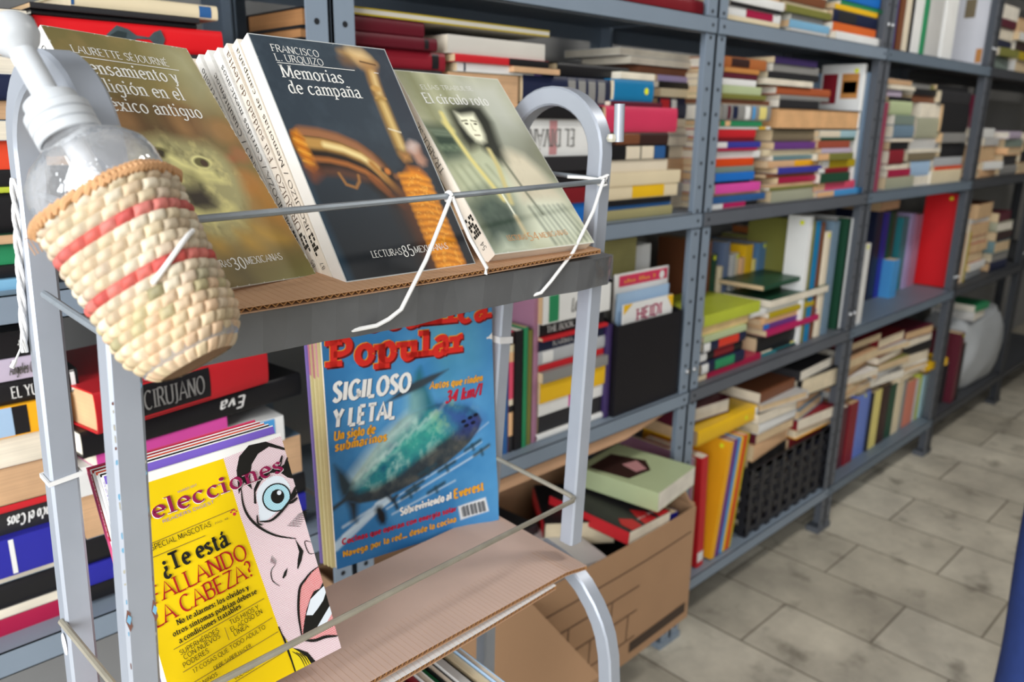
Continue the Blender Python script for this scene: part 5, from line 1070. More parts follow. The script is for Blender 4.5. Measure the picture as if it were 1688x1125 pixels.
# ------------------------------------------------------------------ books on the shelves: measured sizes in metres
STACKS = [
 ('stack', 'stack right of the rack arch, upper shelf', 'S3', 1.085, 0.975, 0.15, [(1.194, 1.4178, 0.0207, 'olive cloth', 'h', {}),
   (1.1929, 1.4117, 0.0085, 'blue', 's', {}),
   (1.1922, 1.4062, 0.0109, 'black', 's', {}),
   (1.1908, 1.4324, 0.0264, 'cream', 's', {'b': [(0.36, 0.8, 'yellow')]}),
   (1.1889, 1.4358, 0.0262, 'cream', 's', {'t': ('~14', 0.3, 0.6, 'dark grey')}),
   (1.1871, 1.3895, 0.0235, 'pale cream', 's', {}),
   (1.1853, 1.3866, 0.0268, 'black', 's', {'b': [(0.3, 0.52, 'pale cream'),
   (0.54, 0.74, 'pale cream'),
   (0.75, 0.93, 'blue')]}),
   (1.1834, 1.3815, 0.0253, 'dark brown', 'h', {'b': [(0.15, 0.52, 'brown')]}),
   (1.1807, 1.4067, 0.0476, 'rose red', 'h', {'t': ('~4', 0.35, 0.55, 'cream'), 't2': ('~5', 0.58, 0.78, 'cream')}),
   (1.1962, 1.3576, 0.0089, 'maroon', 's', {}),
   (1.2085, 1.3288, 0.0399, 'teal blue', 'h', {'st': 1}),
   (1.2278, 1.3338, 0.0142, 'white', 'p', {'st': 1})]),
 ('stack', 'stack inside the right rack arch', 'S3', 1.085, 0.985, 0.22, [(0.9716, 1.1782, 0.0411, 'bright blue', 's', {}),
   (0.9708, 1.1758, 0.028, 'dark red', 's', {}),
   (0.97, 1.1827, 0.0309, 'black', 's', {}),
   (0.9693, 1.1719, 0.0262, 'charcoal', 's', {'t': ('~11', 0.25, 0.7, 'grey')}),
   (0.9711, 1.1953, 0.064, 'white', 's', {'t': ('EL DIVÁN', 0.1, 0.62, 'grey'), 'inv': 1, 'b': [(0.33, 0.42, 'dusty rose')]}),
   (0.9728, 1.1746, 0.0242, 'black', 's', {'t': ('~5', 0.15, 0.5, 'yellow')}),
   (0.9805, 1.2287, 0.0479, 'navy', 'h', {'b': [(0.45, 0.53, 'grey'),
   (0.56, 0.64, 'grey'),
   (0.67, 0.75, 'grey'),
   (0.78, 0.86, 'grey')]}),
   (0.9488, 1.0596, 0.0108, 'tan', 'p', {})]),
 ('stack', 'leftmost stack beside the post, upper shelf', 'S3', 1.085, 0.985, 0.15, [(0.6154, 0.8047, 0.0553, 'brown', 'h', {}),
   (0.6178, 0.799, 0.0402, 'black', 'h', {}),
   (0.6197, 0.8056, 0.0396, 'dark green', 'h', {}),
   (0.6216, 0.8059, 0.0389, 'brown', 's', {}),
   (0.6235, 0.8063, 0.0382, 'black', 'h', {}),
   (0.6255, 0.7984, 0.0443, 'charcoal', 's', {'st': 1}),
   (0.6273, 0.8142, 0.0272, 'wine red', 'h', {'b': [(0.86, 0.93, 'black')], 't': ('~7', 0.5, 0.64, 'gold')}),
   (0.6284, 0.7898, 0.0179, 'dark wine red', 'h', {'b': [(0.85, 0.9, 'black')], 't': ('~7', 0.3, 0.5, 'gold')}),
   (0.6293, 0.7674, 0.021, 'dark wine red', 'h', {'t': ('~9', 0.55, 0.75, 'gold')}),
   (0.6301, 1.0314, 0.0104, 'yellow-edged white', 's', {'edges': 'mustard'})]),
 ('stack', 'stack above the grey green paperback', 'S3', 1.085, 0.99, 0.15, [(0.8176, 0.9793, 0.058, 'tan', 'p', {}),
   (0.8218, 0.9779, 0.0494, 'charcoal', 'h', {}),
   (0.8184, 0.9767, 0.0484, 'brown', 'h', {}),
   (0.8225, 0.9784, 0.0475, 'black', 's', {}),
   (0.8229, 0.9742, 0.0557, 'tan', 'p', {}),
   (0.8377, 1.0256, 0.0137, 'white', 's', {'b': [(0.9, 1, 'violet'),
   (0.07, 0.09, 'navy')]}),
   (0.8268, 1.0341, 0.0118, 'red', 's', {'b': [(0.55, 1, 'black')], 't': ('~6', 0.1, 0.3, 'cream')}),
   (0.8174, 1.0303, 0.0271, 'grey white', 's', {'t': ('~16', 0.3, 0.7, 'grey')})]),
 ('stack', 'pale pile beside the blue post, upper shelf', 'S3', 1.085, 1.06, 0.14, [(1.4879, 1.6585, 0.026, 'white', 'p', {}),
   (1.4894, 1.6545, 0.0305, 'pale grey', 's', {}),
   (1.4802, 1.6485, 0.0546, 'tan', 'p', {}),
   (1.4802, 1.6427, 0.0268, 'pale cream', 's', {}),
   (1.4776, 1.6393, 0.0213, 'pale grey', 'p', {}),
   (1.4709, 1.6364, 0.0185, 'cream', 'p', {}),
   (1.4689, 1.6338, 0.0183, 'pale cream', 's', {}),
   (1.4654, 1.6293, 0.0453, 'navy', 'h', {'b': [(0.05, 0.25, 'red'),
   (0.3, 0.42, 'white'),
   (0.7, 0.95, 'scarlet')]}),
   (1.462, 1.6298, 0.0178, 'cream', 's', {}),
   (1.4559, 1.6226, 0.014, 'black', 's', {}),
   (1.4544, 1.6207, 0.0126, 'lilac', 's', {}),
   (1.3938, 1.6235, 0.0163, 'brown', 'p', {}),
   (1.352, 1.6287, 0.015, 'white', 'p', {}),
   (1.3213, 1.6265, 0.0149, 'pale grey', 'p', {})]),
 ('stack', 'pile above the right rack arch', 'S3', 1.3475, 1.0, 0.15, [(1.0786, 1.2816, 0.0252, 'black', 'h', {'t': ('~8', 0.1, 0.45, 'grey')})]),
 ('stack', 'pair on the top shelf directly above the rack', 'S4', 1.48, 0.985, 0.15, [(1.1939, 1.482, 0.0311, 'dark red', 'h', {}),
   (1.1575, 1.459, 0.0478, 'crimson', 'h', {})]),
 ('stack', 'stack at the left picture edge, upper shelf', 'S3', 1.085, 0.99, 0.15, [(0.1537, 0.219, 0.0118, 'light blue', 's', {}),
   (0.1556, 0.2207, 0.0144, 'black', 'h', {}),
   (0.1582, 0.2249, 0.0228, 'green', 's', {}),
   (0.1607, 0.2283, 0.011, 'tan', 'p', {}),
   (0.1646, 0.233, 0.0435, 'black', 'h', {'t': ('~5', 0.35, 0.95, 'gold')}),
   (0.1681, 0.2351, 0.006, 'lime', 's', {}),
   (0.1699, 0.2378, 0.018, 'black', 's', {}),
   (0.1733, 0.2409, 0.03, 'orange red', 's', {'t': ('~5', 0.3, 0.9, 'white')}),
   (0.177, 0.2454, 0.021, 'cream', 'p', {}),
   (0.1799, 0.248, 0.0202, 'tan', 'p', {}),
   (0.1832, 0.251, 0.026, 'navy', 'h', {}),
   (0.1864, 0.2539, 0.018, 'cream', 'p', {}),
   (0.1891, 0.2563, 0.0191, 'tan', 'p', {}),
   (0.1873, 0.2491, 0.0271, 'cream', 'p', {})]),
 ('stack', 'stack topped by the red box book, upper shelf', 'S3', 1.085, 0.99, 0.15, [(0.2332, 0.4404, 0.0444, 'charcoal', 'h', {}),
   (0.2388, 0.4401, 0.0433, 'brown', 'h', {}),
   (0.2443, 0.4478, 0.0425, 'black', 'h', {}),
   (0.2501, 0.4478, 0.0486, 'tan', 'p', {}),
   (0.2563, 0.4574, 0.0477, 'navy', 'h', {}),
   (0.2612, 0.4591, 0.0301, 'charcoal', 'h', {}),
   (0.2576, 0.4632, 0.0297, 'bright red', 'h', {'pic': 1}),
   (0.256, 0.4331, 0.006, 'black', 'h', {}),
   (0.2539, 0.4337, 0.006, 'charcoal', 's', {}),
   (0.2958, 0.4601, 0.0167, 'cream', 'h', {'b': [(0.86, 0.95, 'blue'),
   (0.0, 0.02, 'blue')], 't': ('~9', 0.55, 0.78, 'dark grey')})]),
 ('stack', 'brown page-edged stack just left of the post', 'S3', 1.085, 1.0, 0.15, [(0.5599, 0.6841, 0.0515, 'brown', 'p', {'h': 1}),
   (0.563, 0.6859, 0.0492, 'dark green', 'h', {}),
   (0.566, 0.6877, 0.0484, 'tan', 'p', {'h': 1}),
   (0.569, 0.6895, 0.0473, 'black', 'h', {}),
   (0.5719, 0.6912, 0.0464, 'brown', 'p', {'h': 1}),
   (0.5747, 0.6929, 0.0441, 'charcoal', 'h', {}),
   (0.5739, 0.694, 0.0157, 'warm brown', 'p', {'h': 1}),
   (0.5778, 0.6947, 0.0253, 'warm brown', 'p', {'h': 1})]),
 ('stack', 'stack at the left picture edge, middle shelf', 'S2', 0.676, 0.985, 0.17, [(0.089, 0.1975, 0.0224, 'crimson', 's', {'t': ('~8', 0.42, 0.66, 'white')}),
   (0.0915, 0.197, 0.013, 'grey', 'p', {}),
   (0.0947, 0.1984, 0.0305, 'black', 'h', {}),
   (0.0978, 0.1997, 0.0121, 'cream', 'p', {}),
   (0.1021, 0.2034, 0.0471, 'royal blue', 's', {'b': [(0.5, 0.55, 'white')]}),
   (0.1076, 0.2082, 0.0287, 'charcoal', 's', {'t': ('ando el Caos', 0.5, 0.98, 'white'), 'inv': 1}),
   (0.1102, 0.2105, 0.0081, 'red', 's', {}),
   (0.1141, 0.2138, 0.0455, 'tan', 'p', {}),
   (0.12, 0.2359, 0.0364, 'white', 'p', {}),
   (0.1253, 0.2338, 0.0364, 'amber', 's', {'b': [(0, 0.48, 'pale blue'),
   (0.48, 0.62, 'black')]}),
   (0.13, 0.2495, 0.0284, 'black', 'h', {'t': ('EL YUNQUE', 0.42, 0.86, 'white'), 'b': [(0.93, 0.97, 'white')]}),
   (0.1339, 0.2386, 0.0254, 'lilac grey', 's', {'t': ('Ángeles Caso', 0.45, 0.75, 'dark grey')}),
   (0.1379, 0.2294, 0.0298, 'black', 's', {'t': ('+', 0.6, 0.66, 'white')})]),
 ('stack', 'stack topped by the red surgeon novel, middle shelf', 'S2', 0.676, 0.985, 0.2, [(0.2143, 0.5245, 0.006, 'dark brown', 'h', {}),
   (0.2229, 0.5305, 0.0217, 'black', 'h', {}),
   (0.2258, 0.532, 0.0277, 'royal blue', 's', {}),
   (0.2294, 0.5338, 0.0328, 'black', 'h', {}),
   (0.235, 0.5317, 0.06, 'tan', 'p', {}),
   (0.2274, 0.5038, 0.0377, 'white', 's', {'b': [(0.84, 0.95, 'sky blue')]}),
   (0.251, 0.4214, 0.02, 'pink', 's', {'yaw': 6}),
   (0.2342, 0.5401, 0.0335, 'black', 'h', {'t': ('Eva', 0.58, 0.7, 'white'), 'inv': 1, 'yaw': 7}),
   (0.2459, 0.4848, 0.0507, 'red', 'h', {'b': [(0.1, 0.62, 'black')], 't': ('EL CIRUJANO', 0.14, 0.58, 'grey'), 'yaw': 11}),
   (0.3331, 0.4783, 0.0167, 'pale cream', 'p', {})]),
 ('stack', 'stack right of the mauve upright, middle shelf', 'S2', 0.676, 0.975, 0.15, [(1.021, 1.2785, 0.014, 'white', 's', {'round': 1}),
   (1.0285, 1.246, 0.0356, 'charcoal', 's', {'t': ('~11', 0.2, 0.6, 'grey'), 'b': [(0.9, 0.96, 'cream')]}),
   (1.0274, 1.2277, 0.0275, 'white', 's', {'t': ('~6', 0.05, 0.3, 'dark grey'), 'b': [(0.42, 0.52, 'pink')]}),
   (1.0261, 1.2251, 0.042, 'yellow', 's', {'t': ('~17', 0.1, 0.6, 'olive')}),
   (1.025, 1.2151, 0.0208, 'grey', 's', {}),
   (1.0244, 1.2139, 0.0121, 'red', 's', {}),
   (1.0237, 1.2182, 0.0277, 'silver grey', 'h', {'b': [(0.05, 0.2, 'white')]}),
   (1.0228, 1.2106, 0.0215, 'navy', 's', {'t': ('KARMA', 0.2, 0.5, 'white')}),
   (1.0223, 1.2096, 0.0071, 'red', 's', {}),
   (1.0217, 1.2084, 0.0259, 'black', 's', {'t': ('THE BOOK THIEF', 0.1, 0.75, 'white')}),
   (1.0203, 1.213, 0.0556, 'white', 's', {'t': ('Los Pinos', 0.4, 0.75, 'grey'), 'b': [(0.08, 0.22, 'green')]})]),
 ('stack', 'left stack, top shelf right of the blue post', 'S4', 1.48, 0.975, 0.15, [(1.5659, 1.7912, 0.0147, 'cream', 's', {}),
   (1.5608, 1.7933, 0.0182, 'white', 's', {'b': [(0.35, 0.85, 'crimson')]}),
   (1.5706, 1.785, 0.0072, 'charcoal', 's', {}),
   (1.5638, 1.7879, 0.0179, 'white', 's', {}),
   (1.5599, 1.769, 0.0284, 'tan', 'p', {})]),
 ('stack', 'middle stack, top shelf right of the blue post', 'S4', 1.48, 0.985, 0.15, [(1.8509, 2.0393, 0.0129, 'pale grey', 's', {}),
   (1.8416, 2.0487, 0.0175, 'light blue', 's', {}),
   (1.8615, 2.0244, 0.0147, 'grey', 's', {}),
   (1.8174, 2.047, 0.0158, 'olive', 's', {}),
   (1.8148, 2.0371, 0.008, 'cream', 's', {}),
   (1.8059, 2.0134, 0.0209, 'brown', 's', {}),
   (1.8006, 2.0266, 0.0284, 'grey', 'p', {})]),
 ('stack', 'right stack, top shelf right of the blue post', 'S4', 1.48, 0.975, 0.15, [(2.064, 2.3367, 0.0223, 'white', 's', {}),
   (2.0579, 2.3171, 0.0217, 'orange', 's', {}),
   (2.0573, 2.3243, 0.0314, 'navy', 'h', {'b': [(0.1, 0.5, 'charcoal')]}),
   (2.0648, 2.3249, 0.0128, 'yellow', 's', {}),
   (2.0959, 2.3782, 0.0112, 'green', 's', {}),
   (2.0655, 2.3255, 0.0321, 'bright blue', 's', {})]),
 ('stack', 'left stack, upper shelf past the blue post', 'S3', 1.085, 0.975, 0.15, [(1.5674, 1.7636, 0.0125, 'white', 's', {'b': [(0.22, 0.72, 'magenta'),
   (0.72, 1, 'black')]}),
   (1.5653, 1.7954, 0.0154, 'blue', 's', {}),
   (1.5636, 1.7817, 0.0069, 'tan', 'p', {}),
   (1.5664, 1.7618, 0.0209, 'pink', 's', {}),
   (1.5693, 1.7257, 0.006, 'navy', 's', {}),
   (1.5625, 1.7289, 0.0187, 'bright blue', 's', {}),
   (1.565, 1.7314, 0.0136, 'grey green', 's', {}),
   (1.5626, 1.7285, 0.0176, 'vermilion', 's', {}),
   (1.5649, 1.7644, 0.0161, 'white', 's', {}),
   (1.5656, 1.7342, 0.0067, 'crimson', 's', {}),
   (1.5665, 1.7546, 0.0134, 'violet blue', 's', {'b': [(0, 0.22, 'white')]}),
   (1.5697, 1.7358, 0.0079, 'dark red', 's', {}),
   (1.5724, 1.7332, 0.0198, 'red', 'h', {}),
   (1.5704, 1.7983, 0.006, 'white', 's', {'b': [(0.75, 0.9, 'yellow')]}),
   (1.5738, 1.7511, 0.0123, 'green', 's', {'b': [(0.1, 0.22, 'peach')]}),
   (1.5701, 1.7801, 0.0349, 'grey', 'h', {'b': [(0.1, 0.16, 'maroon'),
   (0.2, 0.3, 'navy'),
   (0.45, 0.55, 'white'),
   (0.6, 0.66, 'sky blue'),
   (0.75, 0.9, 'pale yellow')]}),
   (1.5664, 1.7811, 0.0115, 'brown', 'p', {}),
   (1.5647, 1.7508, 0.0102, 'olive', 's', {}),
   (1.5674, 1.7316, 0.0177, 'pale green', 's', {}),
   (1.5649, 1.7069, 0.0138, 'white', 's', {}),
   (1.5628, 1.7098, 0.0125, 'maroon', 's', {}),
   (1.5682, 1.713, 0.01, 'orange tan', 's', {}),
   (1.5655, 1.7533, 0.0234, 'copper', 'h', {'b': [(0.2, 0.6, 'dark brown')]})]),
 ('stack', 'middle stack, upper shelf past the blue post', 'S3', 1.085, 0.985, 0.15, [(1.8384, 2.0813, 0.029, 'sage', 's', {}),
   (1.8228, 2.0767, 0.0077, 'olive', 's', {}),
   (1.8095, 2.0574, 0.0078, 'tan', 'p', {}),
   (1.8668, 2.0823, 0.0153, 'crimson', 's', {}),
   (1.8135, 2.0687, 0.0092, 'brown', 's', {}),
   (1.8556, 2.09, 0.0152, 'violet blue', 's', {}),
   (1.8167, 2.0789, 0.0167, 'tan', 's', {'b': [(0.5, 0.9, 'amber')]}),
   (1.8373, 2.0752, 0.012, 'teal grey', 's', {}),
   (1.7937, 2.0648, 0.015, 'cream', 's', {}),
   (1.8311, 2.0504, 0.0178, 'purple', 's', {}),
   (1.8379, 2.0613, 0.0308, 'grey brown', 'h', {}),
   (1.8412, 2.3058, 0.0506, 'tan', 'p', {'b': [(0.72, 1, 'black')]}),
   (1.8368, 2.042, 0.0185, 'charcoal', 's', {}),
   (1.8484, 2.1072, 0.0113, 'grey', 's', {}),
   (1.8274, 2.1101, 0.0196, 'rust', 'h', {}),
   (1.7612, 1.9966, 0.0154, 'cream', 'p', {}),
   (1.7749, 2.0325, 0.0152, 'charcoal', 's', {}),
   (1.7912, 2.0215, 0.0179, 'grey', 's', {}),
   (1.7879, 2.0008, 0.015, 'dark violet', 's', {})]),
 ('stack', 'right stack, upper shelf past the blue post', 'S3', 1.085, 0.975, 0.15, [(2.0657, 2.3551, 0.016, 'sky blue', 's', {'b': [(0, 0.35, 'peach')]}),
   (2.0575, 2.3083, 0.0219, 'rose', 's', {'b': [(0, 0.25, 'peach')]}),
   (2.0689, 2.2457, 0.025, 'dark green', 's', {}),
   (2.0709, 2.2557, 0.0132, 'wine red', 's', {'b': [(0, 0.2, 'white')]}),
   (2.0945, 2.302, 0.0213, 'mustard', 's', {'b': [(0, 0.2, 'white')]}),
   (2.0408, 2.2525, 0.018, 'olive', 's', {'b': [(0, 0.3, 'peach')]}),
   (2.0678, 2.2479, 0.0129, 'pale lilac', 's', {}),
   (2.0464, 2.2353, 0.0193, 'terracotta', 's', {}),
   (2.0566, 2.2623, 0.008, 'dark green', 's', {}),
   (2.0531, 2.274, 0.019, 'ice blue', 's', {'b': [(0, 0.55, 'pale cream')]})]),
 ('stack', 'left stack, middle shelf right of the blue post', 'S2', 0.676, 0.975, 0.18, [(1.5683, 1.8663, 0.0161, 'crimson', 's', {'b': [(0, 0.13, 'cream')], 't': ('~9', 0.2, 0.6, 'pink')}),
   (1.5754, 1.7709, 0.0289, 'navy', 'h', {'b': [(0.3, 0.75, 'green'),
   (0, 0.15, 'white')]}),
   (1.5742, 1.766, 0.0254, 'black', 'h', {'b': [(0.32, 0.78, 'dark red'),
   (0, 0.15, 'white')]}),
   (1.5756, 1.7672, 0.0267, 'navy', 'h', {'b': [(0.34, 0.82, 'scarlet'),
   (0, 0.15, 'white')]}),
   (1.5726, 1.7634, 0.0156, 'pale green', 's', {}),
   (1.5697, 1.7832, 0.0248, 'amber', 'p', {}),
   (1.566, 1.82, 0.0276, 'lime', 's', {})]),
 ('stack', 'middle stack, middle shelf right of the blue post', 'S2', 0.676, 0.985, 0.2, [(1.8663, 2.095, 0.006, 'teal', 's', {'b': [(0.4, 1, 'black')]}),
   (1.8652, 2.1598, 0.006, 'black', 'h', {'b': [(0.6, 0.95, 'pale yellow'),
   (0.05, 0.25, 'pale cream')]}),
   (1.8605, 2.18, 0.0429, 'black', 'h', {}),
   (1.8861, 2.1839, 0.016, 'magenta', 's', {}),
   (1.8829, 2.1874, 0.016, 'purple', 's', {'b': [(0, 0.1, 'bright blue')]}),
   (1.8673, 2.1909, 0.0159, 'peach', 's', {}),
   (1.8957, 2.1495, 0.014, 'mustard', 's', {}),
   (1.8067, 2.1384, 0.0156, 'white', 's', {}),
   (1.8891, 2.2244, 0.0208, 'pale cream', 'p', {})]),
 ('stack', 'left stack, upper shelf before the third post', 'S3', 1.085, 0.98, 0.15, [(2.5393, 2.7644, 0.0351, 'sage', 's', {}),
   (2.5475, 2.7272, 0.0228, 'crimson', 's', {}),
   (2.5313, 2.7043, 0.017, 'cream', 'p', {}),
   (2.5299, 2.6433, 0.0428, 'wine red', 'h', {}),
   (2.5364, 2.6797, 0.0238, 'black', 's', {}),
   (2.5302, 2.7029, 0.0109, 'rust', 'p', {}),
   (2.5303, 2.688, 0.0396, 'grey blue', 'h', {}),
   (2.5272, 2.6796, 0.0284, 'grey green', 's', {}),
   (2.4877, 2.6562, 0.0403, 'pale green', 'h', {}),
   (2.4784, 2.6557, 0.0121, 'black', 's', {}),
   (2.4641, 2.573, 0.0189, 'pale lilac', 's', {}),
   (2.4583, 2.6529, 0.0136, 'pale cream', 'p', {}),
   (2.4705, 2.6468, 0.0169, 'tan', 'p', {})]),
 ('stack', 'middle stack, upper shelf before the third post', 'S3', 1.085, 0.99, 0.15, [(2.7823, 2.98, 0.0306, 'rust', 'p', {}),
   (2.7457, 2.9171, 0.0503, 'pale blue', 'h', {}),
   (2.7006, 2.9345, 0.0257, 'grey brown', 's', {}),
   (2.7135, 3.0184, 0.0118, 'dark brown', 'p', {}),
   (2.7249, 3.0024, 0.0331, 'pale grey', 's', {}),
   (2.7463, 2.9804, 0.0648, 'sage', 'h', {}),
   (2.7653, 2.933, 0.0447, 'white', 'p', {}),
   (2.6909, 2.8847, 0.022, 'brown', 's', {}),
   (2.6826, 2.8755, 0.02, 'black', 's', {}),
   (2.6857, 2.9291, 0.0144, 'grey', 's', {'b': [(0.6, 0.95, 'olive')]})]),
 ('stack', 'right stack, upper shelf before the third post', 'S3', 1.085, 0.98, 0.15, [(2.925, 3.2154, 0.0441, 'cream', 's', {}),
   (2.9524, 3.2274, 0.0129, 'vermilion', 's', {}),
   (2.9317, 3.2169, 0.0296, 'silver grey', 's', {}),
   (2.9829, 3.2231, 0.05, 'black', 'h', {}),
   (2.947, 3.1766, 0.0327, 'grey', 's', {}),
   (2.9301, 3.1835, 0.0936, 'black', 'h', {}),
   (2.8884, 3.1747, 0.0425, 'charcoal', 'h', {}),
   (2.8645, 3.16, 0.0152, 'black', 's', {})]),
]
ROWS = [
 ('row', 'row at left, middle shelf behind the rack', 'S2', 0.676, 0.98, 0.2, [(0.8751, 0.8864, 0.2307, 'dark green', 'S', {}),
   (0.8879, 0.9036, 0.217, 'tan', 'S', {}),
   (0.9049, 0.9209, 0.2249, 'brown', 'S', {}),
   (0.9224, 0.9358, 0.2164, 'grey blue', 'S', {}),
   (0.9358, 0.9448, 0.211, 'blue', 'S', {}),
   (0.9459, 0.9594, 0.2312, 'rose', 'S', {'pencil': 1}),
   (0.9609, 0.9793, 0.2316, 'black', 'S', {}),
   (0.9823, 0.9932, 0.2342, 'green', 'S', {}),
   (0.9949, 1.0092, 0.2261, 'olive', 'S', {}),
   (1.0102, 1.0245, 0.2885, 'mauve', 'S', {})]),
 ('row', 'row before the second post, upper shelf', 'S3', 1.085, 0.985, 0.2, [(2.2946, 2.3146, 0.3519, 'white', 'S', {'st': 1, 'art': 1, 'D': 0.122, 'face': 1}),
   (2.3146, 2.347, 0.3311, 'pale blue', 'S', {}),
   (2.3726, 2.415, 0.253, 'pale cream', 'S', {})]),
 ('row', 'back row, middle shelf right of the blue post', 'S2', 0.676, 1.12, 0.15, [(1.7764, 1.8139, 0.3012, 'brown', 'S', {}),
   (1.8222, 1.849, 0.2622, 'dark green', 'S', {'st': 1}),
   (1.8572, 1.8785, 0.2261, 'cream', 'S', {}),
   (1.871, 1.9078, 0.2894, 'slate blue', 'S', {}),
   (1.9165, 1.9355, 0.2529, 'pale grey', 'S', {}),
   (1.9381, 1.9605, 0.2539, 'cream', 'S', {'st': 1}),
   (1.9659, 1.9855, 0.2393, 'peach', 'S', {}),
   (1.9823, 2.0253, 0.2721, 'yellow', 'S', {}),
   (2.0365, 2.057, 0.2266, 'pale yellow', 'S', {}),
   (2.051, 2.1171, 0.2715, 'steel blue', 'S', {'st': 1}),
   (2.1177, 2.1535, 0.2808, 'olive', 'S', {'st': 1}),
   (2.1594, 2.1777, 0.2673, 'navy', 'S', {}),
   (2.1744, 2.2077, 0.2974, 'copper', 'S', {'st': 1})]),
 ('row', 'tall row before the second post, middle shelf', 'S2', 0.676, 0.985, 0.2, [(2.069, 2.089, 0.3581, 'white', 'S', {'st': 1, 'D': 0.063, 'face': 1}),
   (2.0963, 2.1148, 0.3437, 'olive', 'S', {}),
   (2.1185, 2.141, 0.342, 'teal blue', 'S', {}),
   (2.1448, 2.1754, 0.3364, 'brown', 'S', {}),
   (2.1839, 2.2233, 0.306, 'pale cream', 'S', {'st': 1}),
   (2.2273, 2.2636, 0.3341, 'grey blue', 'S', {}),
   (2.323, 2.343, 0.3343, 'dark green', 'S', {'D': 0.033, 'face': 1}),
   (2.3473, 2.3733, 0.3331, 'white', 'S', {'st': 1})]),
 ('row', 'tall row, top shelf before the third post', 'S4', 1.48, 0.985, 0.2, [(2.4349, 2.4815, 0.2225, 'royal blue', 'S', {}),
   (2.4901, 2.525, 0.2213, 'brown', 'S', {}),
   (2.5294, 2.565, 0.2307, 'pale cream', 'S', {}),
   (2.5695, 2.5968, 0.2231, 'black', 'S', {}),
   (2.6014, 2.6669, 0.2369, 'white', 'S', {}),
   (2.6717, 2.7005, 0.2356, 'green', 'S', {}),
   (2.7054, 2.8362, 0.2552, 'pale grey', 'S', {}),
   (2.8414, 2.9378, 0.2763, 'white', 'S', {}),
   (3.2573, 3.2773, 0.3103, 'pearl white', 'S', {'art': 2, 'D': 0.11, 'face': 1})]),
 ('row', 'single upright just right of the second post, upper shelf', 'S3', 1.085, 0.965, 0.2, [(2.3956, 2.4477, 0.2535, 'mauve red', 'S', {})]),
 ('row', 'row beside the red binder, middle shelf', 'S2', 0.676, 1.1, 0.15, [(2.4164, 2.4763, 0.2502, 'white', 'S', {'Y': 0.97, 'st': 1}),
   (2.8056, 2.8698, 0.3135, 'navy', 'S', {}),
   (2.8752, 2.9249, 0.3054, 'royal blue', 'S', {}),
   (2.9305, 2.9931, 0.3014, 'dark green', 'S', {}),
   (2.9143, 2.972, 0.137, 'sky blue', 'S', {'Y': 1.06}),
   (3.0636, 3.1242, 0.2751, 'teal', 'S', {}),
   (3.1303, 3.1866, 0.2821, 'lilac', 'S', {}),
   (3.1929, 3.2508, 0.2757, 'mauve', 'S', {}),
   (3.2907, 3.3107, 0.3555, 'bright red', 'S', {'Y': 1.0, 'st': 1, 'D': 0.113, 'face': 1})]),
 ('row', 'row on the bottom shelf before the third post', 'S1', 0.153, 1.0, 0.18, [(2.4844, 2.5443, 0.2209, 'maroon', 'S', {}),
   (2.5494, 2.6167, 0.2229, 'wine red', 'S', {}),
   (2.622, 2.7311, 0.2317, 'cornflower blue', 'S', {'st': 1}),
   (2.7206, 2.7486, 0.222, 'charcoal', 'S', {}),
   (2.7542, 2.8175, 0.2201, 'pale yellow', 'S', {}),
   (2.8234, 2.8951, 0.2235, 'dark brown', 'S', {}),
   (2.892, 2.9599, 0.212, 'dark green', 'S', {}),
   (2.9662, 3.0236, 0.2072, 'cream', 'S', {}),
   (3.0301, 3.0695, 0.1979, 'grey', 'S', {}),
   (3.0658, 3.1603, 0.1822, 'salmon', 'S', {}),
   (3.1562, 3.1978, 0.1741, 'pale grey', 'S', {}),
   (3.1936, 3.2288, 0.186, 'lime', 'S', {}),
   (3.2359, 3.3158, 0.178, 'ice blue', 'S', {}),
   (3.311, 3.4166, 0.1795, 'silver grey', 'S', {}),
   (3.4114, 3.4897, 0.1819, 'black', 'S', {}),
   (3.4977, 3.5873, 0.1752, 'charcoal', 'S', {})]),
]

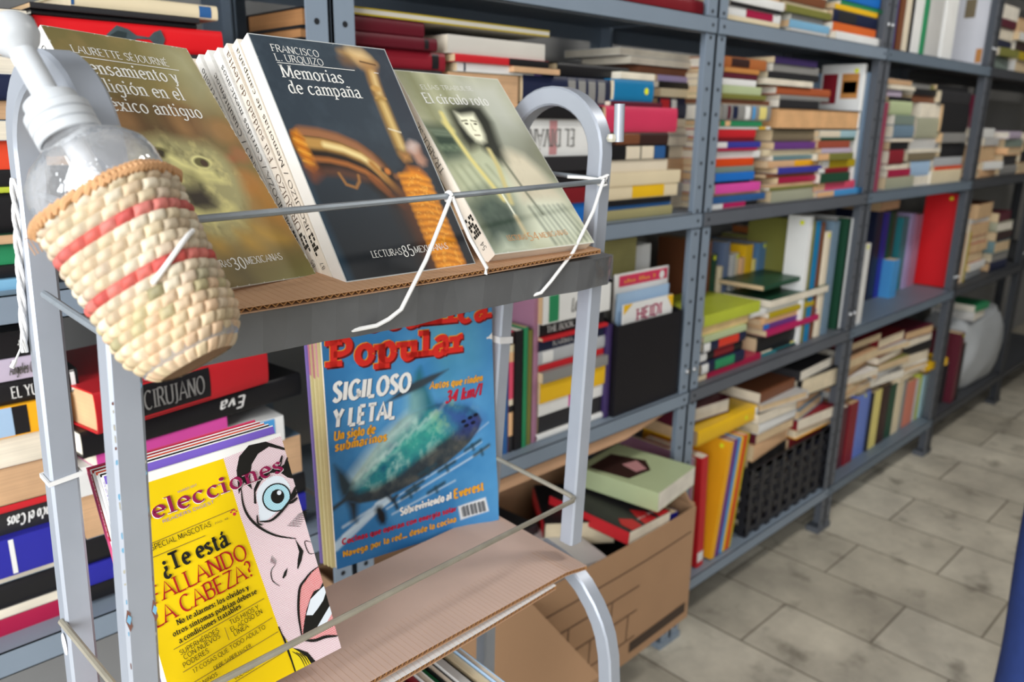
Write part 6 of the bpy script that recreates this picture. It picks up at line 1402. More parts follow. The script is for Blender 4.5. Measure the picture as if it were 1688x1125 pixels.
HUE = {'olive cloth': '#a39a6c', 'blue': '#2f5d93', 'black': '#1b1a1c', 'cream': '#e4d3b0', 'pale cream': '#e6d8bf', 'dark brown': '#3a2420', 'brown': '#7a4a30', 'rose red': '#d23a5c', 'maroon': '#5e1f2e', 'teal blue': '#1878a8', 'white': '#e9e8e4',
 'bright blue': '#1f6fc4', 'dark red': '#7c1a22', 'charcoal': '#2c2b2d', 'navy': '#1d2440', 'tan': '#d9ae84', 'dark green': '#1f4a34', 'wine red': '#8a1c2a', 'dark wine red': '#5d1220', 'yellow-edged white': '#c9c4b8', 'red': '#c8242c', 'grey white': '#cfcac0',
 'pale grey': '#c4c2be', 'lilac': '#a898c0', 'crimson': '#a81c44', 'light blue': '#7fb2d0', 'green': '#2d8a5a', 'lime': '#b8c23c', 'orange red': '#e0492c', 'bright red': '#d8161e', 'warm brown': '#a06a3a', 'grey': '#8c8a86', 'royal blue': '#2c2c9c', 'amber': '#f0ac1e',
 'lilac grey': '#c3b6c8', 'pink': '#dc4fa4', 'yellow': '#eebc20', 'silver grey': '#b4b6b8', 'mauve': '#a87890', 'rose': '#e0506c', 'olive': '#7d7c3c', 'grey blue': '#6f8698', 'orange': '#d8682c', 'bright green': '#38a048', 'magenta': '#b81c5c', 'grey green': '#7c8a80',
 'vermilion': '#d84a18', 'violet blue': '#3c3c9c', 'pale green': '#b8c498', 'orange tan': '#c88848', 'copper': '#b06838', 'sage': '#a8a890', 'purple': '#6a3c84', 'teal grey': '#6c888c', 'grey brown': '#7d7058', 'rust': '#b05a34', 'dark violet': '#3c2c5c',
 'sky blue': '#4c9ad4', 'mustard': '#b8a014', 'pale lilac': '#c4b4c8', 'terracotta': '#a4503c', 'ice blue': '#a4c4cc', 'pale blue': '#a4c0dc', 'teal': '#2c7c84', 'peach': '#e8b888', 'pale yellow': '#e8d880', 'steel blue': '#5c84ac', 'slate blue': '#6c7c9c',
 'pearl white': '#d8d8de', 'mauve red': '#9c3c58', 'cornflower blue': '#6c84d0', 'salmon': '#d8836c', 'scarlet': '#d83c28', 'dark grey': '#56534e', 'gold': '#c8a048', 'violet': '#6c5498', 'dusty rose': '#c89090', 'white grey': '#d0d0d0'}
PAGE = ['#ead9b8', '#e4cba2', '#eee2cc', '#dcc098', '#d8b488', '#f0e8d8']
BOOKS = []
def cmat(n): return mat('cover_'+n.replace(' ', '_').replace('-', '_'), HUE[n], .42, var=.10, scale=11)
ORD = ['first', 'second', 'third', 'fourth', 'fifth', 'sixth', 'seventh', 'eighth', 'ninth', 'tenth', 'eleventh', 'twelfth', 'thirteenth', 'fourteenth', 'fifteenth', 'sixteenth', 'seventeenth', 'eighteenth', 'nineteenth', 'twentieth', 'twenty-first', 'twenty-second', 'twenty-third']
sticker_m = mat('yellow_price_sticker', '#e8ea2a', .5, var=.02)
XSP = Matrix(((1, 0, 0, 0), (0, 0, -1, 0), (0, 1, 0, 0), (0, 0, 0, 1)))          # letters on a spine: x along, y up, facing -y
def book(label, M, L, D, T, color, hard, pagec, group, o, rnd):
    """lies flat: spine along +x at y = 0 (facing -y), covers at z = 0 and z = T"""
    t = thing('book', label, 'book', M, group=group); BOOKS.append((t, M.copy()))
    bt_ = .0022 if hard else .0006; bt_ = min(bt_, T*.2); ov = .003 if hard else .0004
    cm = cmat(color); mats = [cm]; mb = MB()
    mb.box((0, .003 if hard else 0, 0), (L, D, bt_)); mb.box((0, .003 if hard else 0, T-bt_), (L, D, T))
    k = 6; bulge = (.0035 if hard else .0008)+(o.get('round', 0)*.006)
    if o.get('round'): bulge = T*.45
    prof = []
    for i in range(k+1):
        a = math.pi*i/k; prof.append((.0035 if hard else .0004)-bulge*math.sin(a)**.7 if 0 < i < k else (.0035 if hard else .0004))
    zs = [T*(1-math.cos(math.pi*i/k))/2 for i in range(k+1)]
    vs = []; fs = []
    for x in (0, L):
        for e in (0, bt_*.9):
            for y, z in zip(prof, zs): vs.append((x, y+e, z))
    n = k+1
    for i in range(k):
        fs += [(i, 2*n+i, 2*n+i+1, i+1), (n+i+1, 3*n+i+1, 3*n+i, n+i), (i+1, n+i+1, n+i, i), (2*n+i, 3*n+i, 3*n+i+1, 2*n+i+1)]
    mb.add(vs, fs)
    cv_ = mb.build('cover', mats, t, smooth=SMOOTH)
    mb = MB(); mb.box((ov, bt_+.001, bt_*.8), (L-ov, D-ov, T-bt_*.8)); mb.build('page_block', mat_pages('page_edges', pagec), t)
    yf = prof[k//2]-.0005
    def face(a, b, z0, z1, mb, mi=0):
        """patch that follows the spine's curve"""
        q = []
        m_ = 6
        for i in range(m_+1):
            z = T*(z0+(z1-z0)*i/m_); y = np.interp(z, zs, prof)-.0004; q.append((float(y), z))
        for i in range(m_): mb.add([(a*L, q[i][0], q[i][1]), (b*L, q[i][0], q[i][1]), (b*L, q[i+1][0], q[i+1][1]), (a*L, q[i+1][0], q[i+1][1])], [(0, 1, 2, 3)], mi)
    if o.get('edges'):
        mb = MB(); face(0, 1, .0, .22, mb); face(0, 1, .80, 1, mb); mb.build('spine_border', cmat(o['edges']), cv_)
    if o.get('b'):
        mb = MB(); ms = []
        for a, b, c in o['b']:
            c = cmat(c)
            if c not in ms: ms.append(c)
            face(a, b, .04, .96, mb, ms.index(c))
        mb.build('spine_band', ms, cv_)
    for key in ('t', 't2'):
        if o.get(key):
            tx, a, b, c = o[key]; mb = MB(); cap = T*.46
            xf = Matrix.Translation((0, yf-.0006, 0)) @ XSP
            if o.get('inv'): xf = Matrix.Translation((0, yf-.0006, 0)) @ XSP @ Matrix.Translation((L*(a+b), T, 0)) @ Matrix.Rotation(math.pi, 4, 'Z')
            if tx[0] == '~': marks(mb, int(tx[1:]), (a*L, T*.3), (b*L, T*.3), cap*.8, 'serif', 0, .0003, xf)
            else: lettering(mb, tx, (a*L, T*.27), (b*L, T*.27), cap, 'serif' if tx.upper() == tx else 'brush', 0, .0003, xf); mb.build('spine_lettering', cmat(c), cv_)
    if o.get('st'):
        mb = MB(); r = min(.0065, max(.004, T*.42)); x = L*(.80 if not o.get('vert') else .035)
        if o.get('face'): mb.lathe([(0, 0), (r, 0), (r, .0003), (0, .0003)], 14, M=Matrix.Translation((L*.95, .03, T)) if not o.get('vert') else Matrix.Translation((L*.05, .022, -.0003)))
        else: mb.lathe([(0, 0), (r, 0), (r, .0003), (0, .0003)], 14, M=Matrix.Translation((x, yf-.0003, T*.5)) @ Matrix.Rotation(-math.pi/2, 4, 'X'))
        mb.build('price_sticker', sticker_m, cv_)
    if o.get('pic'):                                              # chrome goblet shape printed on the red spine
        mb = MB(); chrome = mat('printed_chrome', '#66757a', .25, .6, var=.5, scale=60); dk = mat('printed_shadow', '#2a3436', .4)
        a = .34*L; y = yf-.0007; z0 = T*.12; h = T*.78
        pr = [(0, .5), (.012, .98), (.024, .84), (.032, .58), (.046, .54), (.052, .80), (.060, .95), (.064, .5), (.060, .08), (.052, .2), (.046, .44), (.032, .42), (.022, .12), (.010, .02)]
        mb.poly([(a+q*1.35*.75, y, z0+r_*h) for q, r_ in pr], 0); mb.poly([(a+.004+q*.75, y-.0002, z0+h*(.25+r_*.5)) for q, r_ in pr[:3]+pr[-2:]], 1); mb.build('printed_picture', [chrome, dk], cv_)
    if o.get('pencil'):
        mb = MB(); seg = [(0, .10, 'dark brown'), (.10, .16, 'cream'), (.16, .24, 'peach'), (.24, .55, 'rose'), (.55, .60, 'pale cream'), (.60, .66, 'black'), (.66, .86, 'peach'), (.86, 1, 'charcoal')]; ms = []
        for a, b, c in seg: ms.append(cmat(c)); face(a, b, .06, .94, mb, len(ms)-1)
        mb.build('spine_band', ms, cv_)
    if o.get('art'):
        mb = MB(); z = -.0004
        P_ = lambda x0, x1, y0, y1: [(x0*L, y0*D, z), (x0*L, y1*D, z), (x1*L, y1*D, z), (x1*L, y0*D, z)]
        if o['art'] == 1: mb.poly(P_(.07, .30, .60, .95), 0); mb.poly(P_(.07, .26, .10, .50), 1); mb.poly(P_(.13, .22, .14, .46), 2); mb.build('cover_picture', [cmat('wine red'), cmat('orange tan'), cmat('olive')], cv_)
        else: mb.poly(P_(.26, .46, .40, .72), 0); mb.poly(P_(.02, .20, .3, .9), 1); mb.poly(P_(.80, .95, .02, .2), 2); mb.build('cover_picture', [cmat('grey brown'), cmat('ice blue'), cmat('orange tan')], cv_)
    return t
WORDS = {'book': 'book', 'stack': ''}
R_ = random.Random(21)
def desc(c, m): return c+(' page-edged book' if m == 'p' else ' book')
for name, phrase, shelf, zb, Y, depth, rows in STACKS:
    z = zb; n = len(rows)
    for i, (x0, x1, T, c, m, o) in enumerate(rows):
        D = depth+R_.uniform(-.015, .015); L = x1-x0; dy = R_.uniform(-.004, .010); hard = m == 'h' or o.get('h')
        place = 'top' if i == n-1 else ORD[i]+' from bottom'
        lab = f"{desc(c, m)}, {place}, {phrase}"
        if m == 'p':
            c2 = R_.choice(['brown', 'grey', 'white', 'dark green', 'charcoal', 'grey blue', 'cream']); pg = HUE[c] if c in ('tan', 'brown', 'warm brown', 'peach', 'amber') else '#efe4cf'
            if c == 'warm brown': c2 = 'black'; pg = '#b07c4c'
            if c == 'amber': c2 = 'lime'; pg = '#e8c890'
            M = Matrix.Translation((x0, Y+dy, z)) @ Matrix.Translation((L, D, 0)) @ Matrix.Rotation(math.pi, 4, 'Z')
            o2 = dict(o)
            if o.get('b') and c == 'tan':                          # thick book whose black spine shows at its right end
                M = Matrix.Translation((x1, Y+dy, z)) @ Matrix.Rotation(math.pi/2, 4, 'Z'); W_ = D; book(lab, Matrix.Translation((x1-.0, Y+dy, z)) @ Matrix.Rotation(math.radians(90), 4, 'Z'), D, L, T-.0003, 'black', True, '#e6b27c', 'books in the '+phrase, {}, R_)
            else:
                o2.pop('b', None); book(lab, M, L, D, T-.0003, c2, bool(o.get('h')), pg, 'books in the '+phrase, o2, R_)
        else:
            M = Matrix.Translation((x0, Y+dy, z))
            if 'yaw' in o: M = Matrix.Translation((x1, Y+dy, z)) @ Matrix.Rotation(math.radians(o['yaw']), 4, 'Z') @ Matrix.Translation((-L, 0, 0))
            book(lab, M, L, D, T-.0003, c, hard, R_.choice(PAGE), 'books in the '+phrase, o, R_)
        z += T
for name, phrase, shelf, zb, Y, depth, rows in ROWS:
    n = len(rows); last = -9
    for i, (x0, x1, H, c, m, o) in enumerate(rows):
        Yf = o.get('Y', Y); x0 = max(x0, last+.0006) if Yf == Y else x0
        if x1-x0 < .005: x1 = x0+.005
        if Yf == Y: last = x1
        T = x1-x0-.0006; D = o.get('D', depth+R_.uniform(-.012, .012)); Yf = Yf+R_.uniform(0, .006)
        # stand it up: length -> world z, thickness -> world x
        M = Matrix(((0, 0, 1, x0), (0, 1, 0, Yf), (1, 0, 0, zb), (0, 0, 0, 1)))
        M = Matrix.Translation((x0, Yf, zb)) @ Matrix(((0, 0, 1, 0), (0, 1, 0, 0), (1, 0, 0, 0), (0, 0, 0, 1)))
        if M.to_3x3().determinant() < 0:
            M = Matrix.Translation((x0, Yf, zb+H)) @ Matrix(((0, 0, 1, 0), (0, 1, 0, 0), (-1, 0, 0, 0), (0, 0, 0, 1)))
        lab = f"{c} upright book, {phrase}" if n == 1 else f"{c} upright book, {'first' if i == 0 else ORD[i]} from left, {phrase}"
        o2 = dict(o); o2['vert'] = 1
        book(lab, M, H, D, T, c, (i*7+n) % 3 == 0, R_.choice(PAGE), 'books in the '+phrase, o2, R_)
# ------------------------------------------------------------------ other things on and below the shelves
def flat(label, x, y, z, L, D, T, yaw, color, hard=True, group=None, o=None, page=None, spine='front', tilt=(0, 0)):
    """a book lying flat with its near left corner at (x, y, z), turned by yaw; spine on the front, left, right or back"""
    B0 = Matrix.Translation((x, y, z+EYE)) @ Matrix.Rotation(math.radians(yaw), 4, 'Z') @ Matrix.Rotation(math.radians(tilt[0]), 4, 'X') @ Matrix.Rotation(math.radians(tilt[1]), 4, 'Y')
    if spine == 'front': M = B0; l, d = L, D
    elif spine == 'back': M = B0 @ Matrix.Translation((L, D, 0)) @ Matrix.Rotation(math.pi, 4, 'Z'); l, d = L, D
    elif spine == 'left': M = B0 @ Matrix.Translation((0, D, 0)) @ Matrix.Rotation(-math.pi/2, 4, 'Z'); l, d = D, L
    else: M = B0 @ Matrix.Translation((L, 0, 0)) @ Matrix.Rotation(math.pi/2, 4, 'Z'); l, d = D, L
    return book(label, M, l, d, T, color, hard, page or R_.choice(PAGE), group, o or {}, R_)
def leaning(label, x, y, z, H, D, T, lean, color, hard=False, group=None, o=None):
    """upright book, spine to the front, leaning to the right by lean degrees"""
    M = Matrix.Translation((x, y, z+EYE)) @ Matrix.Rotation(math.radians(lean), 4, 'Y') @ Matrix(((0, 0, 1, 0), (0, 1, 0, 0), (-1, 0, 0, H), (0, 0, 0, 1)))
    oo = {'vert': 1}; oo.update(o or {}); return book(label, M, H, D, T, color, hard, R_.choice(PAGE), group, oo, R_)
def faceout(label, x, y, z, Wd, H, T, color, hard=False, group=None, lean=0, o=None):
    M = Matrix.Translation((x, y, z+EYE)) @ Matrix.Rotation(math.radians(-lean), 4, 'X') @ Matrix(((0, 1, 0, 0), (0, 0, 1, 0), (1, 0, 0, 0), (0, 0, 0, 1)))
    return book(label, M, H, Wd, T, color, hard, R_.choice(PAGE), group, o or {}, R_)
FACE = Matrix(((0, 1, 0, 0), (1, 0, 0, 0), (0, 0, -1, -.0008), (0, 0, 0, 1)))

# black file box with papers, middle shelf behind the rack
fb = mat('black_file_box', '#17151a', .45, var=.1)
G = 'papers in the black file box'
t = thing('file_box', 'black file box holding papers on the middle shelf left of the blue post', 'file box', loc=(1.236, .966, .6765))
w, d, h = .226, .255, .196
mb = MB(); mb.box((0, 0, 0), (w, .003, h)); mb.build('front_panel', fb, t)
mb = MB(); mb.box((0, d-.003, 0), (w, d, h+.09)); mb.build('back_panel', fb, t)
for x in (0, w-.003):
    mb = MB(); mb.add([(x, .003, 0), (x+.003, .003, 0), (x+.003, d-.003, 0), (x, d-.003, 0), (x, .003, h), (x+.003, .003, h), (x+.003, d-.003, h+.09), (x, d-.003, h+.09)], [(0, 3, 2, 1), (4, 5, 6, 7), (0, 1, 5, 4), (1, 2, 6, 5), (2, 3, 7, 6), (3, 0, 4, 7)]); mb.build('side_panel', fb, t)
mb = MB(); mb.box((.003, .003, 0), (w-.003, d-.003, .003)); mb.build('base_panel', fb, t)
tt = faceout('white booklet with purple capital letters sticking out of the black file box', 1.262, .975, -.585, .172, .226, .004, 'white', group=G)
mb = MB(); lettering(mb, 'HEIDI', (.045, .188), (.132, .190), .024, 'bold', 0, .0003, FACE)
mb.poly([tuple(FACE @ Vector(q)) for q in [(.0, .205, 0), (.03, .226, 0), (.0, .226, 0)]], 1); mb.poly([tuple(FACE @ Vector(q)) for q in [(.15, .226, 0), (.172, .226, 0), (.172, .195, 0)]], 1); mb.build('cover_lettering', [cmat('magenta'), cmat('yellow')], tt)
tt = faceout('pale blue edged leaflet between the booklets in the black file box', 1.256, .988, -.585, .180, .248, .003, 'pale blue', group=G)
tt = faceout('white booklet with a red title bar at the back of the black file box', 1.262, 1.0, -.585, .185, .285, .004, 'white', group=G)
mb = MB(); mb.poly([tuple(FACE @ Vector(q)) for q in [(.012, .258, 0), (.180, .258, 0), (.180, .281, 0), (.012, .281, 0)]], 0); marks(mb, 11, (.03, .264), (.14, .264), .010, 'bold', 1, .0004, FACE)
mb.poly([tuple(FACE @ Vector((.160+.009*math.cos(a*math.pi/8), .268+.009*math.sin(a*math.pi/8), .0003))) for a in range(16)], 2); mb.build('title_bar', [cmat('rose red'), cmat('yellow'), cmat('white')], tt)
faceout('tall yellow orange folder with a yellow sticker behind the black file box', 1.395, 1.225, -.592, .105, .372, .005, 'amber', group=None, o={'st': 1, 'face': 1})
faceout('grey card standing at the back of the black file box', 1.246, 1.03, -.585, .205, .262, .003, 'grey', group=G)
flat('olive page-edged thick book lying across the papers behind the file box', 1.292, 1.048, -.318, .105, .17, .098, 0, 'olive', True, None, page='#a39c62', spine='back')
flat('white book lying beside the olive page edges behind the file box', 1.404, 1.06, -.318, .055, .15, .058, 0, 'white', False, None, spine='front')
for i, (c, T) in enumerate([('brown', .06), ('tan', .05), ('charcoal', .06), ('grey', .055), ('brown', .045)]):
    z = -.593+sum((.0602, .0502, .0602, .0552)[:i]); flat(f'{c} book, {ORD[i]} from bottom, support pile hidden behind the black file box', 1.262, 1.226, z, .13, .012, T, 0, c, False, 'support pile behind the file box') if False else None
leaning('dark purple upright book left of the black file box', 1.2165, .975, -.593, .20, .2, .0165, 0, 'dark violet', True)
faceout('white booklet with yellow and blue patches left of the file box', 1.222, 1.19, -.592, .05, .30, .008, 'white', False) if False else None

# ---------------- cardboard box of books on the lowest shelf, in front of the post
box_m = mat('brown_box_board', '#b08a68', .85, var=.12, scale=6); box_line = mat('printed_line', '#6d5340', .8); box_dark = mat('printed_panel', '#4a3b30', .8)
bx0, bx1, by0, by1, bz0, bz1 = .66, 1.432, .872, 1.215, .154, EYE-.822
t = thing('cardboard_box', 'large brown cardboard box of books under the shelf behind the rack', 'box', loc=(bx0, by0, bz0))
Wd, Dp, Hh = bx1-bx0, by1-by0, bz1-bz0
def bulge(u, v): return -.022*math.sin(math.pi*u)*(.3+.7*v)
n = 16; mb = MB(); vs = []
for th_ in (0, .004):
    for j in range(9):
        for i in range(n+1):
            u, v = i/n, j/8; vs.append((u*Wd, bulge(u, v)+th_, v*Hh+.010*math.sin(math.pi*u*1.3)*v))
o_ = 9*(n+1); fs = []
for j in range(8):
    for i in range(n):
        a = j*(n+1)+i; fs.append((a, a+1, a+n+2, a+n+1)); fs.append((o_+a+n+1, o_+a+n+2, o_+a+1, o_+a))
for i in range(n): a = 8*(n+1)+i; fs.append((a, a+1, o_+a+1, o_+a))
for j in range(8): a = j*(n+1)+n; fs.append((a, o_+a, o_+a+n+1, a+n+1))
mb.add(vs, fs)
def strip(u0, v0, u1, v1, wd, mi=1):
    m_ = 14; A = (u0*Wd, v0*Hh); B_ = (u1*Wd, v1*Hh); l = math.hypot(B_[0]-A[0], B_[1]-A[1]); nx, nz = -(B_[1]-A[1])/l*wd/2, (B_[0]-A[0])/l*wd/2
    def q(u, s_): 
        x = A[0]+(B_[0]-A[0])*u+nx*s_; z = A[1]+(B_[1]-A[1])*u+nz*s_; uu, vv = min(max(x/Wd, 0), 1), min(max(z/Hh, 0), 1)
        return (x, bulge(uu, vv)-.0012, z+.010*math.sin(math.pi*uu*1.3)*vv)
    for i in range(m_): mb.add([q(i/m_, -1), q((i+1)/m_, -1), q((i+1)/m_, 1), q(i/m_, 1)], [(0, 1, 2, 3)], mi)
for v in (.20, .42, .62, .80): strip(.02, v, .72 if v < .7 else .98, v, .003)
for u, v0, v1 in [(.16, .2, .42), (.34, .2, .42), (.52, .2, .42), (.68, .2, .42), (.25, .42, .62), (.43, .42, .62), (.60, .42, .62), (.34, .0, .2), (.52, .0, .2)]: strip(u, v0, u, v1, .003)
strip(.40, .5, .42, .54, .006); strip(.70, .12, .98, .12, .026, 2)
mb.build('front_panel', [box_m, box_line, box_dark], t)
mb = MB(); mb.box((0, Dp-.004, 0), (Wd, Dp, Hh)); mb.build('back_panel', box_m, t)
for x in (0, Wd-.004):
    mb = MB(); mb.box((x, .004, 0), (x+.004, Dp-.004, Hh)); mb.build('side_panel', box_m, t)
mb = MB(); mb.box((.004, .004, 0), (Wd-.004, Dp-.004, .004)); mb.build('base_panel', box_m, t)
mb = MB(); vs = [];  # the front-left flap hangs outwards
for i in range(7):
    for j in range(7):
        u, v = i/6, j/6; vs.append((.02+.195*u+.105*v, bulge(.03+.25*u, 1)-.004-.085*v, Hh+.012-.165*v+.004*math.sin(math.pi*u)*(1-v)))
vs += [(x, y+.003, z-.003) for x, y, z in vs]; fs = []
for i in range(6):
    for j in range(6):
        a = i*7+j; fs.append((a, a+1, a+8, a+7)); fs.append((49+a+7, 49+a+8, 49+a+1, 49+a))
for j in range(6): fs += [(42+j, 42+j+1, 91+j+1, 91+j), (j+1, j, 49+j, 49+j+1)]
for i in range(6): fs += [(i*7, i*7+7, 49+i*7+7, 49+i*7), (i*7+13, i*7+6, 49+i*7+6, 49+i*7+13)]
mb.add(vs, fs); mb.build('flap', box_m, t, smooth=SMOOTH)
mb = MB(); mb.add([(Wd-.003, .01, Hh-.01), (Wd, .16, Hh-.01), (Wd-.035, .15, Hh+.062), (Wd-.025, .03, Hh+.048), (Wd, .01, Hh-.01), (Wd+.003, .16, Hh-.01), (Wd-.032, .15, Hh+.065), (Wd-.022, .03, Hh+.051)], [(0, 1, 2, 3), (7, 6, 5, 4), (0, 4, 5, 1), (1, 5, 6, 2), (2, 6, 7, 3), (3, 7, 4, 0)]); mb.build('flap', box_m, t)
G = 'books in the cardboard box'
for i, (x, y, L, D, T, c, yw, lab) in enumerate([(.68, .90, .22, .16, .10, 'brown', 2, 'at the left'), (.92, .90, .21, .15, .10, 'charcoal', -3, 'in the middle'), (1.15, .90, .25, .17, .09, 'dark green', 2, 'at the right')]):
    flat(f'{c} book at the bottom of the cardboard box, {lab}', x, y+.02, -1.11, L, D, T, yw, c, True, G)
    flat(f'grey blue book on the bottom layer of the cardboard box, {lab}', x+.005, y+.03, -1.11+T+.002, L-.02, D, .075, -yw, 'grey blue', True, G)
    flat(f'black book, third layer of the cardboard box, {lab}', x+.005, y+.025, -1.11+T+.079, L-.01, D, .062, yw, 'black', True, G)
flat('silver white book lying open edged inside the cardboard box beside the tray corner', 1.005, .91, -.868, .13, .17, .026, -14, 'pale grey', False, G)
flat('grey patterned book lying at the back left in the cardboard box', .90, 1.03, -.868, .20, .155, .045, 4, 'charcoal', True, G)
flat('bright red spined book behind the right rack tube in the cardboard box', 1.09, 1.02, -.862, .155, .18, .055, -38, 'black', True, G, o={'b': [(.0, 1, 'red')]}, spine='left')
tt = flat('black and red crime novel with a red spine lying on top in the box', 1.172, .862, -.824, .155, .212, .030, 3, 'charcoal', False, G, o={'b': [(0, 1, 'red')]}, spine='left', tilt=(2, 4))
mb = MB(); z = .0306
for q in [[(.010, .0), (.045, .0), (.052, .03), (.03, .05), (.012, .03)], [(.055, .0), (.10, .0), (.105, .035), (.085, .06), (.07, .035)], [(.11, .0), (.15, .0), (.15, .055), (.13, .06), (.118, .03)]]:
    mb.poly([(.212-.0-y_*1.0-.0, x_, z) for x_, y_ in q][::-1], 0)
XT = Matrix(((0, -1, 0, .205), (1, 0, 0, 0), (0, 0, 1, 0), (0, 0, 0, 1))); marks(mb, 11, (.06, .012), (.145, .012), .008, 'bold', 1, z+.0004, XT); mb.build('cover_picture', [cmat('red'), cmat('white')], tt)
tt = flat('thick pale green book with a dark portrait lying on top in the box', 1.272, .865, -.786, .172, .203, .044, 8, 'pale green', False, G, o={}, spine='left', tilt=(0, 0))
mb = MB(); mb.poly([(.02, .012, .0444), (.02, .11, .0444), (.10, .13, .0444), (.135, .09, .0444), (.12, .02, .0444)][::-1], 0); mb.poly([(.07, .075, .0446), (.085, .115, .0446), (.125, .09, .0446), (.115, .06, .0446)][::-1], 1); mb.build('cover_picture', [cmat('dark brown'), cmat('dusty rose')], tt)
leaning('tan page-edged book leaning at the right front corner of the box', 1.29, .905, -1.10, .25, .17, .03, 6, 'tan', False, G)
leaning('blue book leaning at the right front corner of the box', 1.345, .895, -1.10, .265, .17, .028, 5, 'royal blue', False, G)

# ---------------- bay right of the rack, lowest shelf: tall orange books and a plastic crate
G = 'tall uprights on the bottom shelf right of the box'
for lab, x, y, H, D, T, ln, c, hd in [('thin grey upright book at the left end of the bottom shelf', 1.553, .985, .30, .2, .012, 1, 'charcoal', 0), ('thin grey pink upright book beside the blue post, bottom shelf', 1.572, .975, .33, .22, .010, -1.5, 'mauve', 0), ('dark grey upright book second from the blue post, bottom shelf', 1.588, .985, .315, .2, .016, -1, 'grey brown', 0), ('slim red upright book with white label left of the orange book', 1.628, .975, .315, .18, .028, -3.2, 'red', 0)]:
    leaning(lab, x, y, -1.116, H, D, T, ln, c, bool(hd), G, o={'b': [(.86, .95, 'white')]} if c == 'red' else None)
x = 1.686
for lab, H, D, T, c in [('large orange upright book with a yellow sticker on the bottom shelf', .325, .27, .020, 'amber'), ('purple upright book right of the large orange book', .325, .26, .021, 'purple'), ('light blue upright book between purple and yellow ones', .325, .26, .013, 'sky blue'), ('yellow upright book between light blue and orange ones', .325, .26, .013, 'yellow'), ('vermilion upright book second from the crate', .325, .26, .018, 'vermilion'), ('slim mustard upright book next to the black crate', .325, .26, .010, 'mustard')]:
    leaning(lab, x, .972, -1.112, H, D, T, 8.5, c, False, G, o={'st': 1, 'face': 1} if c == 'amber' else None); x += T/math.cos(math.radians(8.5))+.0008
flat('flat yellow box file lying on the orange and purple uprights', 1.600, .985, -.772, .285, .22, .042, 0, 'yellow', True, None, o={'st': 1, 'b': [(.96, 1, 'white')]})
flat('dark maroon book lying on the yellow box file', 1.57, 1.03, -.728, .21, .16, .040, -6, 'maroon', True, 'pile on the yellow box file', spine='left'); flat('black book on the maroon one above the yellow box file', 1.60, 1.04, -.687, .22, .15, .035, 5, 'black', True, 'pile on the yellow box file', spine='left')
crate = mat('black_plastic', '#26262b', .4, var=.1); t = thing('plastic_crate', 'black slatted plastic crate of books on the bottom shelf', 'crate', loc=(1.862, .972, .1535)); cw, cd, ch = .49, .255, .205
def slat(a, b, axis):
    mb = MB(); 
    if axis == 'x':
        y = a
        for k in range(6): z = .01+k*.036; mb.box((0, y, z), (cw, y+.006, z+.016))
        for k in range(9): x_ = k*(cw-.02)/8; mb.box((x_, y-.001, 0), (x_+.02, y+.007, ch))
        for k in range(8):
            x_ = .02+k*(cw-.02)/8; mb.sweep([(x_, y+.003, .02), (x_+.04, y+.003, ch-.03)], [(-.003, -.003), (.003, -.003), (.003, .003), (-.003, .003)], up=(0, 1, 0))
    else:
        x_ = a
        for k in range(6): z = .01+k*.036; mb.box((x_, .006, z), (x_+.006, cd-.006, z+.016))
        for k in range(5): y = .006+k*(cd-.03)/4; mb.box((x_-.0005, y, 0), (x_+.0065, y+.018, ch))
    mb.box((0, a, ch-.014), (cw, a+.008, ch)) if axis == 'x' else mb.box((a, .008, ch-.014), (a+.008, cd-.008, ch))
    mb.build('slatted_side', crate, t)
slat(0, 0, 'x'); slat(cd-.008, 0, 'x'); slat(0, 0, 'y'); slat(cw-.008, 0, 'y')
mb = MB(); mb.box((.008, .008, 0), (cw-.008, cd-.008, .006)); mb.build('crate_base', crate, t)
G = 'books piled in the black crate'
spec = [[('dark brown', .06), ('navy', .05), ('grey', .05), ('black', .055), ('tan', .05), ('maroon', .028), ('white', .034), ('grey brown', .03), ('pale grey', .024), ('brown', .03)], [('charcoal', .06), ('brown', .055), ('navy', .05), ('dark red', .045), ('amber', .03), ('wine red', .035), ('grey blue', .032), ('tan', .034), ('black', .060), ('charcoal', .03)]]
for k, (bx, names) in enumerate(zip((1.885, 2.120), ('left pile', 'right pile'))):
    z = -1.110
    for i, (c, T) in enumerate(spec[k]):
        up = z > -.92; L = .215 if not up else .20+.03*R_.random(); D = .15 if not up else .155
        flat(f'{c} book, {ORD[i]} from bottom, {names} in the black crate', bx+(R_.uniform(-.02, .02) if up else 0), (.99 if not up else .975)+R_.uniform(0, .012), z, L, D, T-.001, R_.uniform(-9, 9) if up else 0, c, i % 2 == 0, G, spine=R_.choice(['front', 'left', 'right']) if up else 'front', o={'b': [(.1, .4, 'pale green'), (.6, .9, 'pale cream')]} if c == 'black' and up else None); z += T
# open white backed book lying across the pile, middle shelf right of the blue post, comes with the tables; loose book on it
flat('dark covered book lying over the pale page edges, middle shelf', 1.862, .99, -.4125, .335, .19, .012, 1.5, 'dark green', False, None)
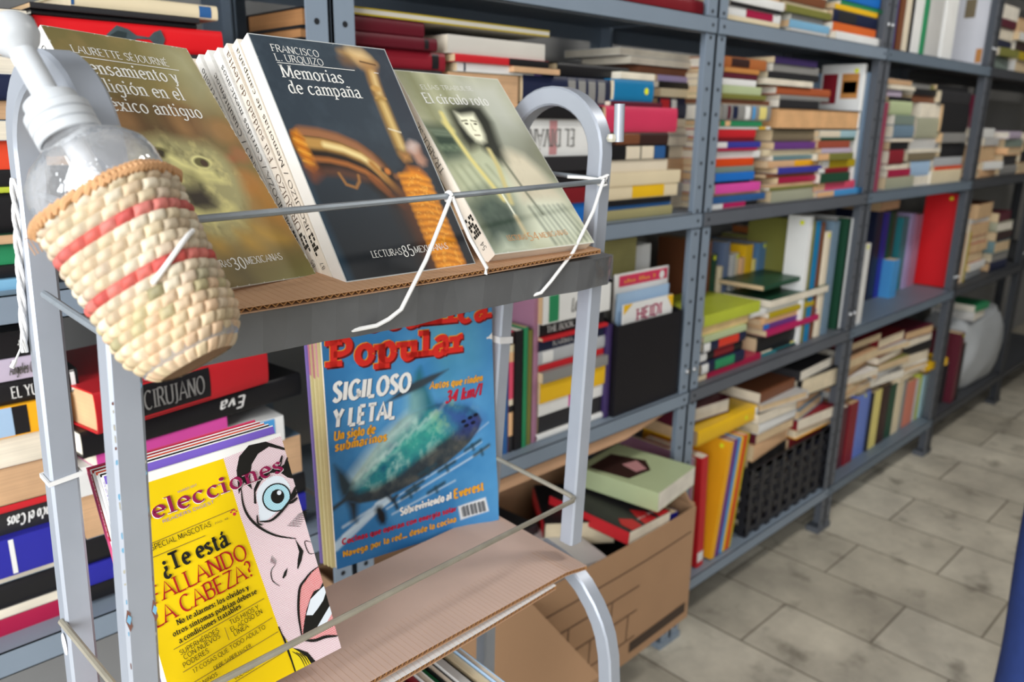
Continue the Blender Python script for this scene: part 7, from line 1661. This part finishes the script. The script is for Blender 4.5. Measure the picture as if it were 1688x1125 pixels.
# ---------------- bay before the third post
G = 'books lying on the uprights of the bottom shelf'
for pile, bx, z0, sp in [('left', 2.46, -.862, [('white', .024, 'left'), ('tan', .030, 'left'), ('white', .022, 'left'), ('brown', .038, 'right'), ('tan', .030, 'back'), ('dark brown', .026, 'front'), ('wine red', .024, 'left')]), ('middle', 2.70, -.868, [('grey', .03, 'left'), ('pale grey', .026, 'front'), ('olive', .026, 'left'), ('brown', .03, 'right'), ('pale grey', .02, 'left'), ('dark red', .038, 'left')]), ('right', 2.955, -.908, [('pale cream', .03, 'right'), ('white', .026, 'left'), ('pale cream', .04, 'front'), ('black', .034, 'front'), ('charcoal', .03, 'right'), ('maroon', .034, 'left')])]:
    z = z0
    for i, (c, T, sp_) in enumerate(sp):
        place = 'top' if i == len(sp)-1 else ORD[i]+' from bottom'
        flat(f'{c} book lying {place}, {pile} pile above the bottom shelf uprights', bx+R_.uniform(-.012, .012), .985+R_.uniform(0, .02), z, .225, .165, T-.001, R_.uniform(-7, 7), c, i % 2 == 1, G, spine=sp_); z += T
flat('bright yellow book lying at the right end of the bottom shelf uprights', 3.19, .99, -.912, .17, .2, .03, -8, 'yellow', False, G, spine='front')
flat('tan book lying on the uprights left of the red binder', 2.80, 1.09, -.279, .19, .13, .032, 3, 'tan', False, None, spine='front'); flat('mustard book lying on the uprights left of the tan one', 2.615, 1.1, -.293, .175, .13, .014, 0, 'mustard', False, None, spine='front') if False else None
# ---------------- far dark bay
def far_stack(phrase, x, z0, sp, G):
    z = z0
    for i, (c, T, L, sp_) in enumerate(sp):
        place = 'top' if i == len(sp)-1 else ORD[i]+' from bottom'
        flat(f'{c} book, {place}, {phrase}', x+R_.uniform(-.015, .015), .985+R_.uniform(0, .02), z, L, .17, T-.001, R_.uniform(-4, 4), c, i % 2 == 0, G, spine=sp_); z += T
far_stack('left stack of the far dark unit, upper shelf', 3.47, -.184, [('peach', .03, .22, 'front'), ('white', .03, .2, 'front'), ('tan', .06, .21, 'back'), ('pale grey', .03, .2, 'front'), ('white', .036, .16, 'front')], 'far unit upper shelf left')
far_stack('middle stack of the far dark unit, upper shelf', 3.74, -.184, [('grey', .04, .2, 'front'), ('charcoal', .04, .2, 'front'), ('peach', .03, .2, 'left'), ('grey green', .035, .2, 'front'), ('pale lilac', .03, .18, 'front')], 'far unit upper shelf middle')
far_stack('right stack of the far dark unit, upper shelf', 3.97, -.184, [('tan', .05, .19, 'back'), ('black', .04, .19, 'front'), ('dark green', .04, .19, 'front'), ('peach', .04, .19, 'front')], 'far unit upper shelf right')
tt = faceout('magenta box with a rosy picture on the far dark unit', 3.60, 1.18, -.183, .42, .32, .03, 'magenta', True); mb = MB(); mb.poly([tuple(FACE @ Vector((.15+.10*math.cos(a*math.pi/10), .20+.075*math.sin(a*math.pi/10), .0003))) for a in range(20)], 0); mb.poly([tuple(FACE @ Vector((.04+.04*math.cos(a*math.pi/10), .20+.06*math.sin(a*math.pi/10), .0003))) for a in range(20)], 1); mb.poly([tuple(FACE @ Vector((.30+.018*math.cos(a*math.pi/10), .285+.018*math.sin(a*math.pi/10), .0003))) for a in range(20)], 2); mb.build('cover_picture', [cmat('dusty rose'), cmat('copper'), cmat('gold')], tt)
far_stack('left stack of the far dark unit, middle shelf', 3.50, -.593, [('silver grey', .035, .23, 'front'), ('white', .03, .22, 'front'), ('rust', .045, .2, 'back'), ('peach', .035, .22, 'back'), ('crimson', .03, .22, 'back'), ('tan', .05, .22, 'back'), ('white', .02, .22, 'front'), ('brown', .06, .22, 'back')], 'far unit middle shelf left')
far_stack('right stack of the far dark unit, middle shelf', 3.80, -.593, [('navy', .04, .2, 'front'), ('grey', .04, .2, 'front'), ('teal grey', .05, .2, 'left'), ('dark brown', .04, .2, 'front'), ('sage', .04, .2, 'left'), ('maroon', .04, .2, 'front')], 'far unit middle shelf right')
for i, (c, x) in enumerate([('tan', 3.40), ('pale cream', 3.43), ('mustard', 3.455)]): leaning(f'{c} upright book at the left end of the far dark unit, middle shelf', x, .99, -.593, .2+.03*(i % 2), .17, .022, 0, c, False, 'far unit middle shelf uprights')
far_stack('left pile of the far dark unit, top shelf', 3.42, .211, [('grey green', .05, .2, 'front'), ('olive', .03, .2, 'front'), ('navy', .03, .2, 'front'), ('pale grey', .04, .2, 'left'), ('maroon', .03, .2, 'front'), ('brown', .05, .2, 'back')], 'far unit top shelf left')
far_stack('right pile of the far dark unit, top shelf', 3.66, .211, [('pale grey', .05, .2, 'left'), ('mustard', .03, .2, 'front'), ('dark brown', .04, .2, 'front'), ('white', .03, .2, 'front'), ('tan', .05, .2, 'back')], 'far unit top shelf right')
for i, (c, T, H) in enumerate([('maroon', .055, .30), ('black', .03, .25)]): leaning(f'{c} upright book left of the white sack', 3.515+.06*i, .975, -1.116, H, .2, T, 0, c, True, 'uprights left of the sack', o={'st': 1} if i == 0 else None)
# white sack
sack_m = mat('sack_fabric', '#a9acae', .75, var=.10, scale=8, bump=.4); t_ = MB(); nu, nv = 40, 22; vs = []; rs = random.Random(4)
ph = [rs.uniform(0, 6.28) for _ in range(8)]
for j in range(nv+1):
    v = j/nv
    for i in range(nu):
        a = 2*math.pi*i/nu; e = .6; c, s_ = math.cos(a), math.sin(a); k = (.80+.30*math.sin(math.pi*min(v*1.05, 1))**.7) if v < .96 else .78
        wr = 1+.03*math.sin(5*a+ph[0]+6*v)+.025*math.sin(9*a+ph[1]-9*v)
        vs.append((math.copysign(abs(c)**e, c)*.285*k*wr, math.copysign(abs(s_)**e, s_)*.122*k*wr, .315*v+.02*math.sin(2*a+ph[2])*v))
fs = [(j*nu+i, j*nu+(i+1) % nu, (j+1)*nu+(i+1) % nu, (j+1)*nu+i) for j in range(nv) for i in range(nu)]
fs.append(tuple(range(nu))[::-1]); cc = len(vs); vs.append((0, 0, .30))
fs += [(nv*nu+i, nv*nu+(i+1) % nu, cc) for i in range(nu)]
t_.add(vs, fs); o = t_.build('sack', sack_m, loc=(3.925, 1.095, .1545), smooth=True); tag(o, 'bulging greyish white sack on the bottom shelf of the far dark unit', 'sack')
far_stack('heap above the white sack', 3.72, -.80, [('pale grey', .04, .18, 'left'), ('green', .03, .16, 'front')], 'heap above the sack')
# ---------------- thin magazines standing on the rack's lowest tray
G = 'thin magazines on the lowest rack tray'
for i, (c, T) in enumerate([('white', .007), ('cream', .004), ('pale lilac', .006), ('rose', .003), ('white', .010), ('pale grey', .008), ('crimson', .004), ('violet blue', .009), ('white', .006), ('wine red', .007), ('pale grey', .008), ('green', .008), ('charcoal', .007), ('pale grey', .009), ('black', .006), ('cream', .009), ('pale blue', .007), ('sage', .005)]):
    x = .325+sum((.007, .004, .006, .003, .010, .008, .004, .009, .006, .007, .008, .008, .007, .009, .006, .009, .007, .005)[:i])+.0012*i
    M = Matrix.Translation((x, .486, .4655)) @ Matrix.Rotation(math.radians(-1.5), 4, 'Z') @ Matrix.Rotation(math.radians(2), 4, 'Y')
    t = thing('thin_magazine', f'thin {c} magazine, {ORD[i]} from left, upright on the lowest rack tray', 'magazine', M, group=G)
    hh = .256+.004*math.sin(i*2.1); mb = MB(); mb.box((0, 0, 0), (.0005, .13, hh)); mb.box((T-.0005, 0, 0), (T, .13, hh)); mb.box((0, -.0006, 0), (T, 0, hh)); mb.box((.0005, .0, hh*.97), (T-.0005, .129, hh)) if i % 2 else None; mb.build('cover', cmat(c), t)
    mb = MB(); mb.box((.0006, .0002, .001), (T-.0006, .128, hh*.97-.0005 if i % 2 else hh-.001)); mb.build('page_block', pages_w, t)
# ------------------------------------------------------------------ a visitor in navy trousers at the right edge
def skin(name, pts, edges, m, parent, sub=2, base=(0, 0, 0)):
    me = bpy.data.meshes.new(name); me.from_pydata([p[:3] for p in pts], edges, []); o = bpy.data.objects.new(name, me); COL.objects.link(o); o.parent = parent
    sm = o.modifiers.new('skin', 'SKIN'); sm.use_smooth_shade = True; sv = me.skin_vertices[0].data
    for i, p in enumerate(pts): sv[i].radius = (p[3], p[4] if len(p) > 4 else p[3])
    sv[0].use_root = True
    ss = o.modifiers.new('sub', 'SUBSURF'); ss.levels = sub; ss.render_levels = sub
    me.materials.append(m); return o
PX, PY = 1.775, .150
t = thing('person', 'person in navy blue trousers standing at the right edge of the aisle', 'person', Matrix.Translation((PX, PY, 0)) @ Matrix.Rotation(math.radians(-42), 4, 'Z'))
skin_m = mat('skin_tone', '#b88468', .55, var=.06); denim = mat('navy_trousers', '#2a3f7c', .8, var=.18, scale=40); shirt = mat('grey_shirt', '#7d8088', .8, var=.1); hair_m = mat('dark_hair', '#1e1713', .6); shoe = mat('dark_shoe', '#1c1a1a', .5)
pts = [(0, 0, .95, .105, .085), (0, 0, 1.10, .12, .09), (0, .0, 1.30, .14, .10), (0, 0, 1.42, .12, .08), (0, .0, 1.50, .05, .05), (0, .01, 1.56, .055, .06), (0, .02, 1.64, .075, .092), (0, .015, 1.71, .06, .075)]
E_ = [(i, i+1) for i in range(7)]
for s_ in (-1, 1):
    k = len(pts); pts += [(s_*.10, 0, .88, .085, .085), (s_*.115, .015, .50, .058, .062), (s_*.12, -.01, .10, .038, .042), (s_*.125, .09, .035, .035, .028), (s_*.17, 0, 1.41, .05, .05), (s_*.215, .01, 1.15, .038, .038), (s_*.10, .20, 1.20, .026, .026), (s_*.045, .235, 1.23, .018, .030)]
    E_ += [(0, k), (k, k+1), (k+1, k+2), (k+2, k+3), (3, k+4), (k+4, k+5), (k+5, k+6), (k+6, k+7)]
    f0 = k+7
    for q, (dz, ln) in enumerate([(.026, .062), (.009, .072), (-.009, .070), (-.025, .058)]):
        j = len(pts); pts += [(s_*.02, .255+.006*q, 1.235+dz, .0085), (s_*(.02-ln*.5), .268, 1.235+dz, .008), (s_*(.02-ln*.9), .258, 1.232+dz, .0065)]; E_ += [(f0, j), (j, j+1), (j+1, j+2)]
    j = len(pts); pts += [(s_*.040, .225, 1.268, .010), (s_*.028, .232, 1.295, .008)]; E_ += [(f0, j), (j, j+1)]
skin('body', pts, E_, skin_m, t)
tp = [(0, 0, .97, .125, .10)]; te = []
for s_ in (-1, 1):
    k = len(tp); tp += [(s_*.098, 0, .86, .100, .100), (s_*.112, .012, .50, .080, .084), (s_*.118, -.008, .28, .076, .080), (s_*.122, -.008, .07, .074, .080)]; te += [(0, k), (k, k+1), (k+1, k+2), (k+2, k+3)]
skin('trousers', tp, te, denim, t)
tp = [(0, 0, .93, .135, .105), (0, 0, 1.12, .138, .105), (0, 0, 1.30, .158, .115), (0, 0, 1.43, .125, .085)]; te = [(0, 1), (1, 2), (2, 3)]
for s_ in (-1, 1): k = len(tp); tp += [(s_*.175, 0, 1.41, .068, .066), (s_*.21, .005, 1.22, .056, .056)]; te += [(3, k), (k, k+1)]
skin('shirt', tp, te, shirt, t)
skin('hair', [(0, .0, 1.73, .085, .10), (0, -.035, 1.67, .083, .075), (0, -.04, 1.60, .06, .05)], [(0, 1), (1, 2)], hair_m, t)
for s_ in (-1, 1):
    skin('shoe', [(s_*.122, -.03, .042, .046, .040), (s_*.124, .06, .036, .046, .034), (s_*.126, .15, .03, .040, .028)], [(0, 1), (1, 2)], shoe, t)
    skin('eye', [(s_*.032, .098, 1.655, .010), (s_*.032, .102, 1.655, .009)], [(0, 1)], mat('eye_white', '#eeeae4', .3), t, 1)
skin('nose', [(0, .10, 1.65, .010), (0, .118, 1.615, .014)], [(0, 1)], skin_m, t); skin('mouth', [(-.022, .098, 1.578, .006), (0, .104, 1.578, .007), (.022, .098, 1.578, .006)], [(0, 1), (1, 2)], mat('lip', '#8e4c44', .5), t)
# ------------------------------------------------------------------ the books that show least (past the 300 largest) are one body of stuff
PACKED = [12, 20, 21, 22, 23, 24, 25, 30, 31, 32, 33, 38, 39, 41, 43, 44, 54, 58, 60, 63, 64, 67, 68, 69, 70, 73, 74, 79, 80, 81, 82, 83, 84, 100, 109, 125, 126, 130, 132, 141, 143, 148, 150, 152, 187, 189, 198, 199, 209, 212, 216, 217, 218, 219, 220, 223, 229, 231, 237, 238, 239, 240, 241, 250, 253, 256, 257, 259, 261, 262, 263, 272, 301, 302, 304, 305, 306, 310, 311, 315, 316, 317, 318, 319, 320, 321, 322, 329, 330, 331, 333, 343, 344, 345, 346, 354, 355, 356, 361, 366, 368, 370, 373, 378, 379, 382, 384, 386, 389, 390, 396, 397, 398, 399, 400, 401, 402, 403, 404, 405, 407, 415, 416, 417, 418, 420, 421, 422, 425, 426, 427, 428, 430]
def pack(items):
    vs, fs, mi, ms = [], [], [], []
    for t, M in items:
        for ch in list(t.children_recursive):
            me = ch.data; o = len(vs); vs += [tuple(M @ v.co) for v in me.vertices]; ix = []
            for m in me.materials:
                if m not in ms: ms.append(m)
                ix.append(ms.index(m))
            for p_ in me.polygons: fs.append(tuple(o+k for k in p_.vertices)); mi.append(ix[p_.material_index])
            bpy.data.objects.remove(ch)
        bpy.data.objects.remove(t)
    me = bpy.data.meshes.new('packed_books'); me.from_pydata(vs, [], fs)
    for m in ms: me.materials.append(m)
    me.polygons.foreach_set('material_index', mi); me.update()
    o = bpy.data.objects.new('packed_books', me); COL.objects.link(o)
    return tag(o, 'small and half hidden books filling the gaps between the other books on the shelves', 'books', None, 'stuff')
if PACKED: pack([BOOKS[i] for i in PACKED])
